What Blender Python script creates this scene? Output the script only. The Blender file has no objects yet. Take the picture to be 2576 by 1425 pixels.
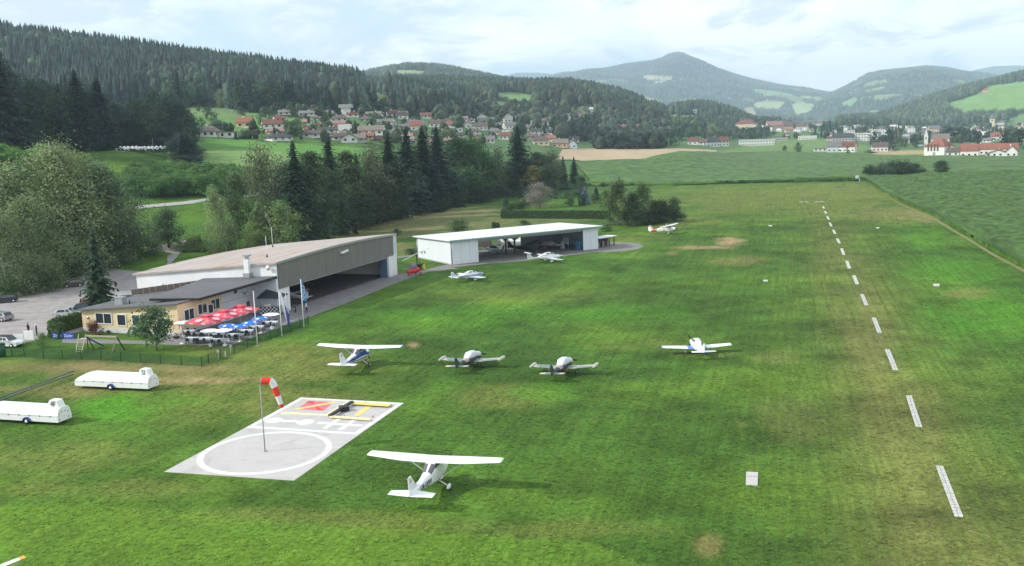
import bpy, math, random
import numpy as np
from mathutils import Vector, Matrix
from mathutils.geometry import delaunay_2d_cdt

# ---------------------------------------------------------------- camera, light, exposure
SC = bpy.context.scene
COL = SC.collection
rng = np.random.default_rng(7)
random.seed(7)
FOC, PITCH, ROLL, CAMH = 2400.0, 0.1545, -0.0353, 27.3     # focal length in units of a 2576 wide frame
FW, FH = 2576.0, 1425.0
def _axes():
    cp, sp = math.cos(PITCH), math.sin(PITCH); c, s = math.cos(ROLL), math.sin(ROLL)
    r = np.array([1, 0, 0.]); F = np.array([0, cp, -sp]); u = np.array([0, sp, cp])
    return c*r + s*u, -s*r + c*u, F
AR, AU, AF = _axes()
cam = bpy.data.cameras.new('camera'); camo = bpy.data.objects.new('camera', cam); COL.objects.link(camo)
cam.sensor_width = 36; cam.sensor_fit = 'HORIZONTAL'; cam.lens = FOC/FW*36
cam.clip_start = 0.5; cam.clip_end = 60000
camo.matrix_world = Matrix(((AR[0], AU[0], -AF[0], 0), (AR[1], AU[1], -AF[1], 0), (AR[2], AU[2], -AF[2], CAMH), (0, 0, 0, 1)))
SC.camera = camo
SUN_EL = math.radians(33); SUN_DIR = Vector((-0.985*math.cos(SUN_EL), -0.17*math.cos(SUN_EL), math.sin(SUN_EL))).normalized()
sl = bpy.data.lights.new('sun', 'SUN'); sl.energy = 3.3; sl.angle = math.radians(1.5); sl.color = (1.0, 0.955, 0.88)
so = bpy.data.objects.new('sun', sl); COL.objects.link(so)
so.rotation_euler = SUN_DIR.to_track_quat('Z', 'Y').to_euler(); so.location = (-60, 0, 80)
W = bpy.data.worlds.new('World'); SC.world = W; W.use_nodes = True
def build_world():
    nt = W.node_tree; N = nt.nodes; Lk = nt.links; N.clear()
    out = N.new('ShaderNodeOutputWorld'); bg = N.new('ShaderNodeBackground'); bg.inputs['Strength'].default_value = 0.13
    sky = N.new('ShaderNodeTexSky'); sky.sky_type = 'NISHITA'; sky.sun_disc = False
    sky.sun_elevation = SUN_EL; sky.sun_rotation = math.atan2(SUN_DIR.x, SUN_DIR.y); sky.dust_density = 2.0
    tc = N.new('ShaderNodeTexCoord'); sep = N.new('ShaderNodeSeparateXYZ'); Lk.new(tc.outputs['Generated'], sep.inputs[0])
    def m(op, a, b=None, c=None):
        n = N.new('ShaderNodeMath'); n.operation = op
        for i, v in enumerate((a, b, c)):
            if v is None: continue
            if hasattr(v, 'links'): Lk.new(v, n.inputs[i])
            else: n.inputs[i].default_value = v
        return n.outputs[0]
    # clouds on a flat layer high above: project the direction on it
    den = m('ADD', m('MAXIMUM', sep.outputs['Z'], 0.0), 0.30)
    cx = m('DIVIDE', sep.outputs['X'], den); cyy = m('DIVIDE', sep.outputs['Y'], den)
    cmb = N.new('ShaderNodeCombineXYZ'); Lk.new(cx, cmb.inputs[0]); Lk.new(cyy, cmb.inputs[1]); cmb.inputs[2].default_value = 3.7
    def noise(scale, det, ro, off=0.0, dist=0.0):
        n = N.new('ShaderNodeTexNoise'); n.inputs['Scale'].default_value = scale; n.inputs['Detail'].default_value = det
        n.inputs['Roughness'].default_value = ro; n.inputs['Distortion'].default_value = dist
        mp = N.new('ShaderNodeMapping'); mp.inputs['Location'].default_value = (off, off*.7, 0); Lk.new(cmb.outputs[0], mp.inputs[0]); Lk.new(mp.outputs[0], n.inputs['Vector'])
        return n.outputs['Fac']
    def ramp(v, a, b, lo=0., hi=1.):
        n = N.new('ShaderNodeMapRange'); n.interpolation_type = 'SMOOTHSTEP'; Lk.new(v, n.inputs[0])
        for i, q in enumerate((a, b, lo, hi)): n.inputs[1+i].default_value = q
        return n.outputs[0]
    n1 = noise(1.1, 7, .55, 1.3, .4)
    right = ramp(sep.outputs['X'], -.05, .45)
    cover = ramp(m('ADD', n1, m('MULTIPLY', right, .08)), .40, .60)
    puff = noise(3.4, 10, .6, 7.1, .5)
    lum = ramp(m('ADD', puff, m('MULTIPLY', right, .07)), .43, .58)
    def mix(fac, a, b):
        n = N.new('ShaderNodeMix'); n.data_type = 'RGBA'
        if hasattr(fac, 'links'): Lk.new(fac, n.inputs[0])
        else: n.inputs[0].default_value = fac
        for i, v in ((6, a), (7, b)):
            if hasattr(v, 'links'): Lk.new(v, n.inputs[i])
            else: n.inputs[i].default_value = (*v, 1)
        return n.outputs[2]
    base = mix(0.7, sky.outputs[0], (4.6, 5.9, 6.8))           # thin veil in front of the blue
    cloud = mix(lum, (5.1, 5.6, 6.2), (8.5, 8.35, 8.2))
    Lk.new(mix(cover, base, cloud), bg.inputs['Color']); Lk.new(bg.outputs[0], out.inputs['Surface'])
build_world()
SC.view_settings.view_transform = 'Standard'; SC.view_settings.look = 'None'
SC.view_settings.exposure = 0.42; SC.view_settings.gamma = 1.0; SC.view_settings.use_curve_mapping = False
SC.cycles.max_bounces = 6; SC.cycles.diffuse_bounces = 2; SC.cycles.glossy_bounces = 2; SC.cycles.transmission_bounces = 4
SC.cycles.volume_bounces = 3; SC.cycles.transparent_max_bounces = 6; SC.cycles.use_denoising = True

# ---------------------------------------------------------------- pixel helpers (2576 x 1425 reading of the photograph)
def ray(px, py):
    return (px-FW/2)/FOC*AR - (py-FH/2)/FOC*AU + AF
def P(px, py, z=0.0):
    d = ray(px, py); t = (z-CAMH)/d[2]; return (d[0]*t, d[1]*t)
def proj(x, y, z):
    x, y, z = np.asarray(x, float), np.asarray(y, float), np.asarray(z, float)-CAMH
    w = x*AF[0]+y*AF[1]+z*AF[2]
    return FW/2+FOC*(x*AR[0]+y*AR[1]+z*AR[2])/w, FH/2-FOC*(x*AU[0]+y*AU[1]+z*AU[2])/w
K = 2576/3302
def zc(sx, sy, sc):
    return lambda a, b: ((sx+a/sc)*K, (sy+b/sc)*K)
def lin(c):
    return tuple(((v/255)/12.92 if v/255 <= .04045 else ((v/255+.055)/1.055)**2.4) for v in c)

# ---------------------------------------------------------------- noise
def _hash(ix, iy, s):
    h = (ix.astype(np.int64)*374761393 + iy.astype(np.int64)*668265263 + s*974634777) & 0x7fffffff
    h = (h ^ (h >> 13))*1274126177 & 0x7fffffff
    return ((h ^ (h >> 16)) & 0xffff)/65535.0
def vnoise(x, y, s=0):
    x, y = np.asarray(x, float), np.asarray(y, float)
    ix, iy = np.floor(x), np.floor(y); fx, fy = x-ix, y-iy
    fx, fy = fx*fx*(3-2*fx), fy*fy*(3-2*fy)
    a, b, c, d = _hash(ix, iy, s), _hash(ix+1, iy, s), _hash(ix, iy+1, s), _hash(ix+1, iy+1, s)
    return (a*(1-fx)+b*fx)*(1-fy)+(c*(1-fx)+d*fx)*fy
def fbm(x, y, s=0, o=4):
    v, a, t = 0, .5, 0
    for i in range(o):
        v = v+a*vnoise(x*2**i+17.3*i, y*2**i-9.1*i, s+i); t += a; a *= .5
    return v/t
def inpoly(px, py, poly):
    px, py = np.asarray(px, float), np.asarray(py, float); r = np.zeros(px.shape, bool); n = len(poly)
    for i in range(n):
        x0, y0 = poly[i]; x1, y1 = poly[(i+1) % n]
        if y0 == y1: continue
        c = ((y0 > py) != (y1 > py)) & (px < (x1-x0)*(py-y0)/(y1-y0)+x0); r ^= c
    return r

# ---------------------------------------------------------------- terrain height
def yhor(px): return 338.0-0.0353*(px-1288)
COLS = {  # column of the picture : (distance, pixels above the horizon line) of the ground
 -400: [(180, None), (260, -40), (330, 10), (600, 60), (900, 60), (1300, 40), (2500, 30)],
 0:    [(200, None), (280, -70), (330, 0), (400, 10), (520, 70), (650, 70), (900, 60), (1300, 40), (2500, 20)],
 300:  [(205, None), (300, -125), (380, -7), (480, 5), (600, 30), (650, 60), (900, 70), (1300, 40), (2500, 20)],
 500:  [(215, None), (300, -135), (390, -38), (480, 19), (600, 82), (660, 94), (900, 90), (1300, 50), (2500, 20)],
 700:  [(235, None), (310, -140), (400, -45), (480, 6), (620, 55), (740, 84), (900, 90), (1300, 60), (2500, 30)],
 900:  [(300, None), (360, -120), (420, -60), (500, -8), (620, 40), (740, 66), (900, 85), (1300, 70), (2500, 60)],
 1100: [(400, None), (480, -80), (560, -25), (750, 20), (900, 55), (1100, 80), (1500, 90), (2500, 100)],
 1300: [(440, None), (560, -70), (650, -38), (800, -10), (1000, 34), (1250, 70), (1700, 95), (2500, 90)],
 1500: [(470, None), (620, -78), (800, -45), (950, -25), (1150, 8), (1300, 35), (1700, 60), (2500, 60)],
 1700: [(520, None), (650, -66), (800, -49), (1000, -30), (1400, -7), (1900, 15), (2500, 20)],
 1900: [(600, None), (900, -60), (1300, -42), (1700, -4), (2500, 2), (4000, 10)],
 2100: [(700, None), (1300, -37), (1800, -16), (2500, 0), (4000, 8)],
 2300: [(900, None), (1300, -42), (2000, -20), (2800, 8), (4000, 8)],
 2576: [(900, None), (1300, -45), (2000, -25), (2800, 15), (4000, 10)],
 3000: [(900, None), (1300, -45), (2000, -25), (2800, 15), (4000, 10)]}
LY = np.linspace(math.log(40), math.log(18000), 260)
UC = []; TZ = []
for c in sorted(COLS):
    u = (c-1288)/2400.0; UC.append(u); ys = [40]; zs = [0.0]
    for (Y, d) in COLS[c]:
        ys.append(Y); zs.append(0.0 if d is None else CAMH+d/2400.0*Y)
    ys.append(18000); zs.append(max(zs[-1], 60))
    TZ.append(np.interp(np.exp(LY), ys, zs))
TZ = np.array(TZ); UC = np.array(UC)
ker = np.exp(-(np.arange(-4, 5)/1.6)**2); ker /= ker.sum()
flat = TZ <= 0
TZ = np.array([np.convolve(np.pad(r, 4, mode='edge'), ker, 'valid') for r in TZ]); TZ[flat] = 0
BOD = [  # wooded hills and mountains: crest line (ground, without trees), distance of crest and foot
 ([(-500, 40), (-200, 75), (0, 112), (60, 128), (130, 132), (250, 150), (400, 168), (500, 184), (650, 200), (760, 216), (900, 232), (1000, 247), (1080, 268), (1180, 300)], 1130, 660),
 ([(820, 225), (1000, 222), (1100, 218), (1200, 224), (1300, 226), (1430, 226), (1500, 236), (1560, 250), (1640, 278), (1700, 300), (1760, 330)], 1900, 1150),
 ([(780, 205), (900, 200), (960, 186), (1020, 176), (1080, 176), (1140, 184), (1200, 196), (1260, 208), (1400, 228), (1500, 260)], 3200, 2000),
 ([(1100, 215), (1200, 204), (1260, 195), (1300, 185), (1350, 184), (1390, 188), (1420, 181), (1460, 182), (1500, 186), (1600, 195)], 13500, 10500),
 ([(1300, 235), (1400, 210), (1500, 191), (1560, 179), (1600, 174), (1640, 168), (1665, 160), (1680, 153), (1700, 148), (1722, 150), (1745, 162), (1770, 172), (1790, 180), (1850, 198), (1900, 212), (1960, 222), (2030, 232), (2090, 240), (2200, 262), (2300, 300)], 11000, 4600),
 ([(1630, 310), (1690, 281), (1740, 270), (1790, 272), (1850, 290), (1900, 312), (1950, 330)], 2200, 1800),
 ([(1900, 320), (1960, 303), (2020, 276), (2080, 246), (2120, 230), (2180, 198), (2210, 190), (2250, 185), (2330, 177), (2380, 181), (2440, 193), (2520, 205), (2700, 230)], 9000, 4200),
 ([(2120, 325), (2180, 308), (2240, 288), (2300, 268), (2370, 244), (2450, 222), (2520, 206), (2576, 192), (2700, 165), (3000, 150)], 3200, 2100),
 ([(2350, 210), (2400, 194), (2440, 180), (2500, 168), (2560, 166), (2650, 172), (2900, 190)], 13500, 10500)]
BODN = []
for pts, yr, yf in BOD:
    us, zz = [], []
    for (a, b) in pts:
        d = ray(a, b); t = yr/d[1]; us.append(d[0]*t/yr); zz.append(CAMH+d[2]*t)
    BODN.append((np.array(us), np.array(zz), yr, yf))
def zt(x, y):
    x, y = np.asarray(x, float), np.asarray(y, float)
    yy = np.maximum(y, 1.0); u = x/yy; ly = np.log(np.maximum(yy, 40.0))
    fy = np.clip((ly-LY[0])/(LY[1]-LY[0]), 0, len(LY)-1.001); iy = fy.astype(int); fy = fy-iy
    uu = np.clip(u, UC[0], UC[-1]-1e-6); iu = np.clip(np.searchsorted(UC, uu, 'right')-1, 0, len(UC)-2)
    fu = (uu-UC[iu])/(UC[iu+1]-UC[iu]); fu = fu*fu*(3-2*fu)
    z = (TZ[iu, iy]*(1-fy)+TZ[iu, iy+1]*fy)*(1-fu)+(TZ[iu+1, iy]*(1-fy)+TZ[iu+1, iy+1]*fy)*fu
    for us, zz, yr, yf in BODN:
        zr = np.interp(u, us, zz, left=-50, right=-50)
        t = np.clip((yy-yf)/(yr-yf), 0, 1); back = np.clip((yy-yr)/(yr*.35), 0, 1)
        prof = np.sin(t*math.pi/2)**1.15*(1-back)
        rough = (fbm(x/(yr*.05), yy/(yr*.08), 5, 4)-.5)*yr*.02*np.sin(np.clip(t*1.25, 0, 1)*math.pi)
        zb = 5+(zr-5)*prof+np.where(zr > 0, rough, 0)
        z = np.where((t > 0) & (zr > 0), np.maximum(z, zb), z)
    return z
def hit(px, py, lo=60, hi=15000):
    d = ray(px, py); Y = np.exp(np.linspace(math.log(lo), math.log(hi), 1500))
    t = Y/d[1]; X = d[0]*t; Z = CAMH+d[2]*t; g = zt(X, Y); b = np.nonzero(Z <= g)[0]
    if len(b) == 0: i = 1499
    else: i = b[0]
    if i > 0 and len(b):
        a0, a1 = Z[i-1]-g[i-1], Z[i]-g[i]; f = a0/(a0-a1+1e-9); y = Y[i-1]+(Y[i]-Y[i-1])*f
    else: y = Y[i]
    x = d[0]*y/d[1]; return x, y, float(zt(x, y))

# ---------------------------------------------------------------- materials
MATS = {}
def _nt(name):
    m = bpy.data.materials.new(name); m.use_nodes = True; nt = m.node_tree; b = nt.nodes['Principled BSDF']; return m, nt, b
def _noise(nt, scale, det=4, ro=.6, coord='Object', stretch=None, dist=0):
    tc = nt.nodes.new('ShaderNodeTexCoord'); n = nt.nodes.new('ShaderNodeTexNoise')
    n.inputs['Scale'].default_value = scale; n.inputs['Detail'].default_value = det; n.inputs['Roughness'].default_value = ro; n.inputs['Distortion'].default_value = dist
    if stretch:
        mp = nt.nodes.new('ShaderNodeMapping'); mp.inputs['Scale'].default_value = stretch[:3]
        if len(stretch) > 3: mp.inputs['Rotation'].default_value = (0, 0, stretch[3])
        nt.links.new(tc.outputs[coord], mp.inputs[0]); nt.links.new(mp.outputs[0], n.inputs['Vector'])
    else: nt.links.new(tc.outputs[coord], n.inputs['Vector'])
    return n.outputs['Fac']
def _rng(nt, v, a, b, lo, hi):
    n = nt.nodes.new('ShaderNodeMapRange'); nt.links.new(v, n.inputs[0])
    for i, q in enumerate((a, b, lo, hi)): n.inputs[1+i].default_value = q
    return n.outputs[0]
def _mul(nt, col, v):
    n = nt.nodes.new('ShaderNodeVectorMath'); n.operation = 'SCALE'
    if hasattr(col, 'links'): nt.links.new(col, n.inputs[0])
    else: n.inputs[0].default_value = col[:3]
    nt.links.new(v, n.inputs['Scale']); return n.outputs[0]
def _mix(nt, fac, a, b):
    n = nt.nodes.new('ShaderNodeMix'); n.data_type = 'RGBA'
    if hasattr(fac, 'links'): nt.links.new(fac, n.inputs[0])
    else: n.inputs[0].default_value = fac
    for i, v in ((6, a), (7, b)):
        if hasattr(v, 'links'): nt.links.new(v, n.inputs[i])
        else: n.inputs[i].default_value = (*v[:3], 1)
    return n.outputs[2]
def _m(nt, op, a, b):
    n = nt.nodes.new('ShaderNodeMath'); n.operation = op
    for i, v in enumerate((a, b)):
        if hasattr(v, 'links'): nt.links.new(v, n.inputs[i])
        else: n.inputs[i].default_value = v
    return n.outputs[0]
def mat(name, c, rough=.7, var=.12, scale=1.5, metal=0., bump=0., bscale=20., spec=.4, stretch=None, dirt=None, dirtamt=0., coat=0.):
    if name in MATS: return MATS[name]
    m, nt, b = _nt(name)
    n = _noise(nt, scale, 5, .65, stretch=stretch)
    col = _mul(nt, c, _rng(nt, n, .3, .7, 1-var, 1+var))
    if dirt is not None:
        d = _noise(nt, scale*.6, 6, .7, stretch=stretch, dist=1.)
        col = _mix(nt, _rng(nt, d, .52, .68, 0, dirtamt), col, dirt)
    nt.links.new(col, b.inputs['Base Color'])
    b.inputs['Roughness'].default_value = rough; b.inputs['Metallic'].default_value = metal
    b.inputs['Specular IOR Level'].default_value = spec
    if coat: b.inputs['Coat Weight'].default_value = coat; b.inputs['Coat Roughness'].default_value = .1
    if bump:
        bn = nt.nodes.new('ShaderNodeBump'); bn.inputs['Strength'].default_value = .6; bn.inputs['Distance'].default_value = bump
        nt.links.new(_noise(nt, bscale, 3, .6), bn.inputs['Height']); nt.links.new(bn.outputs[0], b.inputs['Normal'])
    MATS[name] = m; return m
def leafmat(name, trans=.25, rough=.6, spec=.2):
    m, nt, b = _nt(name)
    oi = nt.nodes.new('ShaderNodeObjectInfo'); at = nt.nodes.new('ShaderNodeAttribute'); at.attribute_name = 'tint'
    vm = nt.nodes.new('ShaderNodeVectorMath'); vm.operation = 'MULTIPLY'
    nt.links.new(oi.outputs['Color'], vm.inputs[0]); nt.links.new(at.outputs['Color'], vm.inputs[1])
    nt.links.new(vm.outputs[0], b.inputs['Base Color']); b.inputs['Roughness'].default_value = rough
    b.inputs['Specular IOR Level'].default_value = spec
    if trans:
        tr = nt.nodes.new('ShaderNodeBsdfTranslucent'); nt.links.new(vm.outputs[0], tr.inputs[0])
        mx = nt.nodes.new('ShaderNodeMixShader'); mx.inputs[0].default_value = trans
        nt.links.new(b.outputs[0], mx.inputs[1]); nt.links.new(tr.outputs[0], mx.inputs[2])
        nt.links.new(mx.outputs[0], nt.nodes['Material Output'].inputs['Surface'])
    MATS[name] = m; return m
LEAF = leafmat('leaf', .3); NEEDLE = leafmat('needle', .12)
WHITE = mat('white_paint', (.80, .81, .82), .35, .03, .8, dirt=(.6, .59, .55), dirtamt=.25, coat=.3)
WALLW = mat('white_render', (.74, .75, .76), .8, .05, .3, bump=.01, dirt=(.55, .54, .5), dirtamt=.3)
WALLB = mat('pale_sheet_wall', (.66, .70, .74), .55, .04, .4, stretch=(1, 1, .2))
BARK = mat('bark', (.12, .095, .07), .9, .3, 3, bump=.03, bscale=8)
BIRCHBARK = mat('birch_bark', (.36, .34, .31), .8, .35, 2.5, dirt=(.06, .05, .05), dirtamt=.8)
GLASS = mat('dark_glass', (.03, .04, .05), .08, .2, .5, spec=.8)
BLACK = mat('black', (.015, .015, .017), .5, .2, 2)
RUBBER = mat('rubber', (.02, .02, .02), .8, .2, 5)
STEEL = mat('steel', (.42, .43, .44), .4, .1, 3, metal=.7)
GREYP = mat('grey_paint', (.3, .31, .32), .5, .08, 2)
BLUEP = mat('blue_paint', (.02, .07, .36), .35, .08, 2, coat=.3)
REDP = mat('red_paint', (.62, .025, .02), .35, .08, 2, coat=.3)
WOODG = mat('weathered_wood', (.30, .25, .19), .8, .25, 4, bump=.01, stretch=(1, 1, .3))
WOODD = mat('dark_wood', (.07, .055, .045), .8, .25, 4)

# ---------------------------------------------------------------- mesh building
def xf(loc=(0, 0, 0), rz=0., ry=0., rx=0., s=(1, 1, 1)):
    return Matrix.Translation(loc) @ Matrix.Rotation(rz, 4, 'Z') @ Matrix.Rotation(ry, 4, 'Y') @ Matrix.Rotation(rx, 4, 'X') @ Matrix.Diagonal((*s, 1))
class MB:
    def __init__(s): s.v = []; s.f = []; s.m = []; s.sm = []
    def add(s, vs, fs, mi=0, M=None, smooth=False):
        o = len(s.v)
        s.v += [tuple(M @ Vector(v)) for v in vs] if M is not None else [tuple(v) for v in vs]
        for f in fs: s.f.append(tuple(i+o for i in f)); s.m.append(mi); s.sm.append(smooth)
        return s
    def box(s, x0, x1, y0, y1, z0, z1, mi=0, M=None):
        vs = [(x0, y0, z0), (x1, y0, z0), (x1, y1, z0), (x0, y1, z0), (x0, y0, z1), (x1, y0, z1), (x1, y1, z1), (x0, y1, z1)]
        return s.add(vs, [(0, 3, 2, 1), (4, 5, 6, 7), (0, 1, 5, 4), (1, 2, 6, 5), (2, 3, 7, 6), (3, 0, 4, 7)], mi, M)
    def prism(s, poly, z0, z1, mi=0, M=None):
        n = len(poly); z0s = z0 if hasattr(z0, '__len__') else [z0]*n; z1s = z1 if hasattr(z1, '__len__') else [z1]*n
        vs = [(p[0], p[1], z0s[i]) for i, p in enumerate(poly)]+[(p[0], p[1], z1s[i]) for i, p in enumerate(poly)]
        fs = [tuple(range(n-1, -1, -1)), tuple(range(n, 2*n))]+[(i, (i+1) % n, n+(i+1) % n, n+i) for i in range(n)]
        return s.add(vs, fs, mi, M)
    def rings(s, rs, mi=0, M=None, cap=True, smooth=True, closed=True):
        n = len(rs[0]); vs = [p for r in rs for p in r]; fs = []
        for i in range(len(rs)-1):
            for j in range(n if closed else n-1):
                k = (j+1) % n; fs.append((i*n+j, i*n+k, (i+1)*n+k, (i+1)*n+j))
        if cap and closed: fs.append(tuple(range(n-1, -1, -1))); fs.append(tuple(range((len(rs)-1)*n, len(rs)*n)))
        return s.add(vs, fs, mi, M, smooth)
    def cyl(s, a, b, r0, r1=None, n=10, mi=0, smooth=True, cap=True, M=None):
        a, b = Vector(a), Vector(b); r1 = r0 if r1 is None else r1; d = (b-a)
        q = d.normalized().to_track_quat('Z', 'Y') if d.length > 1e-9 else Matrix.Identity(3).to_quaternion()
        rs = []
        for c, r in ((a, r0), (b, r1)):
            rs.append([tuple(c+q @ Vector((r*math.cos(2*math.pi*i/n), r*math.sin(2*math.pi*i/n), 0))) for i in range(n)])
        return s.rings(rs, mi, M, cap, smooth)
    def tube(s, pts, rad, n=6, mi=0, M=None):
        rs = []; pts = [Vector(p) for p in pts]
        for i, p in enumerate(pts):
            d = (pts[min(i+1, len(pts)-1)]-pts[max(i-1, 0)]).normalized(); q = d.to_track_quat('Z', 'Y'); r = rad[i] if hasattr(rad, '__len__') else rad
            rs.append([tuple(p+q @ Vector((r*math.cos(2*math.pi*k/n), r*math.sin(2*math.pi*k/n), 0))) for k in range(n)])
        return s.rings(rs, mi, M)
    def bar(s, a, b, w, h, mi=0, M=None):
        a, b = Vector(a), Vector(b); d = b-a; q = d.normalized().to_track_quat('X', 'Z').to_matrix().to_4x4()
        Mx = Matrix.Translation(a) @ q
        if M is not None: Mx = M @ Mx
        return s.box(0, d.length, -w/2, w/2, -h/2, h/2, mi, Mx)
    def ell(s, c, r, n=10, m=6, mi=0, M=None):
        rs = []
        for i in range(m+1):
            t = -math.pi/2+math.pi*i/m; rr = max(math.cos(t), .02)
            rs.append([(c[0]+r[0]*rr*math.cos(2*math.pi*k/n), c[1]+r[1]*rr*math.sin(2*math.pi*k/n), c[2]+r[2]*math.sin(t)) for k in range(n)])
        return s.rings(rs, mi, M)
    def mesh(s, name, mats):
        me = bpy.data.meshes.new(name); me.from_pydata(s.v, [], s.f)
        for m in (mats if isinstance(mats, (list, tuple)) else [mats]): me.materials.append(m)
        if me.polygons:
            me.polygons.foreach_set('material_index', s.m); me.polygons.foreach_set('use_smooth', s.sm)
        me.update(); return me
    def build(s, name, mats, parent=None, M=None):
        return ob(name, s.mesh(name, mats), parent, M)
def ob(name, data, parent=None, M=None):
    o = bpy.data.objects.new(name, data); COL.objects.link(o)
    if parent is not None: o.parent = parent
    if M is not None: o.matrix_local = M
    return o
def tag(o, label, cat, group=None, kind=None):
    o['label'] = label; o['category'] = cat
    if group: o['group'] = group
    if kind: o['kind'] = kind
    return o
def thing(name, label, cat, loc=(0, 0, 0), rz=0., group=None):
    o = bpy.data.objects.new(name, None); COL.objects.link(o); o.location = loc; o.rotation_euler = (0, 0, rz); o.empty_display_size = .3
    return tag(o, label, cat, group)
def struct(o): o['kind'] = 'structure'; return o
def stuff(o, label=None, cat=None):
    o['kind'] = 'stuff'
    if label: o['label'] = label; o['category'] = cat
    return o
def npmesh(name, V, F, mats, tint=None, mi=None, smooth=False):
    me = bpy.data.meshes.new(name); V = np.asarray(V, np.float32); F = np.asarray(F, np.int32); n, k = F.shape
    me.vertices.add(len(V)); me.vertices.foreach_set('co', V.ravel())
    me.loops.add(n*k); me.loops.foreach_set('vertex_index', F.ravel())
    me.polygons.add(n); me.polygons.foreach_set('loop_start', np.arange(n, dtype=np.int32)*k)
    try: me.polygons.foreach_set('loop_total', np.full(n, k, np.int32))
    except Exception: pass
    for m in (mats if isinstance(mats, (list, tuple)) else [mats]): me.materials.append(m)
    if mi is not None: me.polygons.foreach_set('material_index', np.asarray(mi, np.int32))
    if smooth: me.polygons.foreach_set('use_smooth', np.ones(n, bool))
    me.update(calc_edges=True)
    if tint is not None:
        a = me.color_attributes.new('tint', 'FLOAT_COLOR', 'POINT'); t = np.ones((len(V), 4), np.float32); t[:, :3] = tint; a.data.foreach_set('color', t.ravel())
    return me
_fonts = {}
def text(s, size, M, m, parent, name='lettering', ext=0.004, sx=1.0):
    c = bpy.data.curves.new(name, 'FONT'); c.body = s; c.size = size; c.extrude = ext; c.align_x = 'CENTER'; c.align_y = 'CENTER'; c.resolution_u = 2
    c.materials.append(m); t_ = bpy.data.objects.new('tmp', c); me = bpy.data.meshes.new_from_object(t_); me.name = name; bpy.data.objects.remove(t_); o = ob(name, me); o.parent = parent; o.matrix_local = M @ Matrix.Diagonal((sx, 1, 1, 1)); return o
HAZE = 1.0e-4
# ================================================================ GROUND
GK = 1.36                                       # lit picture value -> base colour
def alb(c): return np.array(lin(c))/GK
cG1, cG2, cG3, cYG, cBR, cDT, cBG = alb((78, 112, 40)), alb((62, 95, 36)), alb((102, 136, 44)), alb((126, 134, 66)), alb((140, 130, 80)), alb((176, 150, 112)), alb((86, 150, 36))
RUN0 = np.array(P(2413, 1302)); RUN1 = np.array(P(2074, 525)); RD = (RUN1-RUN0)/np.linalg.norm(RUN1-RUN0); RN = np.array([RD[1], -RD[0]]); RANG = math.atan2(RD[1], RD[0])
# soft spots of differently coloured grass: picture x, y, radii, colour, strength
SPOTS = [
 (520, 1000, 330, 60, cYG, .8), (760, 925, 230, 35, cYG, .75), (180, 935, 360, 26, cBR, .6), (640, 880, 200, 22, cYG, .6), (330, 925, 220, 14, cDT, .35),
 (90, 1150, 300, 45, cYG, .55), (250, 1230, 260, 25, cYG, .45), (300, 1030, 110, 30, cBG, .8), (400, 1010, 150, 22, cBG, .6), (90, 1110, 120, 40, cG2, .17), (60, 960, 90, 25, cG1, .8),
 (120, 985, 130, 16, cBR, .6), (500, 958, 110, 7, cDT, .75), (640, 955, 60, 6, cDT, .35), (1040, 868, 16, 6, cDT, .9),
 (860, 1055, 200, 90, cG2, .17), (1280, 1000, 120, 30, cYG, .55), (1360, 990, 70, 22, cBG, .4), (1240, 930, 260, 26, cG2, .12), (1500, 905, 240, 20, cG2, .12),
 (1150, 800, 230, 28, cBG, .35), (1540, 790, 160, 18, cBG, .45), (1310, 740, 220, 18, cYG, .35), (1600, 870, 110, 14, cYG, .4),
 (1835, 608, 36, 9, cDT, 1.), (1760, 624, 70, 4.5, cDT, .75), (1690, 637, 20, 4, cDT, .6), (1860, 656, 70, 12, cBR, .55), (1700, 560, 120, 14, cYG, .5), (1590, 600, 90, 14, cYG, .4),
 (1960, 505, 330, 42, cYG, .6), (2260, 540, 120, 22, cBR, .45), (2310, 545, 60, 14, cDT, .35), (2150, 480, 180, 20, cYG, .6), (1900, 545, 100, 6, cG1, .5),
 (2400, 680, 120, 40, cBG, .45), (2500, 790, 120, 60, cBG, .55), (2330, 600, 60, 26, cBG, .35), (2440, 740, 60, 14, cBR, .45), (2250, 700, 60, 60, cG2, .17), (2330, 860, 90, 90, cBG, .3), (2460, 1000, 120, 90, cG2, .12),
 (1790, 1368, 46, 30, cBR, .8), (1865, 1070, 20, 10, cYG, .5), (1770, 890, 80, 12, cYG, .4), (1950, 900, 60, 14, cBR, .3), (1990, 1050, 90, 60, cBR, .25),
 (1560, 1190, 260, 70, cG1, .4), (1300, 1330, 420, 26, cYG, .45), (700, 1300, 400, 20, cYG, .5), (200, 1330, 300, 60, cG3, .5), (900, 1400, 500, 40, cG3, .5), (330, 1210, 60, 14, cYG, .4),
 (1050, 560, 170, 26, alb((140, 132, 92)), .9), (1080, 535, 190, 18, alb((150, 142, 98)), .9), (950, 590, 120, 14, alb((112, 112, 72)), .8), (1330, 548, 210, 12, alb((122, 130, 78)), .7), (1200, 565, 200, 14, alb((118, 122, 76)), .7),
 (1040, 650, 60, 14, cG3, .5), (1015, 625, 26, 16, alb((140, 128, 86)), .6), (1000, 690, 34, 6, cBR, .5), (430, 590, 90, 50, alb((82, 112, 48)), .8), (560, 560, 130, 60, alb((80, 118, 46)), .9), (500, 545, 90, 20, cG3, .5),
 (2100, 372, 300, 10, alb((120, 150, 92)), .8), (1900, 380, 250, 8, alb((110, 145, 80)), .6)]
AX = {}  # painted areas in the picture, hit on the terrain (fields): polygon, colour
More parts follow.
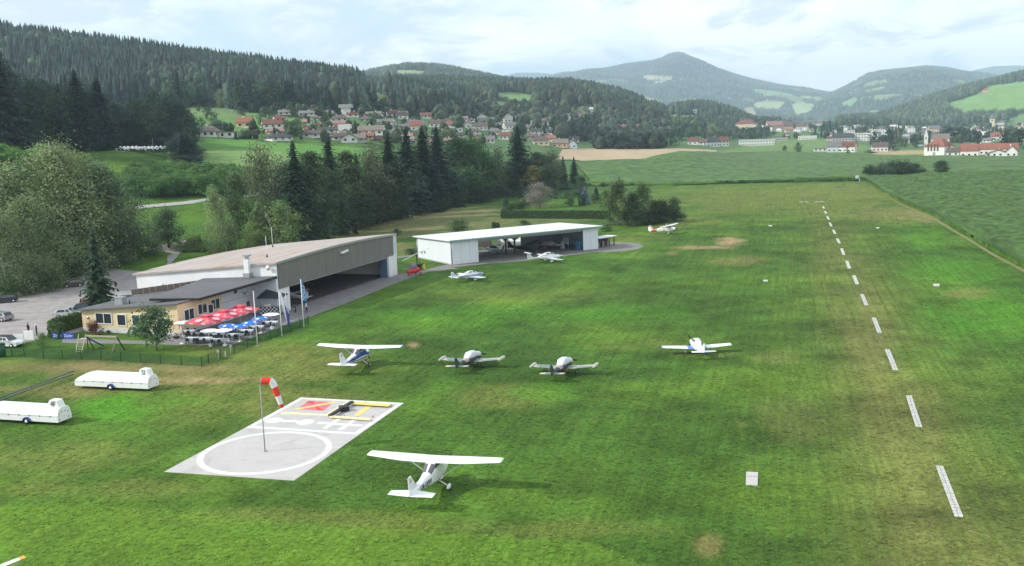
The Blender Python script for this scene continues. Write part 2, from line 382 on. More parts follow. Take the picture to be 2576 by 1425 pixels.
FIELDS = [
 ([(430, 385), (498, 345), (560, 350), (760, 362), (930, 374), (1000, 395), (900, 420), (760, 420), (640, 425), (560, 395), (430, 398)], alb((104, 150, 70))),
 ([(420, 378), (640, 378), (760, 388), (700, 425), (420, 412)], alb((128, 158, 92))),
 ([(460, 272), (640, 285), (760, 300), (770, 318), (640, 330), (480, 335), (455, 300)], alb((110, 150, 78))),
 ([(455, 270), (560, 268), (640, 290), (560, 298), (460, 290)], alb((124, 150, 96))),
 ([(905, 231), (945, 233), (1000, 248), (1018, 262), (985, 262), (930, 248)], alb((138, 160, 92))),
 ([(1230, 234), (1290, 232), (1335, 238), (1352, 252), (1300, 255), (1260, 246)], alb((130, 165, 100))),
 ([(1240, 254), (1290, 258), (1330, 268), (1250, 266)], alb((140, 160, 100))), ([(1365, 258), (1420, 260), (1410, 272), (1370, 270)], alb((140, 155, 105))),
 ([(1435, 268), (1490, 266), (1500, 285), (1560, 292), (1450, 295), (1420, 280)], alb((140, 145, 105))),
 ([(985, 180), (1010, 176), (1080, 180), (1060, 187), (1010, 187)], alb((160, 178, 125))), ([(935, 205), (975, 203), (1000, 210), (950, 212)], alb((140, 165, 105))),
 ([(1616, 192), (1635, 189), (1690, 195), (1688, 202), (1640, 202), (1618, 197)], alb((190, 180, 140))),
 ([(1615, 246), (1640, 247), (1667, 258), (1645, 261), (1620, 255)], alb((195, 185, 140))),
 ([(1890, 262), (1930, 250), (1975, 258), (1960, 275), (1905, 272)], alb((175, 190, 130))), ([(1870, 272), (1890, 270), (1905, 290), (1880, 288)], alb((190, 180, 135))),
 ([(1990, 262), (2050, 262), (2030, 285), (2000, 288)], alb((175, 190, 130))), ([(2010, 240), (2042, 242), (2035, 250), (2015, 247)], alb((170, 185, 130))),
 ([(2380, 262), (2450, 240), (2490, 216), (2576, 205), (2700, 205), (2700, 262), (2520, 278), (2420, 282)], alb((128, 165, 95))),
 ([(2530, 300), (2576, 288), (2700, 280), (2700, 310), (2560, 312)], alb((120, 155, 95))),
 ([(1665, 290), (1755, 290), (1770, 300), (1680, 302)], alb((130, 165, 100))), ([(2110, 262), (2150, 245), (2160, 250), (2140, 268)], alb((130, 165, 110))),
 ([(1780, 385), (1980, 352), (2060, 350), (2330, 388), (2330, 398), (2100, 392), (1800, 386)], alb((118, 145, 88))),
 ([(2190, 380), (2330, 378), (2340, 388), (2200, 390)], alb((185, 165, 125)))]
def ground_color(px, py, x, y, z):
    n1 = fbm(x/14, y/14, 1, 4)[:, None]; n2 = fbm(x/4.2, y/4.2, 4, 4)[:, None]; n3 = fbm(x/5+7, y/5, 44, 4)
    s = (x*RD[0]+y*RD[1]); t = (x-RUN0[0])*RN[0]+(y-RUN0[1])*RN[1]
    c = cG1+(cG3-cG1)*np.clip((n1-.5)*2.6, 0, .8)+(cG2-cG1)*np.clip((.5-n1)*2.2, 0, .6)
    mow = fbm(t/6.0, s/90, 11, 2)[:, None]-.5                     # broad mowing bands along the runway
    c = c*(1+mow*.3)
    brown = np.exp(-((t+.5)/7.5)**2)*np.clip(1.25-(s-60)/260, .25, 1)*np.clip(.35+1.5*(fbm(t/3, s/25, 21, 3)-.15), 0, 1)
    brown = np.where((y > 40) & (y < 420), brown, 0)[:, None]
    c = c*(1-brown*.55)+cBR*brown*.55
    c = c*(1+(n2-.5)*1.0)
    wob = np.clip(.1+1.9*n3, 0, 3)**1.5
    for (a, b, ra, rb, col, st) in SPOTS:
        if b > 470: thr = 1.0
        d = np.exp(-(((px-a)/ra)**2+((py-b)/rb)**2)*1.1)*np.where(y < 700, 1, 0)
        m = np.clip((d*wob-.12)*1.7, 0, 1)[:, None]*st
        c = c*(1-m)+col*m
    bl = inpoly(px, py, [(-900, 1262), (300, 1275), (900, 1325), (1480, 1362), (1720, 1460), (1500, 3000), (-3000, 3000)]); c[bl] = c[bl]*.45+cG3*.62
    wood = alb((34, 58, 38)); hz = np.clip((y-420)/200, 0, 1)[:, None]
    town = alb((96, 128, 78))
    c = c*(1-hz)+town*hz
    slope = (z > CAMH*1.6) | ((y > 2000) & (z > 20)); c[slope] = wood*(.75+.5*fbm(x/60, y/60, 8, 3)[slope][:, None])
    cl = (fbm(x/170, y/300, 77, 4) > .585) & (py > 200) & (y > 3300) & (z > 20); c[cl] = alb((138, 160, 104))*(.8+.4*fbm(x/50, y/90, 9, 3)[cl][:, None])
    for poly, col in FIELDS:
        m = inpoly(px, py, poly) & (y > 340); c[m] = col*(.85+.3*fbm(x/20, y/50, 9, 3)[m][:, None])
    return c
def build_ground():
    uin = np.arange(-.60, .6001, .0018); uo = np.array([.62, .66, .72, .8, .95, 1.2, 1.7, 2.6, 5.0])
    U = np.concatenate([-uo[::-1], uin, uo]); Yv = np.concatenate([[-60., 2, 15, 30, 42], np.exp(np.arange(math.log(52), math.log(15500), .0118))])
    UU, YY = np.meshgrid(U, Yv); X = UU*np.maximum(YY, 12.0); X[0] = U*60
    Z = zt(X, YY); Z[YY < 40] = 0
    nu, ny = len(U), len(Yv); V = np.stack([X.ravel(), YY.ravel(), Z.ravel()], 1)
    i = np.arange((ny-1)*nu).reshape(ny-1, nu)[:, :-1].ravel(); F = np.stack([i, i+1, i+nu+1, i+nu], 1)
    px, py = proj(V[:, 0], np.maximum(V[:, 1], 20), V[:, 2])
    c = ground_color(px, py, V[:, 0], V[:, 1], V[:, 2])
    m, nt, b = _nt('ground_cover')
    at = nt.nodes.new('ShaderNodeAttribute'); at.attribute_name = 'tint'
    f1 = _noise(nt, 2.2, 6, .8); f2 = _noise(nt, .35, 5, .65); 
    tcr = nt.nodes.new('ShaderNodeTexCoord'); m1 = nt.nodes.new('ShaderNodeMapping'); m1.inputs['Rotation'].default_value = (0, 0, -RANG); m2 = nt.nodes.new('ShaderNodeMapping'); m2.inputs['Scale'].default_value = (.05, 1.5, 1); nt.links.new(tcr.outputs['Object'], m1.inputs[0]); nt.links.new(m1.outputs[0], m2.inputs[0]); n3_ = nt.nodes.new('ShaderNodeTexNoise'); n3_.inputs['Scale'].default_value = 1.0; n3_.inputs['Detail'].default_value = 5; n3_.inputs['Roughness'].default_value = .7; nt.links.new(m2.outputs[0], n3_.inputs['Vector']); f3 = n3_.outputs['Fac']
    f4 = _noise(nt, .05, 6, .7)
    vl = _m(nt, 'MULTIPLY', _rng(nt, f1, .32, .68, .5, 1.55), _rng(nt, f2, .3, .7, .8, 1.2))
    vl = _m(nt, 'MULTIPLY', vl, _rng(nt, f3, .3, .7, .76, 1.26)); vl = _m(nt, 'MULTIPLY', vl, _rng(nt, f4, .3, .7, .94, 1.06))
    col = _mul(nt, at.outputs['Color'], vl)
    dry = _noise(nt, .9, 5, .75, dist=.6)
    col = _mix(nt, _rng(nt, dry, .60, .78, 0, .35), col, tuple(cYG*1.15))
    spk = _noise(nt, 3.4, 2, .5); col = _mix(nt, _rng(nt, spk, .68, .76, 0, .55), col, tuple(cYG*1.5))
    nt.links.new(col, b.inputs['Base Color']); b.inputs['Roughness'].default_value = .9; b.inputs['Specular IOR Level'].default_value = .1
    bn = nt.nodes.new('ShaderNodeBump'); bn.inputs['Strength'].default_value = .5; bn.inputs['Distance'].default_value = .07
    nt.links.new(f1, bn.inputs['Height']); nt.links.new(bn.outputs[0], b.inputs['Normal'])
    me = npmesh('ground', V, F, m, c, smooth=True)
    struct(ob('ground', me))
build_ground()

def hull_fill(pts, step):
    pts = [tuple(map(float, p)) for p in pts]; xs, ys = [p[0] for p in pts], [p[1] for p in pts]
    inner = []
    if step:
        gx, gy = np.meshgrid(np.arange(min(xs), max(xs), step), np.arange(min(ys), max(ys), step)); gx = gx.ravel()+rng.uniform(-.3, .3, gx.size)*step; gy = gy.ravel()+rng.uniform(-.3, .3, gy.size)*step
        k = inpoly(gx, gy, pts); inner = list(zip(gx[k], gy[k]))
    n = len(pts); res = delaunay_2d_cdt([Vector(p) for p in pts+inner], [(i, (i+1) % n) for i in range(n)], [], 1, 1e-4)
    return [tuple(v) for v in res[0]], [tuple(f) for f in res[2]]
def sheet(name, wpts, m, dz=.004, step=None):
    v, f = hull_fill(wpts, step); a = np.array(v); z = zt(a[:, 0], a[:, 1])+dz
    mb = MB(); mb.add([(p[0], p[1], z[i]) for i, p in enumerate(v)], f)
    return struct(mb.build(name, m))
def pp(*pts): return [P(a, b) for a, b in pts]
ASPH = mat('asphalt', tuple(alb((148, 142, 142))*.95), .9, .16, .6, bump=.01, bscale=30, dirt=(.12, .115, .11), dirtamt=.6)
ASPHD = mat('worn_asphalt', (.17, .165, .165), .9, .2, .35, bump=.01, bscale=30, dirt=(.27, .25, .24), dirtamt=.5, stretch=(1, 2.5, 1))
GRAVEL = mat('gravel', (.31, .28, .27), .95, .2, .5, bump=.02, bscale=12, dirt=(.22, .19, .17), dirtamt=.6)
CONC = mat('concrete', (.47, .445, .43), .8, .07, .5, dirt=(.36, .335, .31), dirtamt=.7)
MARKW = mat('marking_white', (.68, .68, .69), .7, .06, 1.5, dirt=(.5, .49, .47), dirtamt=.45)
Z1 = zc(200, 860, 2.862); Z3 = zc(780, 680, 3.563); Z4 = zc(1280, 680, 3.1415); ZT = zc(560, 960, 7.576); ZK = zc(820, 880, 7.127); ZL = zc(0, 1040, 5.481)
E1 = np.array([math.cos(math.radians(70)), math.sin(math.radians(70))]); E2 = np.array([-E1[1], E1[0]])
O1 = np.array([-37.8, 152.0]); OC = np.array([-48.67, 136.42])
def L1(a, b): return tuple(O1+a*E1+b*E2)
def LC(a, b): return tuple(OC+a*E1+b*E2)
# hard standings
ap = [P(*Z3(a, b)) for a, b in ((790, 1215), (1050, 1120), (1400, 985), (1800, 820), (2010, 745), (2150, 700), (2494, 665))]
ap += [P(*Z4(a, b)) for a, b in ((560, 575), (950, 535), (1320, 505), (1700, 460), (1990, 420), (2250, 415), (2420, 395), (2510, 362), (2440, 330), (2220, 318), (2060, 330))]
fr2 = [P(*Z4(a, b)) for a, b in ((2040, 380),)]
H2O = np.array(P(*Z4(550, 550))); H2E = np.array(P(*Z4(2037, 385))); hd = (H2E-H2O)/np.linalg.norm(H2E-H2O); hn = np.array([-hd[1], hd[0]])
def L2(a, b): return tuple(H2O+a*hd+b*hn)
H2L = float(np.linalg.norm(H2E-H2O))
ap += [L2(H2L, .3), L2(7, .3), L2(-.5, .3)]
ap += [P(*Z3(a, b)) for a, b in ((2350, 620), (2110, 680), (1900, 715), (1762, 742))]
ap += [L1(42, 1.5), L1(3, 1.5), L1(1.5, 0), L1(-2, -1.5)] + [LC(13, -8.5)]
sheet('apron', ap, ASPH, .012)
sheet('hangar_floor', [L1(3, 1.2), L1(41, 1.2), L1(41, 27), L1(3, 27)], mat('shade_dark_floor', (.07, .068, .068), .8, .25, .5), .02)  # big hangar floor colour darkened to imitate the shade inside
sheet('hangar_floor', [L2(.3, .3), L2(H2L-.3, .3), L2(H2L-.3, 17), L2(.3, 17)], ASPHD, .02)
sheet('parking', pp((-60, 850), (-60, 745), (60, 735), (140, 718), (230, 690), (300, 672), (360, 655), (420, 648), (445, 643), (472, 639), (458, 655), (425, 675), (400, 690))+[LC(19, 26), LC(18, 19.5), LC(0, 18.8)]+[P(*ZL(1480, 170)), P(*ZL(840, 230)), P(*ZL(600, 330)), P(*ZL(260, 370)), P(*ZL(-300, 450))], GRAVEL, .012)
sheet('path', [P(*Z1(a, b)) for a, b in ((0, 665), (300, 672), (600, 682), (900, 692), (1010, 690), (1090, 728), (860, 718), (500, 712), (200, 712), (0, 705))], ASPH, .02)
sheet('terrace', [LC(-2.4, 2.0), LC(-5.2, -4), LC(-4.6, -12.2), LC(5.9, -11.8), LC(16.2, -11.8), LC(16.2, -8.6), LC(14, -8.6), LC(18.3, -4.7), LC(18.3, 0), LC(0, 0), LC(0, 1.6)], mat('paving', (.21, .20, .205), .9, .2, 1.2, dirt=(.3, .28, .27), dirtamt=.4), .03)
for a, b in (((340, 522), (655, 488)),):
    q = [hit(340, 523), hit(460, 512), hit(560, 502), hit(655, 488), hit(700, 478)]
    w = 2.6; lft = [(x-.3*w, y+w) for x, y, z in q]; rgt = [(x+.3*w, y-w) for x, y, z in q][::-1]
    sheet('country_road', lft+rgt, mat('pale_road', (.36, .34, .33), .9, .1, .5), .12, 4)
q = pp((1000, 662), (1043, 651)); sheet('lane', [P(*Z3(1755, 550)), P(*Z3(1980, 520)), P(*Z3(1985, 505)), P(*Z3(1755, 530))], ASPH, .016)
sheet('rear_lane', [L2(20, 20), L2(38, 20), L2(38, 26), L2(28, 27), L2(18, 25)], ASPH, .016)
# bare strip beside the maize, stubble field
def hp(*pts): return [hit(a, b)[:2] for a, b in pts]
sheet('stubble_field', hp((1415, 377), (1500, 374.5), (1690, 375.5), (1805, 380), (1800, 386), (1620, 403), (1475, 408), (1440, 404), (1400, 404)), mat('stubble', tuple(alb((196, 172, 138))), .95, .08, .05, stretch=(1, .15, 1)), .5, 14)
sheet('field_track', hp((2171, 457), (2227, 491), (2275, 517), (2359, 553), (2443, 603), (2501, 639), (2600, 690), (2600, 699), (2495, 643), (2436, 606), (2352, 556), (2265, 515)), mat('dry_track', tuple(alb((138, 138, 84))), .95, .25, .25, dirt=tuple(alb((176, 158, 120))), dirtamt=.8), .03)

def crop(name, wpts, step, h, col, label, jit=.35, rows=None):
    """maize: a canopy whose every grid point is a plant, rough on top, with a leafy edge"""
    pts = [tuple(p) for p in wpts]; v, f = hull_fill(pts, step); a = np.array(v); n = len(a)
    edge = np.zeros(n, bool)
    for i, p in enumerate(pts): edge |= (np.hypot(a[:, 0]-p[0], a[:, 1]-p[1]) < 1e-3)
    z0 = zt(a[:, 0], a[:, 1]); z = z0+h*(1-jit+jit*rng.random(n))*(.85+.3*fbm(a[:, 0]/25, a[:, 1]/25, 3, 3)); z[edge] = z0[edge]+.35*h
    tri = [t for q in f for t in ((q[0], q[i], q[i+1]) for i in range(1, len(q)-1))]
    rowm = 1+(.10 if step < 2 else 0)*np.sin((a[:, 0]*RN[0]+a[:, 1]*RN[1])*(2.1 if step < 2 else .55))[:, None]; V = np.c_[a, z]; T = np.array(tri); tint = np.array(col)*rowm*(.5+1.0*rng.random((n, 1)))*(.75+.5*fbm(a[:, 0]/3, a[:, 1]/6, 6, 4)[:, None])
    # skirt, tinted brighter to offset the shade on its side
    k = len(pts); sv, sf = [], []
    for i in range(k):
        p, q = np.array(pts[i]), np.array(pts[(i+1) % k]); L = np.linalg.norm(q-p); m = max(2, int(L/step))
        if L > 900: m = 12
        for j in range(m+1):
            c = p+(q-p)*j/m; zz = float(zt(c[0], c[1])); b0 = len(sv)
            sv += [(c[0], c[1], zz), (c[0]+random.uniform(-.3, .3)*step, c[1]+random.uniform(-.3, .3)*step, zz+h*random.uniform(.3, .5))]
            if j: sf += [(b0-2, b0, b0+1), (b0-2, b0+1, b0-1)]
    o = len(V); V = np.r_[V, np.array(sv)]; T = np.r_[T, np.array(sf)+o]; tint = np.r_[tint, np.array(col)*rng.uniform(.9, 1.7, (len(sv), 1))]
    me = npmesh(name, V, T, NEEDLE, tint); o = ob(name, me); stuff(o, label, 'crop'); return o
cA = pp((2176, 454), (2228, 487), (2277, 513), (2361, 549), (2446, 600), (2503, 635), (2620, 700), (2900, 820), (3000, 700), (2800, 440), (2576, 438), (2400, 446))
crop('maize_field', cA, 1.3, 2.2, alb((76, 112, 38)), 'tall green maize field filling the right edge beside the runway')
cB = hp((1446, 409), (1475, 409), (1620, 404), (1800, 387), (1950, 384), (2100, 389), (2330, 397), (2576, 398), (2760, 400), (2760, 436), (2576, 436), (2400, 443), (2180, 450), (2000, 456), (1850, 462), (1700, 468), (1560, 467), (1490, 463))
crop('maize_field', cB, 3.2, 1.7, alb((82, 120, 40)), 'wide green maize field behind the far end of the runway')

# wheel and mower tracks in the grass: narrow strips of bent, paler blades
tm, tnt, tb = _nt('bent_grass'); tb.inputs['Base Color'].default_value = (*tuple(cG3*.7+cYG*.55), 1); tb.inputs['Roughness'].default_value = .9; tb.inputs['Specular IOR Level'].default_value = .1
ts = tnt.nodes.new('ShaderNodeBsdfTransparent'); tx = tnt.nodes.new('ShaderNodeMixShader'); tnt.links.new(_rng(tnt, _noise(tnt, .35, 5, .6), .36, .70, .02, .5), tx.inputs[0]); tnt.links.new(ts.outputs[0], tx.inputs[1]); tnt.links.new(tb.outputs[0], tx.inputs[2]); tnt.links.new(tx.outputs[0], tnt.nodes['Material Output'].inputs['Surface'])
def track(pts, gauge=1.9, w=.3, smooth=6):
    q = [np.array(P(*p)) for p in pts]; L = []
    for i in range(len(q)-1):
        p0, p1, p2, p3 = q[max(i-1, 0)], q[i], q[i+1], q[min(i+2, len(q)-1)]
        for k in range(smooth): t = k/smooth; L.append(.5*((2*p1)+(-p0+p2)*t+(2*p0-5*p1+4*p2-p3)*t*t+(-p0+3*p1-3*p2+p3)*t**3))
    L.append(q[-1]); mb = MB()
    for off in ((-gauge/2, gauge/2) if gauge else (0,)):
        vs = []
        for i, c in enumerate(L):
            d = L[min(i+1, len(L)-1)]-L[max(i-1, 0)]; d = d/np.linalg.norm(d); n = np.array([-d[1], d[0]])
            for s_ in (-1, 1): v = c+n*(off+s_*w/2); vs.append((v[0], v[1], .008+.0005*off))
        mb.add(vs, [(2*i, 2*i+1, 2*i+3, 2*i+2) for i in range(len(L)-1)])
    return mb
TK = MB()
for pts, g in ([(2030, 545), (2042, 600), (2030, 660), (1985, 750), (1945, 830), (1905, 905)], 1.9), ([(2075, 560), (2082, 620), (2060, 700), (2005, 790)], 1.9), ([(1938, 923), (1976, 1010), (2043, 1163), (2090, 1300), (2140, 1440)], 1.9), ([(2010, 890), (2095, 1100), (2180, 1300), (2230, 1430)], 1.9), ([(1850, 980), (1900, 1110), (1960, 1250), (2040, 1430)], 1.9), ([(2290, 840), (2400, 1050), (2560, 1400)], 1.9), ([(2330, 780), (2460, 1000), (2620, 1240)], 1.9), ([(2200, 690), (2270, 830), (2350, 980), (2450, 1180)], 1.9), ([(1800, 1060), (1900, 1110), (2060, 1250), (2190, 1430)], 0), ([(2120, 560), (2180, 660), (2260, 800), (2330, 930)], 1.9), ([(2050, 700), (2080, 850), (2120, 1000), (2180, 1200)], 1.9), ([(1700, 760), (1800, 720), (1930, 690), (2060, 690)], 0), ([(1600, 1000), (1750, 1010), (1900, 1050), (2050, 1150)], 0), ([(1480, 780), (1600, 800), (1740, 850), (1850, 930)], 1.9), ([(1100, 990), (1300, 1040), (1560, 1060), (1760, 1040)], 0), ([(1950, 560), (1925, 640), (1870, 720), (1790, 800)], 1.9), ([(2000, 480), (2035, 545)], 1.9), ([(2240, 720), (2330, 880), (2440, 1080)], 1.9), ([(1990, 600), (1960, 760), (1990, 900), (2050, 1050)], 1.9):
    t_ = track(pts, g); TK.add(t_.v, t_.f)
struct(TK.build('wheel_tracks', tm))

# tufts of taller grass on the mown field
def tufts(n=26000):
    Y = np.exp(rng.uniform(math.log(52), math.log(330), n)); pxs = rng.uniform(-40, 2640, n); d0, d1 = ray(0, 700), ray(2576, 700); u = d0[0]/d0[1]+(d1[0]/d1[1]-d0[0]/d0[1])*pxs/2576; X = u*Y
    px, py = proj(X, Y, np.zeros(n)); ok = inpoly(px, py, [(-60, 935), (520, 935), (640, 905), (800, 830), (1060, 712), (1250, 690), (1640, 650), (1720, 560), (2150, 470), (2230, 500), (2650, 730), (2650, 1470), (-60, 1470)]) & ~inpoly(px, py, [(400, 1190), (740, 1218), (1025, 1012), (757, 996)])
    clump = fbm(X/1.6, Y/1.6, 61, 3) > .2; ok &= clump; X, Y, px, py = X[ok], Y[ok], px[ok], py[ok]; m = len(X); c = ground_color(px, py, X, Y, np.zeros(m)); k = 3
    a = rng.uniform(0, 6.28, (m, k)); r = rng.uniform(.02, .12, (m, k)); hh = rng.uniform(.02, .07, (m, k))*(1+Y[:, None]/260); w = rng.uniform(.05, .11, (m, k))*(1+Y[:, None]/160)
    bx, by = X[:, None]+r*np.cos(a), Y[:, None]+r*np.sin(a); sx, sy = -np.sin(a)*w, np.cos(a)*w; ln = .16*(1+Y[:, None]/150)*rng.uniform(.6, 1.3, (m, k)); V = np.stack([np.stack([bx-sx, by-sy, np.full_like(bx, .01)], 2), np.stack([bx+sx, by+sy, np.full_like(bx, .012)], 2), np.stack([bx+ln*np.cos(a), by+ln*np.sin(a), hh*.8], 2)], 2).reshape(-1, 3)
    t = np.repeat((c*rng.uniform(1.1, 2.0, (m, 1))*np.c_[rng.uniform(.9, 1.2, m), np.ones(m), rng.uniform(.8, 1.1, m)]), 3*k, 0)
    stuff(ob('grass_tufts', npmesh('grass_tufts', V, np.arange(len(V)).reshape(-1, 3), LEAF, t)), 'short uneven tufts of grass over the mown airfield', 'grass')
tufts()
# ================================================================ TREES
def rand_unit(n, r=rng):
    v = r.normal(size=(n, 3)); return v/np.linalg.norm(v, axis=1)[:, None]
def leaf_quads(C, Nrm, size, r):
    """one small pointed face per leaf spray: centres, normals, sizes"""
    n = len(C); a = np.cross(Nrm, rand_unit(n, r)); a /= np.linalg.norm(a, axis=1)[:, None]+1e-9; b = np.cross(Nrm, a)
    s = (size*r.uniform(.6, 1.35, n))[:, None]; w = r.uniform(.45, .8, n)[:, None]
    V = np.stack([C-a*s, C-b*s*w+a*s*.1, C+a*s, C+b*s*w-a*s*.1], 1).reshape(-1, 3)
    F = np.arange(4*n).reshape(n, 4); return V, F
def broad_crown(seed, h, w, base=.22, nc=70, per=70, leaf=.32, shape='oval', droop=0., sparse=1.0, clump=.16):
    r = np.random.default_rng(seed); cz = h*(base+1)/2; hz = h*(1-base)/2; lob = []
    # irregular outline: several overlapping lobes
    nl = 7
    for i in range(nl):
        t = (i+.5)/nl; z = h*base+(h*(1-base))*t*.92
        rad = w*(.62*math.sin(math.pi*min(1, t*.9+.12))**.7); ang = r.uniform(0, 6.28); off = rad*r.uniform(.25, .6)
        lob.append((off*math.cos(ang), off*math.sin(ang), z, rad*r.uniform(.75, 1.05), hz*r.uniform(.26, .40)))
    lob.append((0, 0, h*.86, w*.26, h*.13)); lob.append((0, 0, cz, w*.5, hz*.8))
    cs = []; outs = []
    for i in range(nc):
        L = lob[r.integers(len(lob))]; u = rand_unit(1, r)[0]; rr = r.uniform(.62, 1.0)
        c = np.array([L[0]+u[0]*L[3]*rr, L[1]+u[1]*L[3]*rr, L[2]+u[2]*L[4]*rr]); cs.append(c); outs.append(u)
    Vs, Fs, Ts = [], [], []; o = 0
    for c, u in zip(cs, outs):
        n = int(per*r.uniform(.5, 1.4)*sparse); sg = w*clump*r.uniform(.7, 1.3)
        p = c+r.normal(size=(n, 3))*np.array([sg, sg, sg*.62]); 
        if droop: p[:, 2] -= np.abs(r.normal(size=n))*droop*sg*2.2
        nn = rand_unit(n, r)*.75+u*.45+np.array([0, 0, .55]); nn /= np.linalg.norm(nn, axis=1)[:, None]
        V, F = leaf_quads(p, nn, leaf, r); Vs.append(V); Fs.append(F+o); o += len(V)
        tn = r.uniform(.72, 1.28)*np.array([1, 1, 1])*np.array([r.uniform(.9, 1.12), 1, r.uniform(.85, 1.1)])
        t = tn[None, :]*r.uniform(.8, 1.2, (n, 1)); Ts.append(np.repeat(t, 4, 0))
    VV = np.concatenate(Vs); rr_ = np.hypot(VV[:, 0], VV[:, 1]); k1 = (w/2)/np.percentile(rr_, 95); zt_ = np.percentile(VV[:, 2], 99.3); k2 = h/zt_; VV = VV*np.array([k1, k1, k2]); cs = [c*np.array([k1, k1, k2]) for c in cs]
    me = npmesh('crown', VV, np.concatenate(Fs), LEAF, np.concatenate(Ts)); return me, cs
def trunk_mesh(seed, h, r0, cs=None, m=None, nbr=14, lean=.02, top=.82, multi=1):
    r = np.random.default_rng(seed); mb = MB()
    for k in range(multi):
        dx, dy = (r.uniform(-.12, .12, 2)*h if multi > 1 else (0, 0)); pts = []; rad = []
        for i in range(8):
            t = i/7; pts.append((dx*t+h*lean*math.sin(t*3+k)+(0 if i else 0), dy*t+h*lean*math.cos(t*2.3+k)-h*lean, -.3+h*top*t)); rad.append(max(.03, r0*(1-t*.93)/(1+.25*(multi-1))))
        mb.tube(pts, rad, 7)
        if cs is not None:
            for j in range(nbr//multi):
                c = cs[r.integers(len(cs))]; zb = max(h*.15, min(c[2]-h*.12*r.uniform(.6, 1.5), h*.75)); t = min(1, (zb+.3)/(h*top)); b = np.array([dx*t+h*lean*math.sin(t*3+k), dy*t+h*lean*math.cos(t*2.3+k)-h*lean, zb])
                mid = (b+c)/2+np.array([0, 0, -.02*h]); mb.tube([tuple(b), tuple(mid), tuple(c)], [r0*.32, r0*.2, .03], 5)
    return mb.mesh('trunk', m or BARK)
def spruce_crown(seed, h, w, levels=34, nbr=9, base=.07, narrow=1.0, jag=1.0):
    r = np.random.default_rng(seed); V, F, T = [], [], []
    for l in range(levels):
        t = (l+r.uniform(-.3, .3))/levels; z = h*(base+(1-base)*t); R = w*.54*((1-t)**.66)*narrow*r.uniform(.8, 1.12)+.12
        n = max(5, int(nbr*(1-.45*t))); a0 = r.uniform(0, 6.28)
        for k in range(n):
            a = a0+2*math.pi*(k+r.uniform(-.25, .25))/n; L = R*r.uniform(.72, 1.18); dr = L*r.uniform(.28, .5)*(1.1-t); d = np.array([math.cos(a), math.sin(a)]); s = np.array([-d[1], d[0]])
            seg = 4; tn = np.array([1, 1, 1])*r.uniform(.62, 1.35); prev = None; wd0 = L*r.uniform(.30, .44)*jag+.12
            for i in range(seg+1):
                q = i/seg; x = L*q; zz = z-dr*q**1.3+L*.12*max(0, q-.7); wd = wd0*(1-q)**.7*(1 if i % 2 else .55)+.02
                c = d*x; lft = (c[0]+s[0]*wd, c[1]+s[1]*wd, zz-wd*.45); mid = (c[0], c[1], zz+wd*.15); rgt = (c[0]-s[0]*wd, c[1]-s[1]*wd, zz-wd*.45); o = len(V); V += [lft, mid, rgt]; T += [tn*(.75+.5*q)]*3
                if prev is not None: F += [(prev, o, o+1, prev+1), (prev+1, o+1, o+2, prev+2)]
                prev = o
            # hanging twigs
            for j in range(4):
                q = r.uniform(.25, 1); c = d*L*q; zz = z-dr*q**1.3; sgn = r.choice([-1, 1]); e = (d*r.uniform(.1, .6)+s*sgn*r.uniform(.4, 1))*L*.26; o = len(V)
                V += [(c[0], c[1], zz), (c[0]+e[0]*.5, c[1]+e[1]*.5, zz+.03*L), (c[0]+e[0], c[1]+e[1], zz-L*.14), (c[0]+e[0]*.4, c[1]+e[1]*.4, zz-L*.17)]; F.append((o, o+1, o+2, o+3)); T += [tn*r.uniform(.8, 1.3)]*4
    for i in range(13):      # added dark inner cones that block the view through the crown
        t0 = i/13; z = h*(base+.02+(1-base)*t0*.97); R = w*.54*((1-t0)**.66)*narrow*.62+.1; o = len(V); m_ = 9
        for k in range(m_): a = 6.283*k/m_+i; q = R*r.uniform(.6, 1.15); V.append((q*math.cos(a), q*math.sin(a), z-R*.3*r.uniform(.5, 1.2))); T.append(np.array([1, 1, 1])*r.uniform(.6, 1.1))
        V.append((0, 0, z+h*.1)); T.append(np.array([1, 1, 1.])); F += [(o+k, o+(k+1) % m_, o+m_, o+m_) for k in range(m_)]
    # leader
    o = len(V); V += [(-.12, 0, h*.93), (.12, 0, h*.93), (.02, .02, h*1.02), (-.02, -.02, h*1.02)]; F.append((o, o+1, o+2, o+3)); T += [np.array([1, 1, 1])]*4
    return npmesh('crown', np.array(V), np.array(F), NEEDLE, np.array(T))
CR, TR = {}, {}
def cr(key, fn):
    if key not in CR: CR[key] = fn()
    return CR[key]
KIND = {}
def defkind(name, n, fcrown, ftrunk):
    KIND[name] = [(lambda i=i: (fcrown(i), ftrunk)) for i in range(n)]
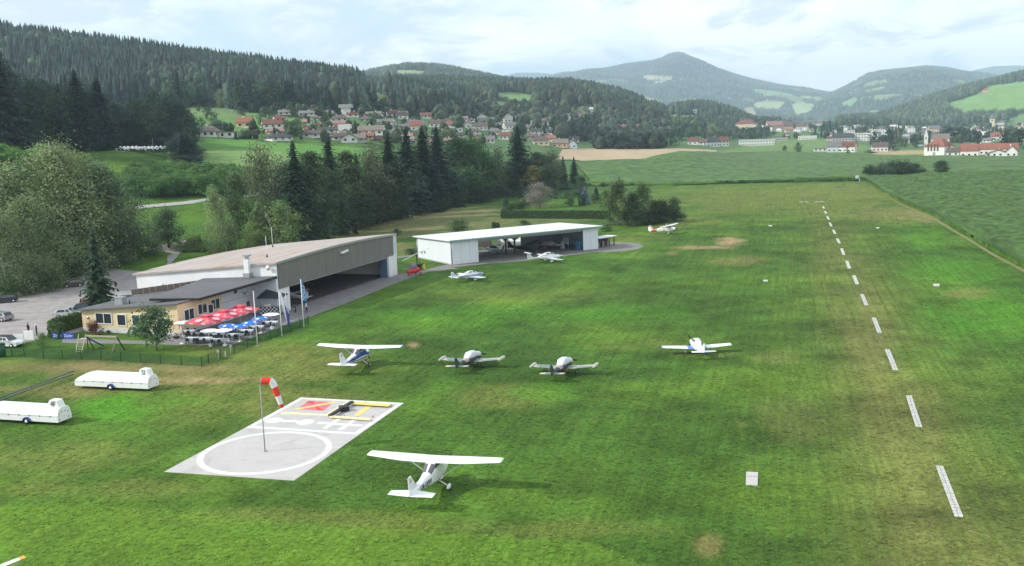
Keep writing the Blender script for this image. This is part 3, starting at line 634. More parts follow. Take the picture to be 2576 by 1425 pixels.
def get_tree(kind, i):
    key = (kind, i)
    if key in CR: return CR[key]
    s = hash_kind(kind)*31+i
    if kind == 'birch': c, cs = broad_crown(s, 20, 9.5, .14, 80, 75, .30, droop=1.2, clump=.13); t = trunk_mesh(s, 20, .22, cs, BIRCHBARK, 14, .03)
    elif kind == 'birch_big': c, cs = broad_crown(s, 20, 9.5, .06, 190, 105, .15, droop=1.0, clump=.085); t = trunk_mesh(s, 20, .16, cs, BIRCHBARK, 18, .03)
    elif kind == 'birch_light': c, cs = broad_crown(s, 18, 8, .12, 80, 90, .26, droop=.9, clump=.11); t = trunk_mesh(s, 18, .2, cs, BIRCHBARK, 12, .04, multi=2)
    elif kind == 'oak_big': c, cs = broad_crown(s, 18, 13, .06, 170, 100, .2, clump=.085); t = trunk_mesh(s, 18, .3, cs, BARK, 16)
    elif kind == 'oak': c, cs = broad_crown(s, 18, 13, .12, 84, 80, .34, clump=.12); t = trunk_mesh(s, 18, .4, cs, BARK, 16)
    elif kind == 'ash': c, cs = broad_crown(s, 22, 10, .1, 84, 80, .34, clump=.12); t = trunk_mesh(s, 22, .35, cs, BARK, 16)
    elif kind == 'bush': c, cs = broad_crown(s, 4, 4.4, .0, 34, 70, .16, clump=.15); t = trunk_mesh(s, 4, .08, cs, BARK, 8, multi=3)
    elif kind == 'small': c, cs = broad_crown(s, 6, 5.2, .26, 40, 75, .2, clump=.12); t = trunk_mesh(s, 6, .14, cs, BARK, 10)
    elif kind == 'bare': c, cs = broad_crown(s, 10, 9, .12, 60, 60, .2, clump=.13, sparse=1.5); t = trunk_mesh(s, 10, .3, cs, BARK, 34)
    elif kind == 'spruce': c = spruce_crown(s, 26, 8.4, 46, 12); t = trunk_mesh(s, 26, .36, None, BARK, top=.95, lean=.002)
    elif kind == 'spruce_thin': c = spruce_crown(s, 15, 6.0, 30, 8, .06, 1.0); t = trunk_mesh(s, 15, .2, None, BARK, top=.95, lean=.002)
    elif kind == 'thuja': c = thuja_crown(s); t = trunk_mesh(s, 4, .08, None, BARK, top=.6)
    elif kind == 'far_broad': c, cs = broad_crown(s, 14, 11, .04, 26, 20, .85, clump=.17); t = trunk_mesh(s, 14, .3, None, BARK, top=.5)
    elif kind == 'far_spruce': c = spruce_crown(s, 24, 7.5, 17, 7, .05, 1., 1.5); t = trunk_mesh(s, 24, .3, None, BARK, top=.9, lean=.0)
    CR[key] = (c, t); return CR[key]
_hk = {}
def hash_kind(k):
    if k not in _hk: _hk[k] = len(_hk)+3
    return _hk[k]
def thuja_crown(s):
    r = np.random.default_rng(s); n = 900; a = r.uniform(0, 6.28, n); z = r.uniform(.02, 1, n)*4; R = .62*np.minimum(1, (4.05-z)*1.1)**.7*np.minimum(1, .8+z*.4)
    C = np.stack([R*np.cos(a), R*np.sin(a), z], 1)*np.array([1, 1, 1]); N = np.stack([np.cos(a), np.sin(a), np.full(n, .3)], 1)+rand_unit(n, r)*.5; N /= np.linalg.norm(N, axis=1)[:, None]
    V, F = leaf_quads(C, N, .16, r); return npmesh('crown', V, F, NEEDLE, np.repeat(r.uniform(.7, 1.3, (n, 1))*np.ones((1, 3)), 4, 0))
TREECOL = {'birch': (.10, .13, .05), 'birch_big': (.1, .13, .05), 'oak_big': (.05, .08, .03), 'birch_light': (.115, .15, .045), 'oak': (.042, .072, .024), 'ash': (.055, .09, .028), 'bush': (.05, .085, .026), 'small': (.06, .095, .03),
 'bare': (.19, .155, .12), 'spruce': (.020, .038, .020), 'spruce_thin': (.028, .052, .024), 'thuja': (.028, .055, .022), 'far_broad': (.045, .075, .03), 'far_spruce': (.018, .034, .021)}
NAT = {'birch': 20, 'birch_big': 20, 'oak_big': 18, 'birch_light': 18, 'oak': 18, 'ash': 22, 'bush': 4, 'small': 6, 'bare': 10, 'spruce': 26.3, 'spruce_thin': 15.2, 'thuja': 4, 'far_broad': 14, 'far_spruce': 24}
NWID = {'birch': 9.5, 'birch_big': 9.5, 'oak_big': 13, 'birch_light': 8, 'oak': 13, 'ash': 10, 'bush': 4.4, 'small': 5.2, 'bare': 9, 'spruce': 8.4, 'spruce_thin': 6, 'thuja': 1.24, 'far_broad': 11, 'far_spruce': 7.5}
_tc = [0]
def tree(kind, x, y, h, w=None, label='', name=None, group=None, col=None, parts=True, var=3, z=None, cat=None, rz=None):
    _tc[0] += 1; i = _tc[0] % var; c, t = get_tree(kind, i); z = float(zt(x, y)) if z is None else z
    sz = h/NAT[kind]; sx = (w/NWID[kind]) if w else sz*random.uniform(.9, 1.12); rz = random.uniform(0, 6.28) if rz is None else rz
    cc = np.array(col if col is not None else TREECOL[kind])*random.uniform(.84, 1.16)*np.array([random.uniform(.82, .98), 1, random.uniform(1.0, 1.25)])*(1.05 if 'spruce' in kind or kind == 'thuja' else 1.65)
    nm = name or {'birch': 'birch_tree', 'birch_big': 'birch_tree', 'birch_light': 'birch_tree', 'spruce': 'spruce_tree', 'spruce_thin': 'spruce_tree', 'far_spruce': 'spruce_tree', 'bush': 'bush', 'thuja': 'thuja_column', 'bare': 'leafless_tree'}.get(kind, 'leafy_tree')
    ct = cat or ('bush' if nm in ('bush',) else 'tree')
    if parts:
        e = thing(nm, label, ct, (x, y, z-.05), rz, group); e.scale = (sx, sx, sz)
        o = ob('crown', c, e); o.color = (*cc, 1); ob('trunk', t, e); return e
    o = ob(nm, c, None); o.location = (x, y, z-.05); o.rotation_euler = (0, 0, rz); o.scale = (sx, sx, sz); o.color = (*cc, 1); return tag(o, label, ct, group)
def tree_px(kind, px, base, top, wpx=None, depth_y=None, **k):
    """tree whose foot stands at picture point (px, base) on the terrain and whose top reaches the row top"""
    x, y, z = hit(px, base) if depth_y is None else at_depth(px, depth_y)
    w = None if wpx is None else wpx*y/FOC*1.0
    lo, hi = 0.5, 60
    for _ in range(30):
        m = (lo+hi)/2
        if proj(x, y, z+m)[1] > top: lo = m
        else: hi = m
    return tree(kind, x, y, lo, w, z=z, **k)
def at_depth(px, Y):
    d = ray(px, 500); x = d[0]/d[1]*Y
    for _ in range(4):
        z = float(zt(x, Y)); a, b = proj(x, Y, z); x += (px-a)*Y/FOC
    return x, Y, float(zt(x, Y))

# ---- the birches on the left beside the car park
LB = [('birch', -30, 720, 470, 230), ('birch', 40, 705, 415, 250), ('birch', 110, 700, 440, 240), ('birch', 175, 690, 362, 260), ('birch', 235, 672, 395, 240), ('ash', 285, 660, 420, 200), ('birch', 20, 745, 540, 190), ('birch', 90, 730, 500, 190), ('oak', 310, 664, 545, 120), ('oak', 150, 690, 520, 150), ('birch', 205, 668, 480, 150), ('ash', 345, 640, 570, 60)]
names = ['leftmost birch at the picture edge beside the car park', 'tall birch with drooping crown, second from the left by the car park', 'grey green birch in the middle of the birch stand by the car park', 'tallest birch of the stand with a pale rounded top', 'broad birch right of the tallest one in the stand', 'leafy tree at the right end of the birch stand', 'lower yellowish birch in front at the left picture edge', 'lower birch before the stand with a white stem showing at its foot', 'dark round tree right of the stand behind the lone spruce', 'dark leafy tree filling the foot of the birch stand', 'slender birch just left of the lone spruce', 'small dark leafy tree right of the stand at the bend of the lane']
for (k, a, b, t, w), lb in zip(LB, names):
    tree_px({'birch': 'birch_big'}.get(k, 'oak_big'), a, b, t, w, label=lb, col=(.155, .18, .075) if k == 'birch' else (.068, .1, .042))
for i, (a, b, t, w) in enumerate([(20, 750, 690, 70), (75, 742, 695, 60), (130, 735, 690, 60), (40, 735, 672, 60), (100, 722, 668, 60), (150, 700, 655, 60), (190, 700, 640, 60), (260, 680, 640, 50), (318, 655, 610, 50), (355, 650, 620, 45), (0, 715, 640, 80), (60, 700, 640, 80), (215, 690, 640, 45)]):
    tree_px('bush', a, b, t, w, label='low green bush in the undergrowth along the edge of the car park', group='undergrowth bushes by the car park', col=(.055, .09, .03))
tree_px('spruce_thin', 252, 778, 568, 84, label='lone spruce standing behind the grey flat roof of the cafe', rz=1.)
# ---- trees and shrubs between the lane and the hangar
MID = [('oak', 424, 624, 527, 96, 'dark round tree alone on the lit meadow behind the hangar', (.035, .058, .024)), ('birch_light', 548, 636, 470, 70, 'pale poplar like tree with a thin stem behind the left half of the hangar', (.15, .19, .075)), ('ash', 600, 600, 437, 84, 'leafy tree with a dark leaning stem left of the big dark grove', (.06, .09, .03)),
 ('birch_light', 640, 628, 560, 70, 'small light green birch behind the hangar roof, left of the rounder one', (.16, .2, .06)), ('birch_light', 712, 622, 508, 110, 'light green birch in front of the dark grove behind the hangar', (.17, .215, .065)), ('birch_light', 585, 632, 565, 70, 'low light green birch right of the pale poplar', (.13, .165, .06)), ('bush', 500, 632, 590, 60, 'olive bush at the bend of the lane behind the hangar', (.09, .11, .04)), ('bush', 455, 632, 600, 50, 'green bush under the dark round tree on the meadow', (.065, .1, .03)), ('bush', 385, 645, 610, 60, 'leafy bush between the spruce and the dark round tree', (.055, .085, .028)), ('bush', 670, 625, 590, 60, 'olive bush behind the middle of the hangar roof', (.08, .105, .04)), ('bush', 760, 608, 575, 60, 'dark bush at the foot of the grove behind the hangar roof', (.04, .065, .025)), ('bush', 1000, 592, 575, 26, 'small bush beside the far corner of the big hangar', None), ('bush', 1148, 590, 549, 62, 'round green tree like bush left of the red roofed shed', (.06, .09, .032)),
 ('bush', 1070, 632, 612, 50, 'dark hedge bush left of the white hangar wall', (.03, .055, .02)), ('bush', 1035, 640, 625, 36, 'low dark bush between the two hangars', (.035, .06, .02)), ('thuja', 1243, 578, 558, 12, 'small dark thuja behind the white hangar roof, left of its twin', None), ('thuja', 1252, 578, 560, 11, 'small dark thuja behind the white hangar roof, right of its twin', None), ('bush', 1320, 572, 554, 34, 'dark low shrub behind the ridge of the white hangar roof', (.035, .055, .028))]
for k, a, b, t, w, lb, c in MID: tree_px(k, a, b, t, w, label=lb, col=c)
# ---- the grove
GR = [('birch', 672, 590, 362, 130, 'pale willow like tree at the left edge of the grove', (.095, .11, .05)), ('spruce_thin', 690, 598, 505, 60, 'low dark spruce at the left foot of the grove', None), ('spruce', 752, 605, 350, 110, 'tall spruce with a pale stem at the left side of the grove', (.024, .042, .02)), ('ash', 795, 600, 385, 120, 'olive leafy tree between the two left spruces of the grove', (.05, .07, .028)), ('spruce', 838, 585, 336, 100, 'slim dark spruce sticking out of the left part of the grove', None), ('oak', 835, 590, 430, 110, 'dark leafy tree at the front left of the grove', (.035, .055, .024)), ('ash', 880, 575, 384, 110, 'grey green leafy tree left of the middle of the grove', (.05, .066, .03)), ('spruce', 905, 560, 385, 70, 'small spruce top among the leafy trees of the grove', None), ('birch', 940, 560, 362, 100, 'grey tree with bare branches in the middle of the grove', (.085, .085, .05)), ('oak', 950, 560, 440, 120, 'dark low tree at the foot of the middle of the grove', (.03, .046, .022)), ('spruce', 985, 545, 330, 110, 'dark spruce left of the twin tall spruces', None), ('ash', 1000, 548, 400, 120, 'dark leafy tree before the twin tall spruces', (.038, .055, .026)), ('spruce', 1030, 535, 318, 110, 'left of the twin tallest dark spruces in the grove', (.014, .028, .016)), ('spruce', 1070, 530, 315, 120, 'right of the twin tallest dark spruces in the grove', (.014, .028, .016)), ('spruce', 1105, 522, 318, 110, 'dark spruce directly right of the twin tallest ones', (.016, .03, .018)), ('oak', 1080, 530, 450, 110, 'low dark tree at the foot of the twin tall spruces', (.022, .035, .018)),
 ('ash', 1150, 512, 345, 110, 'deep green leafy tree right of the twin tall spruces', (.035, .065, .024)), ('oak', 1190, 505, 350, 130, 'broad deep green tree in the right half of the grove', (.04, .075, .026)), ('ash', 1215, 500, 385, 90, 'rounded green tree in the right half of the grove', (.04, .07, .026)), ('birch', 1255, 492, 372, 70, 'thin leafy tree left of the lone big spruce of the grove', (.055, .075, .03)), ('spruce', 1306, 485, 314, 100, 'lone big spruce at the right end of the grove with a pointed top', (.02, .036, .02)), ('ash', 1355, 482, 385, 70, 'airy leafy tree right of the lone big spruce', (.06, .075, .035)), ('birch', 1390, 480, 378, 80, 'greyish airy tree above the garden right of the big spruce', (.075, .085, .045)), ('spruce', 1418, 478, 392, 32, 'narrow dark spruce left of its twin beside the maize field', None), ('spruce', 1445, 476, 394, 36, 'narrow dark spruce closest to the maize field', None), ('spruce', 1240, 492, 400, 50, 'slim spruce half hidden in the right part of the grove', None),
 ('ash', 1340, 487, 418, 80, 'tree with yellow brown leaves above the garden', (.14, .12, .03)), ('oak', 1385, 488, 420, 90, 'dark tree behind the leafless garden tree', (.035, .05, .026)), ('ash', 1462, 492, 442, 44, 'bright blue green tree at the right end of the garden', (.06, .1, .05)), ('oak', 1130, 518, 440, 90, 'dark undergrowth tree in the middle right of the grove', (.025, .04, .02)), ('birch', 720, 596, 400, 110, 'grey green tree behind the tall spruce with the pale stem', (.06, .075, .036)), ('oak', 770, 606, 500, 110, 'low dark tree at the front foot of the grove', (.026, .04, .02)), ('oak', 900, 578, 480, 110, 'low dark tree under the grey green tree of the grove', (.025, .038, .02)), ('ash', 1278, 490, 420, 60, 'leafy tree touching the left side of the lone big spruce', (.045, .065, .028))]
for k, a, b, t, w, lb, c in GR: tree_px(k, a, b, t, w, label=lb, col=c)
for i in range(30):
    t = i/29; a = 690+t*560; b = 603-t*100+random.uniform(-6, 6); tree_px('bush', a, b, b-random.uniform(22, 48), random.uniform(50, 80), label='dark shrub in the undergrowth along the foot of the grove', group='undergrowth shrubs of the grove', col=(.024, .04, .018))
for i in range(16):
    a = 1065+i*21; b = 507-i*.9+random.uniform(-1, 1); tree_px('bush', a, b, b-random.uniform(18, 26), 32, label='round green shrub in the row behind the brown meadow', group='shrub row behind the meadow', col=(.032, .058, .024))
# ---- garden
GD = [('bare', 1358, 524, 459, 82, 'leafless greyish tree in the garden behind the clipped hedge', (.21, .17, .14)), ('bush', 1378, 492, 470, 34, 'yellow shrub behind the leafless tree', (.24, .2, .03)), ('thuja', 1273, 527, 497, 13, 'dark thuja column at the left corner of the clipped hedge', None), ('thuja', 1311, 500, 462, 16, 'dark thuja column left of the leafless tree', None), ('spruce_thin', 1472, 515, 470, 34, 'silvery blue spruce in the garden', (.13, .16, .17)), ('thuja', 1464, 518, 490, 18, 'dark green thuja column before the silvery spruce', None), ('bush', 1434, 518, 498, 30, 'round clipped bush left of the silvery spruce', (.035, .055, .024)), ('spruce_thin', 1500, 500, 468, 22, 'small dark spruce right of the silvery one', (.03, .045, .035)), ('bush', 1495, 512, 486, 40, 'mixed green shrub right of the silvery spruce', (.05, .08, .03)), ('bush', 1425, 500, 480, 34, 'green shrub at the back of the garden', (.045, .08, .028)), ('bush', 1395, 500, 478, 34, 'dark green shrub at the back of the garden behind the leafless tree', (.035, .06, .026)), ('bush', 1460, 498, 472, 40, 'leafy shrub behind the silvery spruce', (.04, .07, .03)), ('bush', 1526, 500, 478, 24, 'dark shrub at the right back of the garden', (.03, .05, .024)), ('bush', 1515, 470, 459, 18, 'small round bush at the edge of the maize field', (.035, .055, .02))]
for k, a, b, t, w, lb, c in GD: tree_px(k, a, b, t, w, label=lb, col=c)
BG = [('birch_light', 1555, 568, 453, 84, 'airy birch with several white stems right of the clipped hedge', (.07, .09, .035)), ('birch_light', 1620, 565, 462, 60, 'tall slim birch in the small copse by the airfield', (.06, .085, .033)), ('oak', 1590, 565, 485, 70, 'dark tree between the two birches of the copse', (.028, .045, .022)), ('oak', 1645, 562, 505, 70, 'dark low tree in the middle of the copse', (.026, .042, .02)), ('bush', 1665, 560, 502, 60, 'dark leafy shrub near the right end of the copse', (.028, .044, .02)), ('oak', 1697, 556, 496, 44, 'roundish tree at the right end of the copse', (.04, .065, .028)), ('bush', 1700, 556, 525, 50, 'dark shrub at the right tip of the copse', (.022, .036, .018)), ('bush', 1600, 570, 535, 60, 'dark shrub under the birches of the copse', (.024, .04, .018)), ('bush', 1640, 566, 530, 66, 'dark shrub at the foot of the copse', (.022, .036, .018)), ('bush', 1528, 582, 563, 40, 'small shrub behind the right end of the white hangar', (.05, .07, .03)), ('bush', 1675, 560, 532, 60, 'dark shrub left of the right tip of the copse', (.022, .036, .018))]
for k, a, b, t, w, lb, c in BG: tree_px(k, a, b, t, w, label=lb, col=c)
# bush clump in the maize and the ditch line
for i, (a, b, t, w) in enumerate([(2192, 446, 414, 46), (2215, 446, 408, 50), (2240, 446, 404, 50), (2262, 446, 401, 50), (2285, 444, 408, 46), (2305, 442, 410, 44), (2325, 440, 426, 36), (2250, 447, 420, 60), (2205, 447, 428, 50), (2290, 444, 424, 50), (2343, 440, 432, 26)]):
    tree_px('bush', a, b, t, w, label='dark bush in the clump standing in the maize field', group='bush clump in the maize', col=(.03, .048, .024), cat='bush')
tree_px('oak', 2368, 440, 405, 46, label='round dark tree alone in the maize right of the bush clump', col=(.032, .05, .024))
for i in range(60):
    a = 1470+i*11.9; b = 470-(i/59)*14; tree_px('bush', a, b, b-random.uniform(4, 10), random.uniform(14, 24), label='low dark shrub in the ditch line between runway and maize', group='shrubs in the ditch line', col=np.array((.035, .055, .022))*random.uniform(.8, 1.6), parts=False)
# ---- plantation of young leafy trees beyond the country road (rows merge: individual trees)
for i in range(105):
    t = random.random(); a = 335+t*310; d = random.random(); b = 503-t*16-d*(52-32*t)
    tree_px('small', a, b, b-random.uniform(44, 56), random.uniform(42, 58), label='young broad leaved tree in the dense plantation beyond the country road', group='plantation beyond the country road', col=np.array((.07, .13, .034))*random.uniform(.8, 1.35), parts=False, name='plantation_tree')
for i in range(26):
    a = -30+i*7.5+random.uniform(-8, 8); b = 440+random.uniform(-22, 12); tree_px('small', a, b, b-random.uniform(52, 64), random.uniform(50, 70), label='bright green young tree in the plantation above the birches', group='plantation above the birches', col=(.08, .16, .03), parts=False, name='plantation_tree')
# ---- dark wood on the left slope : individuals, largest in view
OUTL = [(-60, 80), (0, 95), (30, 150), (60, 175), (100, 170), (150, 188), (200, 172), (225, 200), (258, 190), (290, 232), (350, 252), (400, 226), (440, 240), (460, 290), (490, 330)]
for i in range(150):
    a = random.uniform(-60, 480); f = random.random(); Y = (426 if 240 < a < 460 else 372)+f*58; top = float(np.interp(a, *zip(*OUTL)))+4+(1-f)*random.uniform(20, 110)+random.random()**2*22
    conif = random.random() < (.8 if f > .5 else .5); kd = 'spruce' if conif else 'oak'
    tree_px(kd, a, 0, top, random.uniform(44, 66) if conif else random.uniform(70, 110), depth_y=Y, label='dark spruce in the wood on the slope at the left edge' if conif else 'dark leafy tree in the wood on the slope at the left edge', group='spruces of the dark wood on the left slope' if conif else 'leafy trees of the dark wood on the left slope', col=(.018, .034, .024) if conif else (.028, .046, .030), parts=False)
for a, b, t, w, lb in [(468, 370, 274, 80, 'green rounded tree at the right end of the dark wood'), (440, 374, 235, 80, 'dark tree second from the right end of the dark wood'), (395, 372, 228, 90, 'leafy dark tree above the wrapped bales'), (35, 378, 248, 150, 'big dark leafy tree at the lower left of the wood'), (300, 372, 260, 90, 'dark tree behind the log pile at the wood edge'), (350, 372, 250, 90, 'dark tree above the right half of the log pile'), (250, 374, 230, 110, 'dark tree in the front row of the wood left of the log pile'), (425, 375, 246, 100, 'dark tree fourth from the right end of the wood'), (455, 375, 258, 90, 'dark tree third from the right end of the wood'), (480, 373, 300, 60, 'low dark tree at the very right end of the wood'), (185, 380, 225, 110, 'dark tree in the front row of the wood, third from the picture edge'), (110, 380, 215, 120, 'dark tree in the front row of the wood, second from the picture edge')]:
    tree_px('oak', a, b, t, w, label=lb, col=(.03, .048, .027))
tree_px('spruce', 8, 380, 92, 150, label='tallest dark spruce of the wood at the left picture edge', col=(.016, .03, .019))
tree_px('spruce', 205, 380, 172, 120, label='pointed dark spruce rising from the middle of the wood', col=(.016, .03, .019))
tree_px('spruce', 258, 379, 190, 100, label='pointed dark spruce right of the middle of the wood', col=(.016, .03, .019))
tree_px('birch', 560, 272, 225, 40, label='pale tree in front of the wooded hillside above the meadow', col=(.14, .16, .09))

# ---- forests on the hills: the nearest as trees, the rest merged
def proto_far(kind, s, n=7, tiers=4):
    r = np.random.default_rng(s); V, T, C = [], [], []
    if kind == 'c':
        for t in range(tiers):
            z0 = .04+t*.9/tiers*1.0; z1 = min(1.0, z0+1.5/tiers+.1); R = .18*(1-t/(tiers+.3)); o = len(V); a0 = r.uniform(0, 6); q = r.uniform(.75, 1.25)
            for k in range(n): a = a0+6.283*k/n; rr = R*(r.uniform(.7, 1.2)); V.append((rr*math.cos(a), rr*math.sin(a), z0+r.uniform(-.04, .04))); C.append(q*.8)
            V.append((r.normal()*.01, r.normal()*.01, z1 if t < tiers-1 else 1.0)); C.append(q*1.2)
            for k in range(n): T.append((o+k, o+(k+1) % n, o+n))
    else:
        m = 5; o = 0
        for i in range(m):
            t = (i+.5)/m; R = .22*math.sin(math.pi*(t*.85+.12))**.6; z = .05+.80*t
            for k in range(n): a = 6.283*(k+.5*(i % 2))/n; rr = R*r.uniform(.72, 1.25); V.append((rr*math.cos(a), rr*math.sin(a), z+r.uniform(-.06, .06))); C.append(r.uniform(.75, 1.3))
        V.append((0, 0, .86)); C.append(1.1)
        for i in range(m-1):
            for k in range(n): a, b = i*n+k, i*n+(k+1) % n; T += [(a, b, b+n), (a, b+n, a+n)]
        for k in range(n): T.append(((m-1)*n+k, (m-1)*n+(k+1) % n, m*n))
    return np.array(V), np.array(T), np.array(C)
def forest(name, label, X, Y, Hh, conif, colc, colb, wid=1.0, tiers=4, n=7):
    pr = {('c', i): proto_far('c', i+20, n, tiers) for i in range(4)}; pr.update({('b', i): proto_far('b', i+40, n) for i in range(4)})
    Z = zt(X, Y); Vs, Fs, Ts = [], [], []; o = 0; kk = np.where(conif, 0, 1); vi = rng.integers(0, 4, len(X))
    for key, (V, T, C) in pr.items():
        s = np.nonzero((kk == (0 if key[0] == 'c' else 1)) & (vi == key[1]))[0]
        if not len(s): continue
        a = rng.uniform(0, 6.28, len(s)); ca, sa = np.cos(a), np.sin(a); h = Hh[s]; w = h*wid*rng.uniform(.8, 1.3, len(s))
        x = (V[None, :, 0]*ca[:, None]-V[None, :, 1]*sa[:, None])*w[:, None]+X[s][:, None]; y = (V[None, :, 0]*sa[:, None]+V[None, :, 1]*ca[:, None])*w[:, None]+Y[s][:, None]; z = V[None, :, 2]*h[:, None]+Z[s][:, None]-.5
        Vs.append(np.stack([x, y, z], 2).reshape(-1, 3)); Fs.append((T[None]+(np.arange(len(s))*len(V))[:, None, None]).reshape(-1, 3)+o); o += len(s)*len(V)
        base = np.array(colc if key[0] == 'c' else colb); tn = base[None]*rng.uniform(.6, 1.5, (len(s), 1))*(.6+.85*fbm(X[s]/90, Y[s]/120, 13, 3))[:, None]*np.c_[rng.uniform(.85, 1.25, len(s)), np.ones(len(s)), rng.uniform(.8, 1.15, len(s))]
        Ts.append((tn[:, None, :]*C[None, :, None]).reshape(-1, 3))
    me = npmesh(name, np.concatenate(Vs), np.concatenate(Fs), NEEDLE, np.concatenate(Ts)); return stuff(ob(name, me), label, 'forest')
def scatter(pxr, Yr, n, test):
    """random points between two picture columns and two distances (even per area), kept where test(px, py, x, y) holds"""
    Y = np.sqrt(rng.uniform(Yr[0]**2, Yr[1]**2, n)); pxs = rng.uniform(*pxr, n); d = np.array([ray(0, 400), ray(2576, 400)]); u0, u1 = d[0][0]/d[0][1], d[1][0]/d[1][1]
    u = u0+(u1-u0)*pxs/2576; X = u*Y; Z = zt(X, Y); px, py = proj(X, Y, Z); k = test(px, py, X, Y, Z); return X[k], Y[k], px[k], py[k]
def nofield(px, py, y=None):
    m = np.zeros(px.shape, bool)
    for poly, c in FIELDS:
        m |= inpoly(px, py, poly)
        if y is not None:
            for q in (.35, .7): m |= inpoly(px, py-q*20*FOC/y, poly)
    return ~m
# hillside forest on the left
X, Y, a, b = scatter((-80, 1180), (640, 1320), 26000, lambda a, b, x, y, z: nofield(a, b, y) & (b < 276-(a > 760)*0+np.clip((a-700)*.03, 0, 18)) & (z > 40))
d = np.hypot(X, Y); order = np.argsort(d); keep = order[:11000]; near = keep[:110]; rest = keep[110:]
for i in near:
    conif = random.random() < .62
    tree('far_spruce' if conif else 'far_broad', X[i], Y[i], random.uniform(19, 27) if conif else random.uniform(14, 20), label='dark spruce at the lower edge of the wooded hillside above the village' if conif else 'leafy tree at the lower edge of the wooded hillside above the village', group='spruces at the lower edge of the hillside' if conif else 'leafy trees at the lower edge of the hillside', col=(.022, .04, .028) if conif else (.045, .068, .036), parts=False)
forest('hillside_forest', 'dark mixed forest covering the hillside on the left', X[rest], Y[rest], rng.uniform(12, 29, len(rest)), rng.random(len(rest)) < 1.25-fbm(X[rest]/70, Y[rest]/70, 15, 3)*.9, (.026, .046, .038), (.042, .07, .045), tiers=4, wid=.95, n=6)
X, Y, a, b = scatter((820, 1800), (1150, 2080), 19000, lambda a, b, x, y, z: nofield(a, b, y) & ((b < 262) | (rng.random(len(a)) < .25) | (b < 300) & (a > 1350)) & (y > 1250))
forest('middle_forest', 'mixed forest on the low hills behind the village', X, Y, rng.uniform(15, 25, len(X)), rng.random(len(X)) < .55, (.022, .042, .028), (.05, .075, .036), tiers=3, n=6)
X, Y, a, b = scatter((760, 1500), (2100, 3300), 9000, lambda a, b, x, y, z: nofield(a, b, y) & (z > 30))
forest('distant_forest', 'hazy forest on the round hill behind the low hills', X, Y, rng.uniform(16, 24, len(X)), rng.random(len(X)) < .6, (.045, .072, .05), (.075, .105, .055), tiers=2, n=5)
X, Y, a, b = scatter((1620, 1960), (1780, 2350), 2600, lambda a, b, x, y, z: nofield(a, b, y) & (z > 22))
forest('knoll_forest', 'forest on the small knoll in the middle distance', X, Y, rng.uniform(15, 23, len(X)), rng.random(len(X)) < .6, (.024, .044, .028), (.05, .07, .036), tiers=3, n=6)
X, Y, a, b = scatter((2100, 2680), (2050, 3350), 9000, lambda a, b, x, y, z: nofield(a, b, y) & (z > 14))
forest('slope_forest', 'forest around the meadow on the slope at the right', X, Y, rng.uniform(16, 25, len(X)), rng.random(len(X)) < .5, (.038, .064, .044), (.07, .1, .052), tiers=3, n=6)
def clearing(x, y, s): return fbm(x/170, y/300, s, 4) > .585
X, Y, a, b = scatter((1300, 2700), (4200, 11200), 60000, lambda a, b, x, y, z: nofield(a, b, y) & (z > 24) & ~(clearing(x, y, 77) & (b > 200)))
forest('mountain_forest', 'hazy forest on the mountain with the pointed summit and its neighbour', X, Y, rng.uniform(16, 26, len(X)), rng.random(len(X)) < .6, (.055, .085, .062), (.09, .12, .07), wid=1.5, tiers=1, n=4)  # distant haze partly put into the lighter, bluer tree colours
# ================================================================ BUILDINGS OF THE AIRFIELD
def frameM(o, ang, z=0.): return Matrix.Translation((o[0], o[1], z)) @ Matrix.Rotation(ang, 4, 'Z')
def onwall(px, py, p0, p1):
    """where the sight line through a picture point meets the upright plane through p0-p1: distance along, height"""
    d = ray(px, py); p0, p1 = np.array(p0), np.array(p1); e = (p1-p0)/np.linalg.norm(p1-p0); n = np.array([-e[1], e[0]])
    t = (p0@n)/(d[:2]@n); q = d*t; return float((q[:2]-p0)@e), float(q[2]+CAMH)
def zover(x, y, py):
    lo, hi = -2, 70
    for _ in range(40):
        m = (lo+hi)/2
        if proj(x, y, m)[1] > py: lo = m
        else: hi = m
    return lo
_wm = {}
def window(parent, M, w, h, panes=2, fr=None, depth=.10, fw=.09, name='window'):
    """frame and mullions proud of the wall, glass behind; local x along the wall, -y outwards, z up, origin lower left"""
    key = (round(w, 2), round(h, 2), panes, fr.name if fr else '', round(fw, 2))
    if key not in _wm:
        a = MB(); a.box(0, w, -depth, .02, 0, fw).box(0, w, -depth, .02, h-fw, h).box(0, fw, -depth, .02, fw, h-fw).box(w-fw, w, -depth, .02, fw, h-fw)
        for i in range(1, panes): x = w*i/panes; a.box(x-fw*.4, x+fw*.4, -depth*.9, .02, fw, h-fw)
        g = MB(); g.box(fw, w-fw, -.03, .01, fw, h-fw); _wm[key] = (a.mesh(name, fr or WHITE), g.mesh('pane', GLASS))
    o = ob(name, _wm[key][0], parent, M); ob('pane', _wm[key][1], o); return o
ROOFG = mat('grey_roof', (.115, .118, .125), .85, .1, .6, bump=.004, dirt=(.17, .17, .17), dirtamt=.5, stretch=(1, .3, 1))
ROOFP = mat('rusty_gravel_roof', (.41, .355, .325), .95, .16, .35, bump=.01, dirt=(.40, .25, .19), dirtamt=.85, stretch=(.25, 1.4, 1))
ROOFW = mat('white_metal_roof', (.72, .74, .76), .45, .04, .4, dirt=(.6, .6, .58), dirtamt=.3)
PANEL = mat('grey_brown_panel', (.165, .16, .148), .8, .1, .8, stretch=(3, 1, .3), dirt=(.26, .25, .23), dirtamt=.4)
YELL = mat('yellow_render', (.70, .55, .33), .85, .06, .5, dirt=(.55, .42, .25), dirtamt=.3)
SKIRT = mat('white_plinth', (.58, .6, .64), .85, .08, 1)
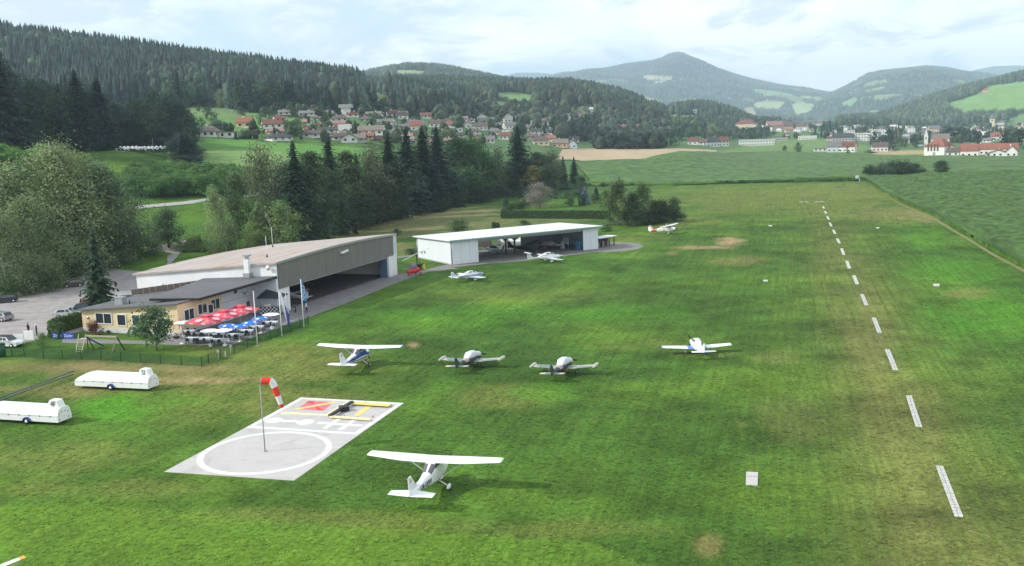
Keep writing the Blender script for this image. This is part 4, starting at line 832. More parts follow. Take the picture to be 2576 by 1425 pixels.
# ---- big hangar
M1 = frameM(O1, math.radians(70)); M2 = frameM(H2O, math.atan2(hd[1], hd[0])); MC = frameM(OC, math.radians(70))
h1 = thing('hangar', 'large hangar with rust stained sloping roof and long grey panel over its open front', 'hangar', (*O1, 0), math.radians(70))
HL, HDp = 42.3, 28.0
def z1r(a, b): return 8.35-2.25*b/HDp+.5*math.sin(math.pi*min(1, max(0, a/HL)))
w = MB(); w.prism([(0, 0), (.3, 0), (.3, HDp), (0, HDp)], 0, [z1r(0, 0)-.15, z1r(0, 0)-.15, z1r(0, HDp)-.15, z1r(0, HDp)-.15]); w.build('side_wall', WALLW, h1)
w = MB(); w.prism([(HL-.3, .6), (HL, .6), (HL, HDp), (HL-.3, HDp)], 0, [8.1, 8.1, 5.95, 5.95]); w.build('side_wall', WALLW, h1)
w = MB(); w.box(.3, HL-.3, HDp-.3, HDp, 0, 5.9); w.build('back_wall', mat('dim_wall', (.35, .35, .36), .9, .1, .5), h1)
g = MB(); nA, nB = 28, 10; vs = []; 
for zoff in (0, -.28):
    for i in range(nA+1):
        for j in range(nB+1): a = -.35+(HL+.7)*i/nA; b = -.3+(HDp+.8)*j/nB; vs.append((a, b, z1r(a, b)+zoff))
n_ = (nA+1)*(nB+1); fs = []
for i in range(nA):
    for j in range(nB): k = i*(nB+1)+j; fs.append((k, k+nB+1, k+nB+2, k+1)); fs.append((n_+k, n_+k+1, n_+k+nB+2, n_+k+nB+1))
for i in range(nA):
    k = i*(nB+1); fs.append((k, n_+k, n_+k+nB+1, k+nB+1)); k += nB; fs.append((k, k+nB+1, n_+k+nB+1, n_+k))
for j in range(nB): fs.append((j, j+1, n_+j+1, n_+j)); k = nA*(nB+1)+j; fs.append((k, n_+k, n_+k+1, k+1))
g.add(vs, fs); rf = g.build('roof', ROOFP, h1)
g = MB()
for i in range(24):
    a0, a1 = HL*i/24-.0, HL*(i+1)/24; g.prism([(a0, -.42), (a1, -.42), (a1, -.3), (a0, -.3)], [z1r(a0, 0)-.32, z1r(a1, 0)-.32]*1+[z1r(a1, 0)-.32, z1r(a0, 0)-.32], [z1r(a0, 0)+.06, z1r(a1, 0)+.06, z1r(a1, 0)+.06, z1r(a0, 0)+.06])
g.build('gutter', STEEL, rf)
npn = 14
for i in range(npn):
    a0, a1 = .35+40.7*i/npn, .35+40.7*(i+1)/npn-.03; g = MB()
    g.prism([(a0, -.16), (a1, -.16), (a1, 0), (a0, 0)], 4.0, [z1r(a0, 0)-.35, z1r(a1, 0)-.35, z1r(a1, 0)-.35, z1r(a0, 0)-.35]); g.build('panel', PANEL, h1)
g = MB(); g.box(.3, 41.1, -.1, .12, 3.86, 3.99); g.build('door_rail', STEEL, h1)
g = MB(); g.box(0, 3.3, -.05, .5, 0, 3.84); g.build('door_leaf', WALLW, h1)
g = MB(); g.box(38.5, 42.0, -.35, .45, .35, 4.1); g.box(38.55, 41.95, -.38, .4, 0, .35, 1); g.build('door_leaf', [WALLW, SKIRT], h1)
g = MB(); g.box(41.1, 42.3, -.3, .6, 4.1, 8.2); g.box(41.35, 42.05, -.34, -.3, 4.3, 7.9, 1); g.build('corner_pillar', [WALLW, mat('pale_blue_strip', (.5, .6, .7), .5)], h1)
g = MB(); g.box(38.2, 38.45, .0, 1.6, 0, 3.85); g.build('door_leaf', mat('blue_grey_door', (.10, .16, .24), .6), h1)
a_, z_ = onwall(*Z3(1158, 470), L1(0, -.2), L1(10, -.2)); g = MB(); g.bar((a_-1.2, -.55, z_-.1), (a_+1.2, -.55, z_+.1), .4, .35); g.box(a_-.1, a_+.1, -.5, -.1, z_-.1, z_+.05); g.build('floodlight', WHITE, h1)
ch = MB(); cxy = LC(17.9, 1.2); 
cb = np.array(P(*Z3(78, 800), 5.4)); dl = cb-O1; ca, cbb = float(dl@E1), float(dl@E2); ctop = zover(*cb, Z3(78, 560)[1])
ch.box(ca-.45, ca+.45, cbb-.45, cbb+.45, 4.6, ctop); ch.box(ca-.6, ca+.6, cbb-.6, cbb+.6, ctop-2.9, ctop-2.2, 1); ch.box(ca-.25, ca+.25, cbb-.25, cbb+.25, ctop, ctop+.5, 2); ch.box(ca-.5, ca+.5, cbb-.5, cbb+.5, ctop+.5, ctop+.75, 2)
ch.build('chimney', [WALLW, GREYP, STEEL], h1)
g = MB(); b_, z_ = onwall(*Z3(305, 655), L1(-.3, 0), L1(-.3, 10)); g.cyl((-.45, b_, z_), (-.35, b_, z_), .42, .3, 14); g.cyl((-.35, b_, z_), (0, b_, z_-.2), .04); g.build('satellite_dish', WHITE, h1)
for (sx, sy, top) in ((290, 540, 290), (352, 375, 190)):
    q = P(*Z3(sx, sy), 8.0); d = np.array(q)-O1; g = MB(); zt_ = zover(*q, Z3(0, top)[1]); a_, b_ = float(d@E1), float(d@E2); g.cyl((a_, b_, z1r(a_, b_)), (a_, b_, zt_), .05, .03, 6); g.cyl((a_, b_, z1r(a_, b_)), (a_, b_, z1r(a_, b_)+.5), .14, .1, 6, 1); g.build('antenna_mast', [WHITE, BLACK], h1)
g = MB()
for a in (9, 16, 23, 30): g.box(a, a+.25, .5, HDp-.5, 6.0, 6.5)
g.build('roof_beam', WOODD, h1)
g = MB(); g.tube([(31, 20, 3.6), (34, 18, .1)], .12); g.box(33, 37.5, 22, 26, 0, 2.2); g.box(26, 32, 25, 27.4, 0, 1.6, 1); g.build('storage_shelf', [GREYP, WOODG], h1)
# ---- white hangar
H2D, H2H, H2B = 17.0, 5.25, 4.85
h2 = thing('hangar', 'long white flat roofed hangar with open bays full of small aircraft', 'hangar', (*H2O, 0), math.atan2(hd[1], hd[0]))
L = H2L
g = MB(); g.prism([(0, 0), (.2, 0), (.2, H2D), (0, H2D)], 0, [H2H, H2H, H2B, H2B]); g.build('side_wall', WALLB, h2)
g = MB(); g.prism([(L-.2, 0), (L, 0), (L, H2D), (L-.2, H2D)], 0, [H2H, H2H, H2B, H2B]); g.build('side_wall', WALLB, h2)
pb = np.array(P(*Z4(1310, 388)))-H2O; ab = 17.0
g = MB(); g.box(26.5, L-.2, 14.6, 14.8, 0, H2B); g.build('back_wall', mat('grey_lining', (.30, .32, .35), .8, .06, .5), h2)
g = MB(); g.box(.2, 3.0, H2D-.2, H2D, 0, H2B); g.build('back_wall', mat('grey_lining', (.3, .3, .3)), h2)
g = MB(); g.prism([(-.7, -1.0), (L+.9, -1.0), (L+.9, H2D+.6), (-.7, H2D+.6)], [H2H-.03, H2H-.03, H2B-.03, H2B-.03], [H2H+.17, H2H+.17, H2B+.17, H2B+.17]); r2 = g.build('roof', ROOFW, h2)
g = MB(); g.box(-.7, L+.9, -1.08, -1.002, H2H-.2, H2H+.12); g.build('gutter', mat('green_gutter', (.22, .33, .30), .5), r2)
g = MB(); g.box(.2, L-.2, -.25, .25, H2H-.75, H2H-.06); g.build('lintel', mat('grey_fascia', (.30, .32, .32), .6), h2)
aR = float((np.array(P(*Z4(1885, 403)))-H2O)@hd)
for i in range(3):
    g = MB(); g.box(.25+i*2.12, .25+i*2.12+2.08, -.35, -.27, .05, H2H-.3); g.build('door_panel', WALLB, h2)
for i in range(2):
    s = (L-.15-aR)/2; g = MB(); g.box(aR+i*s, aR+(i+1)*s-.04, -.35, -.27, .05, H2H-.3); g.build('door_panel', WALLB, h2)
for sx in (255, 285):
    b_, z_ = onwall(*Z4(sx, 422), L2(0, 0), L2(0, 10)); window(h2, Matrix.Translation((-.01, b_+.35, z_-.3)) @ Matrix.Rotation(math.radians(-90), 4, 'Z'), .75, .65, 1)
g = MB()
tp_ = [((np.array(P(*Z4(q, 437)))-H2O)@hd, (np.array(P(*Z4(q, 437)))-H2O)@hn) for q in (1105, 1195)]
for (a, b) in tp_:
    g.box(a-.15, a+.15, b-.15, b+.15, 0, 5.0); g.bar((a, b, 3.0), (a-1.6, b, 4.9), .2, .2); g.bar((a, b, 3.0), (a+1.6, b, 4.9), .2, .2)
g.build('timber_post', WOODD, h2)
g = MB(); g.box(4, L-.3, tp_[0][1]-.15, tp_[0][1]+.15, 4.7, 4.92); g.build('roof_beam', WOODD, h2)
g = MB(); g.cyl((-.1, H2D-.3, 0), (-.1, H2D-.3, 4.3), .08, n=6); g.tube([(-.1, H2D-.3, 4.3), (-.5, H2D+.2, 4.9)], .08); g.build('downpipe', STEEL, h2)
g = MB(); g.box(-.06, 0, 0, H2D, 0, .25); g.build('plinth', mat('grey_plinth', (.4, .38, .36)), h2)
# right bay contents
def boxes(name, label, cat, M, lst, mats):
    t = thing(name, label, cat); t.matrix_world = M
    for nm, bx, mi in lst: q = MB(); q.box(*bx); q.build(nm, mats[mi], t)
    return t
boxes('locker', 'blue locker against the right side wall inside the white hangar', 'locker', M2 @ Matrix.Translation((aR-.2, 1.2, .02)), [('cabinet', (0, .8, 0, 1.6, 0, 2.2), 0), ('door', (-.04, -.005, .1, .75, .1, 2.1), 1), ('door', (-.04, -.005, .82, 1.5, .1, 2.1), 1)], [mat('blue_locker', (.08, .2, .33), .5), mat('blue_locker_door', (.1, .24, .38), .5)])
boxes('notice_board', 'white notice panels on the dividing wall inside the white hangar', 'board', M2 @ Matrix.Translation((aR-.6, 5, .02)), [('panel', (0, .08, 0, 2.2, 1.0, 2.6), 0), ('panel', (-.02, .06, 2.3, 3.0, .4, 1.6), 0), ('post', (.09, .15, 0, .1, 0, 1), 1)], [WHITE, STEEL])
boxes('tool_cart', 'grey tool cart in front of the notice panels in the white hangar', 'cart', M2 @ Matrix.Translation((aR-2.6, 5, .02)), [('drawer_box', (0, 1, 0, .7, .15, .9), 0), ('top', (-.05, 1.05, -.05, .75, .9, .96), 1), ('wheel', (.05, .2, .05, .2, 0, .15), 1), ('wheel', (.8, .95, .05, .2, 0, .15), 1)], [GREYP, BLACK])
# open shelter right of the white hangar
pa, pb2 = np.array(P(*Z4(2055, 378))), np.array(P(*Z4(2200, 352))); ln = float(np.linalg.norm(pb2-pa)); an = math.atan2(*(pb2-pa)[::-1])
sh = thing('shelter', 'low open shelter with flat white roof at the right end of the white hangar', 'shelter', (*pa, 0), an)
g = MB(); g.prism([(-.6, -.5), (ln+.5, -.5), (ln+.5, 2.4), (-.6, 2.4)], 2.25, 2.4); g.build('roof', ROOFW, sh)
for i in range(4):
    x = ln*i/3; g = MB(); g.box(x-.09, x+.09, -.1, .1, 0, 2.24); g.build('post', WOODD, sh)
for i in range(3):
    x = ln*i/3+.3; g = MB(); g.box(x, x+ln/3-.6, 1.6, 2.0, .1, 1.9); g.build('cabinet', mat('dark_red_wood', (.12, .05, .04), .7), sh); g = MB(); g.box(x+.2, x+.6, .6, 1.0, 0, 1.3); g.build('fuel_can', WHITE, sh)
g = MB(); g.box(-.1, ln+.1, 2.1, 2.25, 0, 2.24); g.build('back_wall', WOODD, sh)
# red roofed shed behind
q = at_depth(1183, 236); sd = thing('shed', 'wooden shed with dark red roof behind the white hangar roof', 'shed', q, math.radians(24))
g = MB(); g.box(-5, 5, -2, 2, 0, 2.4); g.build('wall', WOODG, sd)
g = MB(); g.add([(-5.6, -2.6, 2.3), (5.6, -2.6, 2.3), (5.6, 0, 3.7), (-5.6, 0, 3.7), (-5.6, 2.6, 2.3), (5.6, 2.6, 2.3)], [(0, 1, 2, 3), (3, 2, 5, 4), (0, 3, 4), (1, 5, 2)]); g.build('roof', mat('dark_red_roof', (.17, .045, .045), .8, .2, 1), sd)
# ---- cafe
cf = thing('cafe_building', 'yellow cafe building with grey roofs and white window frames attached to the hangar', 'building', (*OC, 0), math.radians(70))
FB = 17.73
def zf(b): return 4.62-(4.62-3.28)*b/FB
def zs(a): return 4.65+1.15*a/18.3
g = MB(); g.prism([(0, 0), (.3, 0), (.3, FB), (0, FB)], .62, [zf(0), zf(0), zf(FB), zf(FB)]); g.build('front_wall', YELL, cf)
g = MB(); g.prism([(.3, 0), (10.3, 0), (10.3, .3), (.3, .3)], .62, [zs(0), zs(10.3), zs(10.3), zs(0)]); g.build('side_wall', YELL, cf)
g = MB(); g.prism([(10.3, -.02), (18.3, -.02), (18.3, .3), (10.3, .3)], 0, [zs(10.3), zs(18.3), zs(18.3), zs(10.3)]); g.build('annex_wall', mat('shade_tinted_white', (.62, .63, .70), .8, .05, .5), cf)  # white annex wall, its shade put into a darker lavender colour
g = MB(); g.box(10.3, 18.3, -.06, -.021, 2.95, 3.02); g.build('wall_seam', GREYP, cf)
g = MB(); g.prism([(18.06, -4.9), (18.34, -4.9), (18.34, -.02), (18.06, -.02)], 0, [5.8, 5.8, 5.7, 5.7]); g.build('end_wall', mat('lit_tinted_white', (.66, .70, .76), .8, .05, .5), cf)  # white wall facing the camera, its light put into a paler colour
g = MB(); g.prism([(.3, FB-.3), (18.3, FB-.3), (18.3, FB), (.3, FB)], 0, 3.28); g.build('rear_wall', YELL, cf)
g = MB(); g.box(-.03, .3, -.03, FB+.03, 0, .62); g.box(.3, 10.3, -.03, .27, 0, .62); g.build('plinth', SKIRT, cf)
lr = MB(); lr.prism([(-.55, -.25), (18.28, -.25), (18.28, FB+.6), (-.55, FB+.6)], [zf(-.25), zf(-.25), zf(FB+.6), zf(FB+.6)], [zf(-.25)+.2, zf(-.25)+.2, zf(FB+.6)+.2, zf(FB+.6)+.2]); lro = lr.build('roof', ROOFG, cf)
U_ = [(3.2, -1.6, 4.98), (18.3, -5.0, 6.0), (18.3, 9.4, 5.35), (15.5, 9.0, 5.2), (1.6, 6.2, 4.98)]
g = MB(); g.prism([p[:2] for p in U_], [p[2] for p in U_], [p[2]+.14 for p in U_]); uro = g.build('raised_roof', ROOFG, cf)
g = MB(); e0, e1_, e2_ = Vector(U_[0]), Vector(U_[1]), Vector(U_[4])
for (p, q) in ((U_[0], U_[1]), (U_[0], U_[4])):
    p, q = Vector(p), Vector(q); g.bar(tuple(p+Vector((0, 0, -.12))), tuple(q+Vector((0, 0, -.12))), .08, .3)
for i in range(18):
    t = (i+.5)/18; p = Vector(U_[0]).lerp(Vector(U_[1]), t); g.box(p.x-.07, p.x+.07, p.y+.1, .0, p.z-.35, p.z-.02)
g.build('rafter', BLACK, uro)
for (a, b) in ((3.4, .2), (3.0, 2.2), (2.6, 4.2), (2.3, 5.8)):
    g = MB(); g.box(a-.06, a+.06, b-.06, b+.06, zf(b)+.1, 5.0); g.build('post', GREYP, cf)
sp0, sp1 = (12.5, 19.3), (18.0, 10.2); nsc = 11
for i in range(nsc):
    t0, t1 = i/nsc, (i+1)/nsc; p = [sp0[j]+(sp1[j]-sp0[j])*t0 for j in (0, 1)]; q = [sp0[j]+(sp1[j]-sp0[j])*(t1-.003) for j in (0, 1)]; z0 = 3.35+.85*t0; g = MB()
    g.bar((p[0], min(p[1], 18.2+1), z0+.5), (q[0], min(q[1], 19.2), z0+.56), .06, .95); g.build('screen_panel', mat('brown_screen', (.17, .135, .105), .8, .1), cf)
def ctop(sx, sy, z): d = np.array(P(*Z1(sx, sy), z))-OC; return float(d@E1), float(d@E2)
a_, b_ = ctop(543, 340, 4.0); g = MB(); g.box(a_-.5, a_+.5, b_-.7, b_+.7, 3.8, 4.9); g.box(a_-.56, a_+.56, b_-.76, b_+.76, 4.9, 5.0); g.build('vent_box', GREYP, cf)
a_, b_ = ctop(624, 338, 4.1); g = MB(); g.cyl((a_, b_, 3.9), (a_, b_, 4.6), .1, n=8); g.build('vent_pipe', BLACK, cf)
a_, b_ = ctop(925, 205, 4.1); g = MB(); g.cyl((a_, b_, 3.8), (a_, b_, 4.6), .22, n=8); g.ell((a_, b_, 4.75), (.42, .42, .36)); g.build('vent_cowl', WHITE, cf)
def fwin(x0, x1, y0, y1, Zf, panes):   # on the front wall
    s0, za = onwall(*Zf(x0, y1), OC, LC(0, 10)); s1, zb_ = onwall(*Zf(x1, y0), OC, LC(0, 10)); w_, h_ = abs(s1-s0), abs(zb_-za)
    window(cf, Matrix.Translation((-.005, max(s0, s1), min(za, zb_))) @ Matrix.Rotation(math.radians(-90), 4, 'Z'), w_, h_, panes, fw=.13)
fwin(316, 458, 430, 528, Z1, 2); fwin(514, 590, 440, 548, Z1, 1); fwin(652, 795, 445, 550, Z1, 2); fwin(880, 960, 470, 560, Z1, 1)
def swin(x0, x1, yb, h_, Zf, panes):
    s0, za = onwall(*Zf(x0, yb), OC, LC(10, 0)); s1, zb_ = onwall(*Zf(x1, yb), OC, LC(10, 0)); window(cf, Matrix.Translation((s0, -.005, za)), s1-s0, h_, panes, fw=.13)
swin(258, 520, 590, 1.75, ZT, 2); swin(590, 830, 440, 1.7, ZT, 2); swin(910, 1140, 330, 1.75, ZT, 2)
s0, za = onwall(*ZT(840, 400), OC, LC(10, 0)); window(cf, Matrix.Translation((s0, -.02, za)) @ Matrix.Rotation(math.radians(-35), 4, 'Z'), .9, 1.5, 1, fw=.12, name='open_window')
s0, za = onwall(*Z1(1582, 258), OC, LC(10, 0)); window(cf, Matrix.Translation((s0, -.03, za)), .85, .9, 1, fw=.06)
s0, za = onwall(*Z1(240, 472), OC, LC(0, 10)); g = MB(); g.cyl((-.12, s0, za), (0, s0, za), .22, n=12); g.build('wall_lamp', STEEL, cf)
# swallow emblem on the annex wall
s0, za = onwall(*Z1(1686, 250), OC, LC(10, 0)); em = MB()
pts = [(-1.15, .42), (-.7, .28), (-.28, -.02), (-.12, -.28), (-.05, -.5), (.05, -.26), (.2, -.1), (.62, .2), (1.2, .4), (.8, .38), (.35, .22), (.12, .12), (-.1, .14), (-.35, .26), (-.75, .42)]
em.add([(s0+x*.8, -.05, za+z*.8) for x, z in pts]+[(s0+x*.8, -.03, za+z*.8) for x, z in pts], [tuple(range(15)), tuple(range(29, 14, -1))]+[(i, (i+1) % 15, 15+(i+1) % 15, 15+i) for i in range(15)]); em.build('swallow_emblem', mat('emblem_blue', (.03, .09, .16), .6), cf)
s0, za = onwall(*Z1(1300, 345), OC, LC(10, 0))
g = MB(); g.box(s0-.5, s0+.7, -.05, -.002, za-.2, za+.2); g.build('wall_ornament', mat('dull_gold', (.3, .25, .15), .6), cf)
g = MB(); g.box(16.6, 17.4, -.06, -.022, .05, 2.1); g.build('door', mat('brown_green_door', (.10, .09, .05), .6), cf)
# ---- terrace: parasols, tables
def parasol(name, label, x, y, r, col, hrim, hap, sides=8, rz=0., group=None, val=0.0, blobs=None, vent=False, base=True):
    t = thing(name, label, 'parasol', (x, y, .034), rz, group); M = col; g = MB(); n = sides; rings = []
    for q, zz in ((1.0, hrim), (.62, hrim+(hap-hrim)*.46), (.3, hrim+(hap-hrim)*.76), (.03, hap)):
        rg = []
        for i in range(n):
            for s in (0, .5):
                a = 2*math.pi*(i+s)/n+(math.pi/4 if n == 4 else 0); rr = r*q*(1 if s == 0 else math.cos(math.pi/n)); rg.append((rr*math.cos(a), rr*math.sin(a), zz-(.06*q*(r/1.4) if s else 0)))
        rings.append(rg)
    g.rings(rings, 0, None, cap=False, smooth=False); lo = [[(p[0], p[1], p[2]-.03) for p in rg] for rg in rings]; g.rings(lo[::-1], 0, None, cap=False, smooth=False)
    cn = g.build('canopy', M, t)
    if val:
        v = MB(); m2 = 2*n
        for i in range(m2):
            p, q = rings[0][i], rings[0][(i+1) % m2]; L = math.dist(p[:2], q[:2]); ns = max(2, int(L/.55))
            for j in range(ns):
                A = [p[k]+(q[k]-p[k])*j/ns for k in range(3)]; B = [p[k]+(q[k]-p[k])*(j+1)/ns for k in range(3)]; C1 = [(A[k]*.75+B[k]*.25) for k in range(3)]; C2 = [(A[k]*.25+B[k]*.75) for k in range(3)]
                v.add([tuple(A), tuple(B), (B[0]*1.005, B[1]*1.005, B[2]-val*.6), (C2[0]*1.01, C2[1]*1.01, C2[2]-val), (C1[0]*1.01, C1[1]*1.01, C1[2]-val), (A[0]*1.005, A[1]*1.005, A[2]-val*.6)], [(0, 1, 2, 3, 4, 5)], j % 2)
        v.build('valance', [M, mat('valance_pale', (.72, .45, .45), .8)], cn)
    if vent:
        v = MB(); v.rings([[(p[0]*.36, p[1]*.36, hap-(hap-hrim)*.24+.12) for p in rings[0]], [(p[0]*.02, p[1]*.02, hap+.22) for p in rings[0]]], 0, None, cap=False, smooth=False); v.build('vent_cap', M, cn)
    if blobs:
        bm, cnt = blobs
        for i in range(cnt):
            a = 2*math.pi*(i+.5)/cnt+(math.pi/4 if n == 4 else 0); rr = r*(.55 if n == 4 else .66); sl = (hap-hrim)/r; fz = hrim+(hap-hrim)*(1-(.55 if n == 4 else .66)/math.cos(math.pi/n)*.97)
            Mx = Matrix.Translation((rr*math.cos(a), rr*math.sin(a), fz+.03+.04*r*.3)) @ Matrix.Rotation(a, 4, 'Z') @ Matrix.Rotation(math.atan(sl/math.cos(math.pi/n)), 4, 'Y'); v = MB(); m3 = 16; rb = r*.2
            v.add([(rb*(1 if k % 2 else .72)*math.cos(6.283*k/m3), rb*1.1*(1 if k % 2 else .8)*math.sin(6.283*k/m3), 0.0) for k in range(m3)]+[(rb*(1 if k % 2 else .72)*math.cos(6.283*k/m3), rb*1.1*(1 if k % 2 else .8)*math.sin(6.283*k/m3), .012) for k in range(m3)], [tuple(range(m3-1, -1, -1)), tuple(range(m3, 2*m3))]+[(k, (k+1) % m3, m3+(k+1) % m3, m3+k) for k in range(m3)], 0, Mx); v.build('emblem', bm, cn)
    g = MB(); g.cyl((0, 0, .06), (0, 0, hap-.02), .03, n=6)
    for i in range(n): a = 2*math.pi*i/n+(math.pi/4 if n == 4 else 0); g.cyl((0, 0, hap-.12), (r*.9*math.cos(a), r*.9*math.sin(a), hrim-.02), .012, n=4)
    g.build('pole', WHITE, t)
    if base: g = MB(); g.cyl((0, 0, 0), (0, 0, .09), .3, .24, 12); g.cyl((0, 0, .09), (0, 0, .3), .06, n=8); g.build('base', WHITE, t)
    return t
REDC = mat('red_canvas', (.70, .085, .12), .8, .12, 1.5, dirt=(.74, .32, .36), dirtamt=.8); BLUC = mat('blue_canvas', (.01, .17, .62), .7, .08, 2); WHIC = mat('white_canvas', (.78, .78, .76), .8, .04, 2); PALEP = mat('pale_print', (.74, .42, .46), .8, .2, 6)
for i, (sx, sy, lb) in enumerate(((790, 402, 'big square red parasol nearest the cafe corner, leftmost of the three'), (1215, 285, 'big square red parasol in the middle of the three joined ones'), (1600, 172, 'big square red parasol at the far right, nearest the annex wall'))):
    x, y = P(*ZT(sx, sy), 3.35); parasol('red_parasol', lb, x, y, 3.0, REDC, 2.45, 3.15, 4, math.radians(70), 'big red parasols on the terrace', .22, (PALEP, 4), True)
for sx, sy, lb in ((1305, 672, 'leftmost blue parasol, overlapping its neighbour'), (1590, 690, 'second blue parasol from the left, nearest the fence'), (1850, 604, 'third blue parasol from the left, behind the flagpole'), (2108, 500, 'rightmost blue parasol beside the white one')):
    x, y = P(*ZT(sx, sy), 2.3); parasol('blue_parasol', lb, x, y, 1.28, BLUC, 2.15, 2.5, 8, random.random(), 'blue parasols on the terrace', .1, (WHIC, 4))
for sx, sy, lb in ((868, 795, 'left one of two white parasols at the front of the terrace'), (1208, 788, 'right one of two white parasols at the front of the terrace'), (2375, 402, 'white parasol before the chequered kiosk'), (232, 598, 'white parasol against the yellow cafe corner')):
    x, y = P(*ZT(sx, sy), 2.3); parasol('white_parasol', lb, x, y, 1.28, WHIC, 2.2, 2.45, 10, random.random(), 'white parasols on the terrace')
x, y = P(*ZT(210, 1140)); t = thing('folded_parasol', 'closed pinkish white parasol at the left front corner of the terrace', 'parasol', (x, y, .034)); g = MB(); g.rings([[(r_*math.cos(a*.785), r_*math.sin(a*.785), z_) for a in range(8)] for r_, z_ in ((.24, 1.25), (.2, 1.8), (.06, 2.5))]); g.build('canopy', mat('pinkish_canvas', (.72, .6, .6), .8), t); g = MB(); g.cyl((0, 0, 0), (0, 0, 2.3), .03, n=6); g.build('pole', STEEL, t); g = MB(); g.cyl((0, 0, 0), (0, 0, .1), .36, .26, 12); g.cyl((0, 0, .1), (0, 0, .3), .07, n=8); g.build('base', WHITE, t)
for sx, sy, lb in ((910, 1155, 'left white parasol foot standing alone at the terrace edge'), (1250, 1158, 'right white parasol foot standing alone at the terrace edge'), (2405, 735, 'white parasol foot standing alone below the right terrace table'), (240, 950, 'white parasol foot on the path by the closed parasol')):
    x, y = P(*ZT(sx, sy)); t = thing('parasol_base', lb, 'parasol base', (x, y, .034)); g = MB(); g.cyl((0, 0, 0), (0, 0, .12), .36, .25, 12); g.build('foot', WHITE, t); g = MB(); g.cyl((0, 0, .12), (0, 0, .45), .06, n=8); g.build('sleeve', WHITE, t)
CLOTH = mat('white_cloth', (.66, .70, .76), .8, .1, 4); CHG = mat('dark_green_plastic', (.012, .03, .025), .5, .2, 3)
def table_mesh():
    g = MB(); g.box(-1.1, 1.1, -.42, .42, .70, .74); t = g.mesh('tabletop', WOODG)
    c = MB(); c.box(-1.13, 1.13, -.45, .45, .741, .755)
    for s in (-1, 1):
        for i in range(7): a = -1.13+2.26*i/7; b = a+2.26/7; d = random.uniform(.12, .26); c.add([(a, s*.452, .75), (b, s*.452, .75), (b, s*.47, .75-d), (a, s*.465, .75-random.uniform(.1, .2))], [(0, 1, 2, 3)])
        c.add([(s*1.132, -.45, .75), (s*1.132, .45, .75), (s*1.14, .45, .6), (s*1.14, -.45, .55)], [(0, 1, 2, 3)])
    l = MB(); l.box(-.04, .04, -.04, .04, 0, .7); ch = {}
    s_ = MB(); s_.box(-.22, .22, -.22, .22, .42, .46); b_ = MB(); b_.box(-.22, .22, .2, .24, .46, .9); b_.box(-.2, .2, .17, .2, .6, .64); q = MB(); q.box(-.02, .02, -.02, .02, 0, .42)
    return t, c.mesh('tablecloth', CLOTH), l.mesh('leg', STEEL), s_.mesh('seat', CHG), b_.mesh('backrest', CHG), q.mesh('leg', CHG)
TM = table_mesh(); ORD = ['first', 'second', 'third', 'fourth', 'fifth', 'sixth', 'seventh', 'eighth', 'ninth', 'tenth', 'eleventh', 'twelfth', 'thirteenth', 'fourteenth', 'fifteenth', 'sixteenth', 'seventeenth', 'eighteenth', 'nineteenth', 'twentieth', 'twenty-first', 'twenty-second', 'twenty-third', 'twenty-fourth', 'twenty-fifth']
TB = [(500, 985, 'front table left half, white cloth, nearest the closed parasol', 0), (740, 985, 'front table right half, white cloth, left of the white parasol feet', 0), (1100, 1015, 'front table with white cloth between two white parasol feet', 0), (1505, 895, 'clothed table under the second blue parasol', 0), (1755, 795, 'clothed table under the third blue parasol', 0), (2010, 700, 'clothed table under the rightmost blue parasol', 0), (2350, 590, 'clothed table at the right end of the terrace', 0), (640, 850, 'table behind the left white parasol', 0), (350, 805, 'table under the left edge of the red parasol', 0), (1060, 870, 'table under the right white parasol', 0), (1350, 740, 'shaded table behind the leftmost blue parasol', 0)]
TSH = {(a, b): q for (a, b, c, d), q in zip(TB, ['left front table', 'middle front table', 'right front table', 'table under the second blue parasol', 'table under the third blue parasol', 'table under the rightmost blue parasol', 'rightmost terrace table', 'table behind the left white parasol', 'table by the cafe corner', 'table under the right white parasol', 'shaded inner table'])}
for sx, sy, lb, r in TB:
    x, y = P(*ZT(sx, sy), .75); rz = math.radians(-8+random.uniform(-5, 5)); t = thing('table', lb, 'table', (x, y, .034), rz, 'terrace tables')
    ob('tabletop', TM[0], t); ob('tablecloth', TM[1], t)
    for a in (-1, 1):
        for b in (-1, 1): ob('leg', TM[2], t, Matrix.Translation((a, b*.36, 0)))
    for j, (a, b) in enumerate(((-.55, -.75), (.5, -.75), (-.5, .75), (.55, .75))):
        c = thing('chair', 'dark green terrace chair '+('at the near side' if b < 0 else 'at the far side')+' of the '+lb.split(',')[0], 'chair', group='terrace chairs'); c.matrix_world = Matrix.Translation((x, y, .034)) @ Matrix.Rotation(rz, 4, 'Z') @ Matrix.Translation((a+random.uniform(-.12, .12), b, 0)) @ Matrix.Rotation((math.pi if b < 0 else 0)+random.uniform(-.4, .4), 4, 'Z')
        c['label'] = 'dark green chair at the '+('near' if b < 0 else 'far')+(' left' if a < 0 else ' right')+' side of the '+TSH[(sx, sy)]
        ob('seat', TM[3], c); ob('backrest', TM[4], c)
        for u in (-.19, .19):
            for v in (-.19, .19): ob('leg', TM[5], c, Matrix.Translation((u, v, 0)))
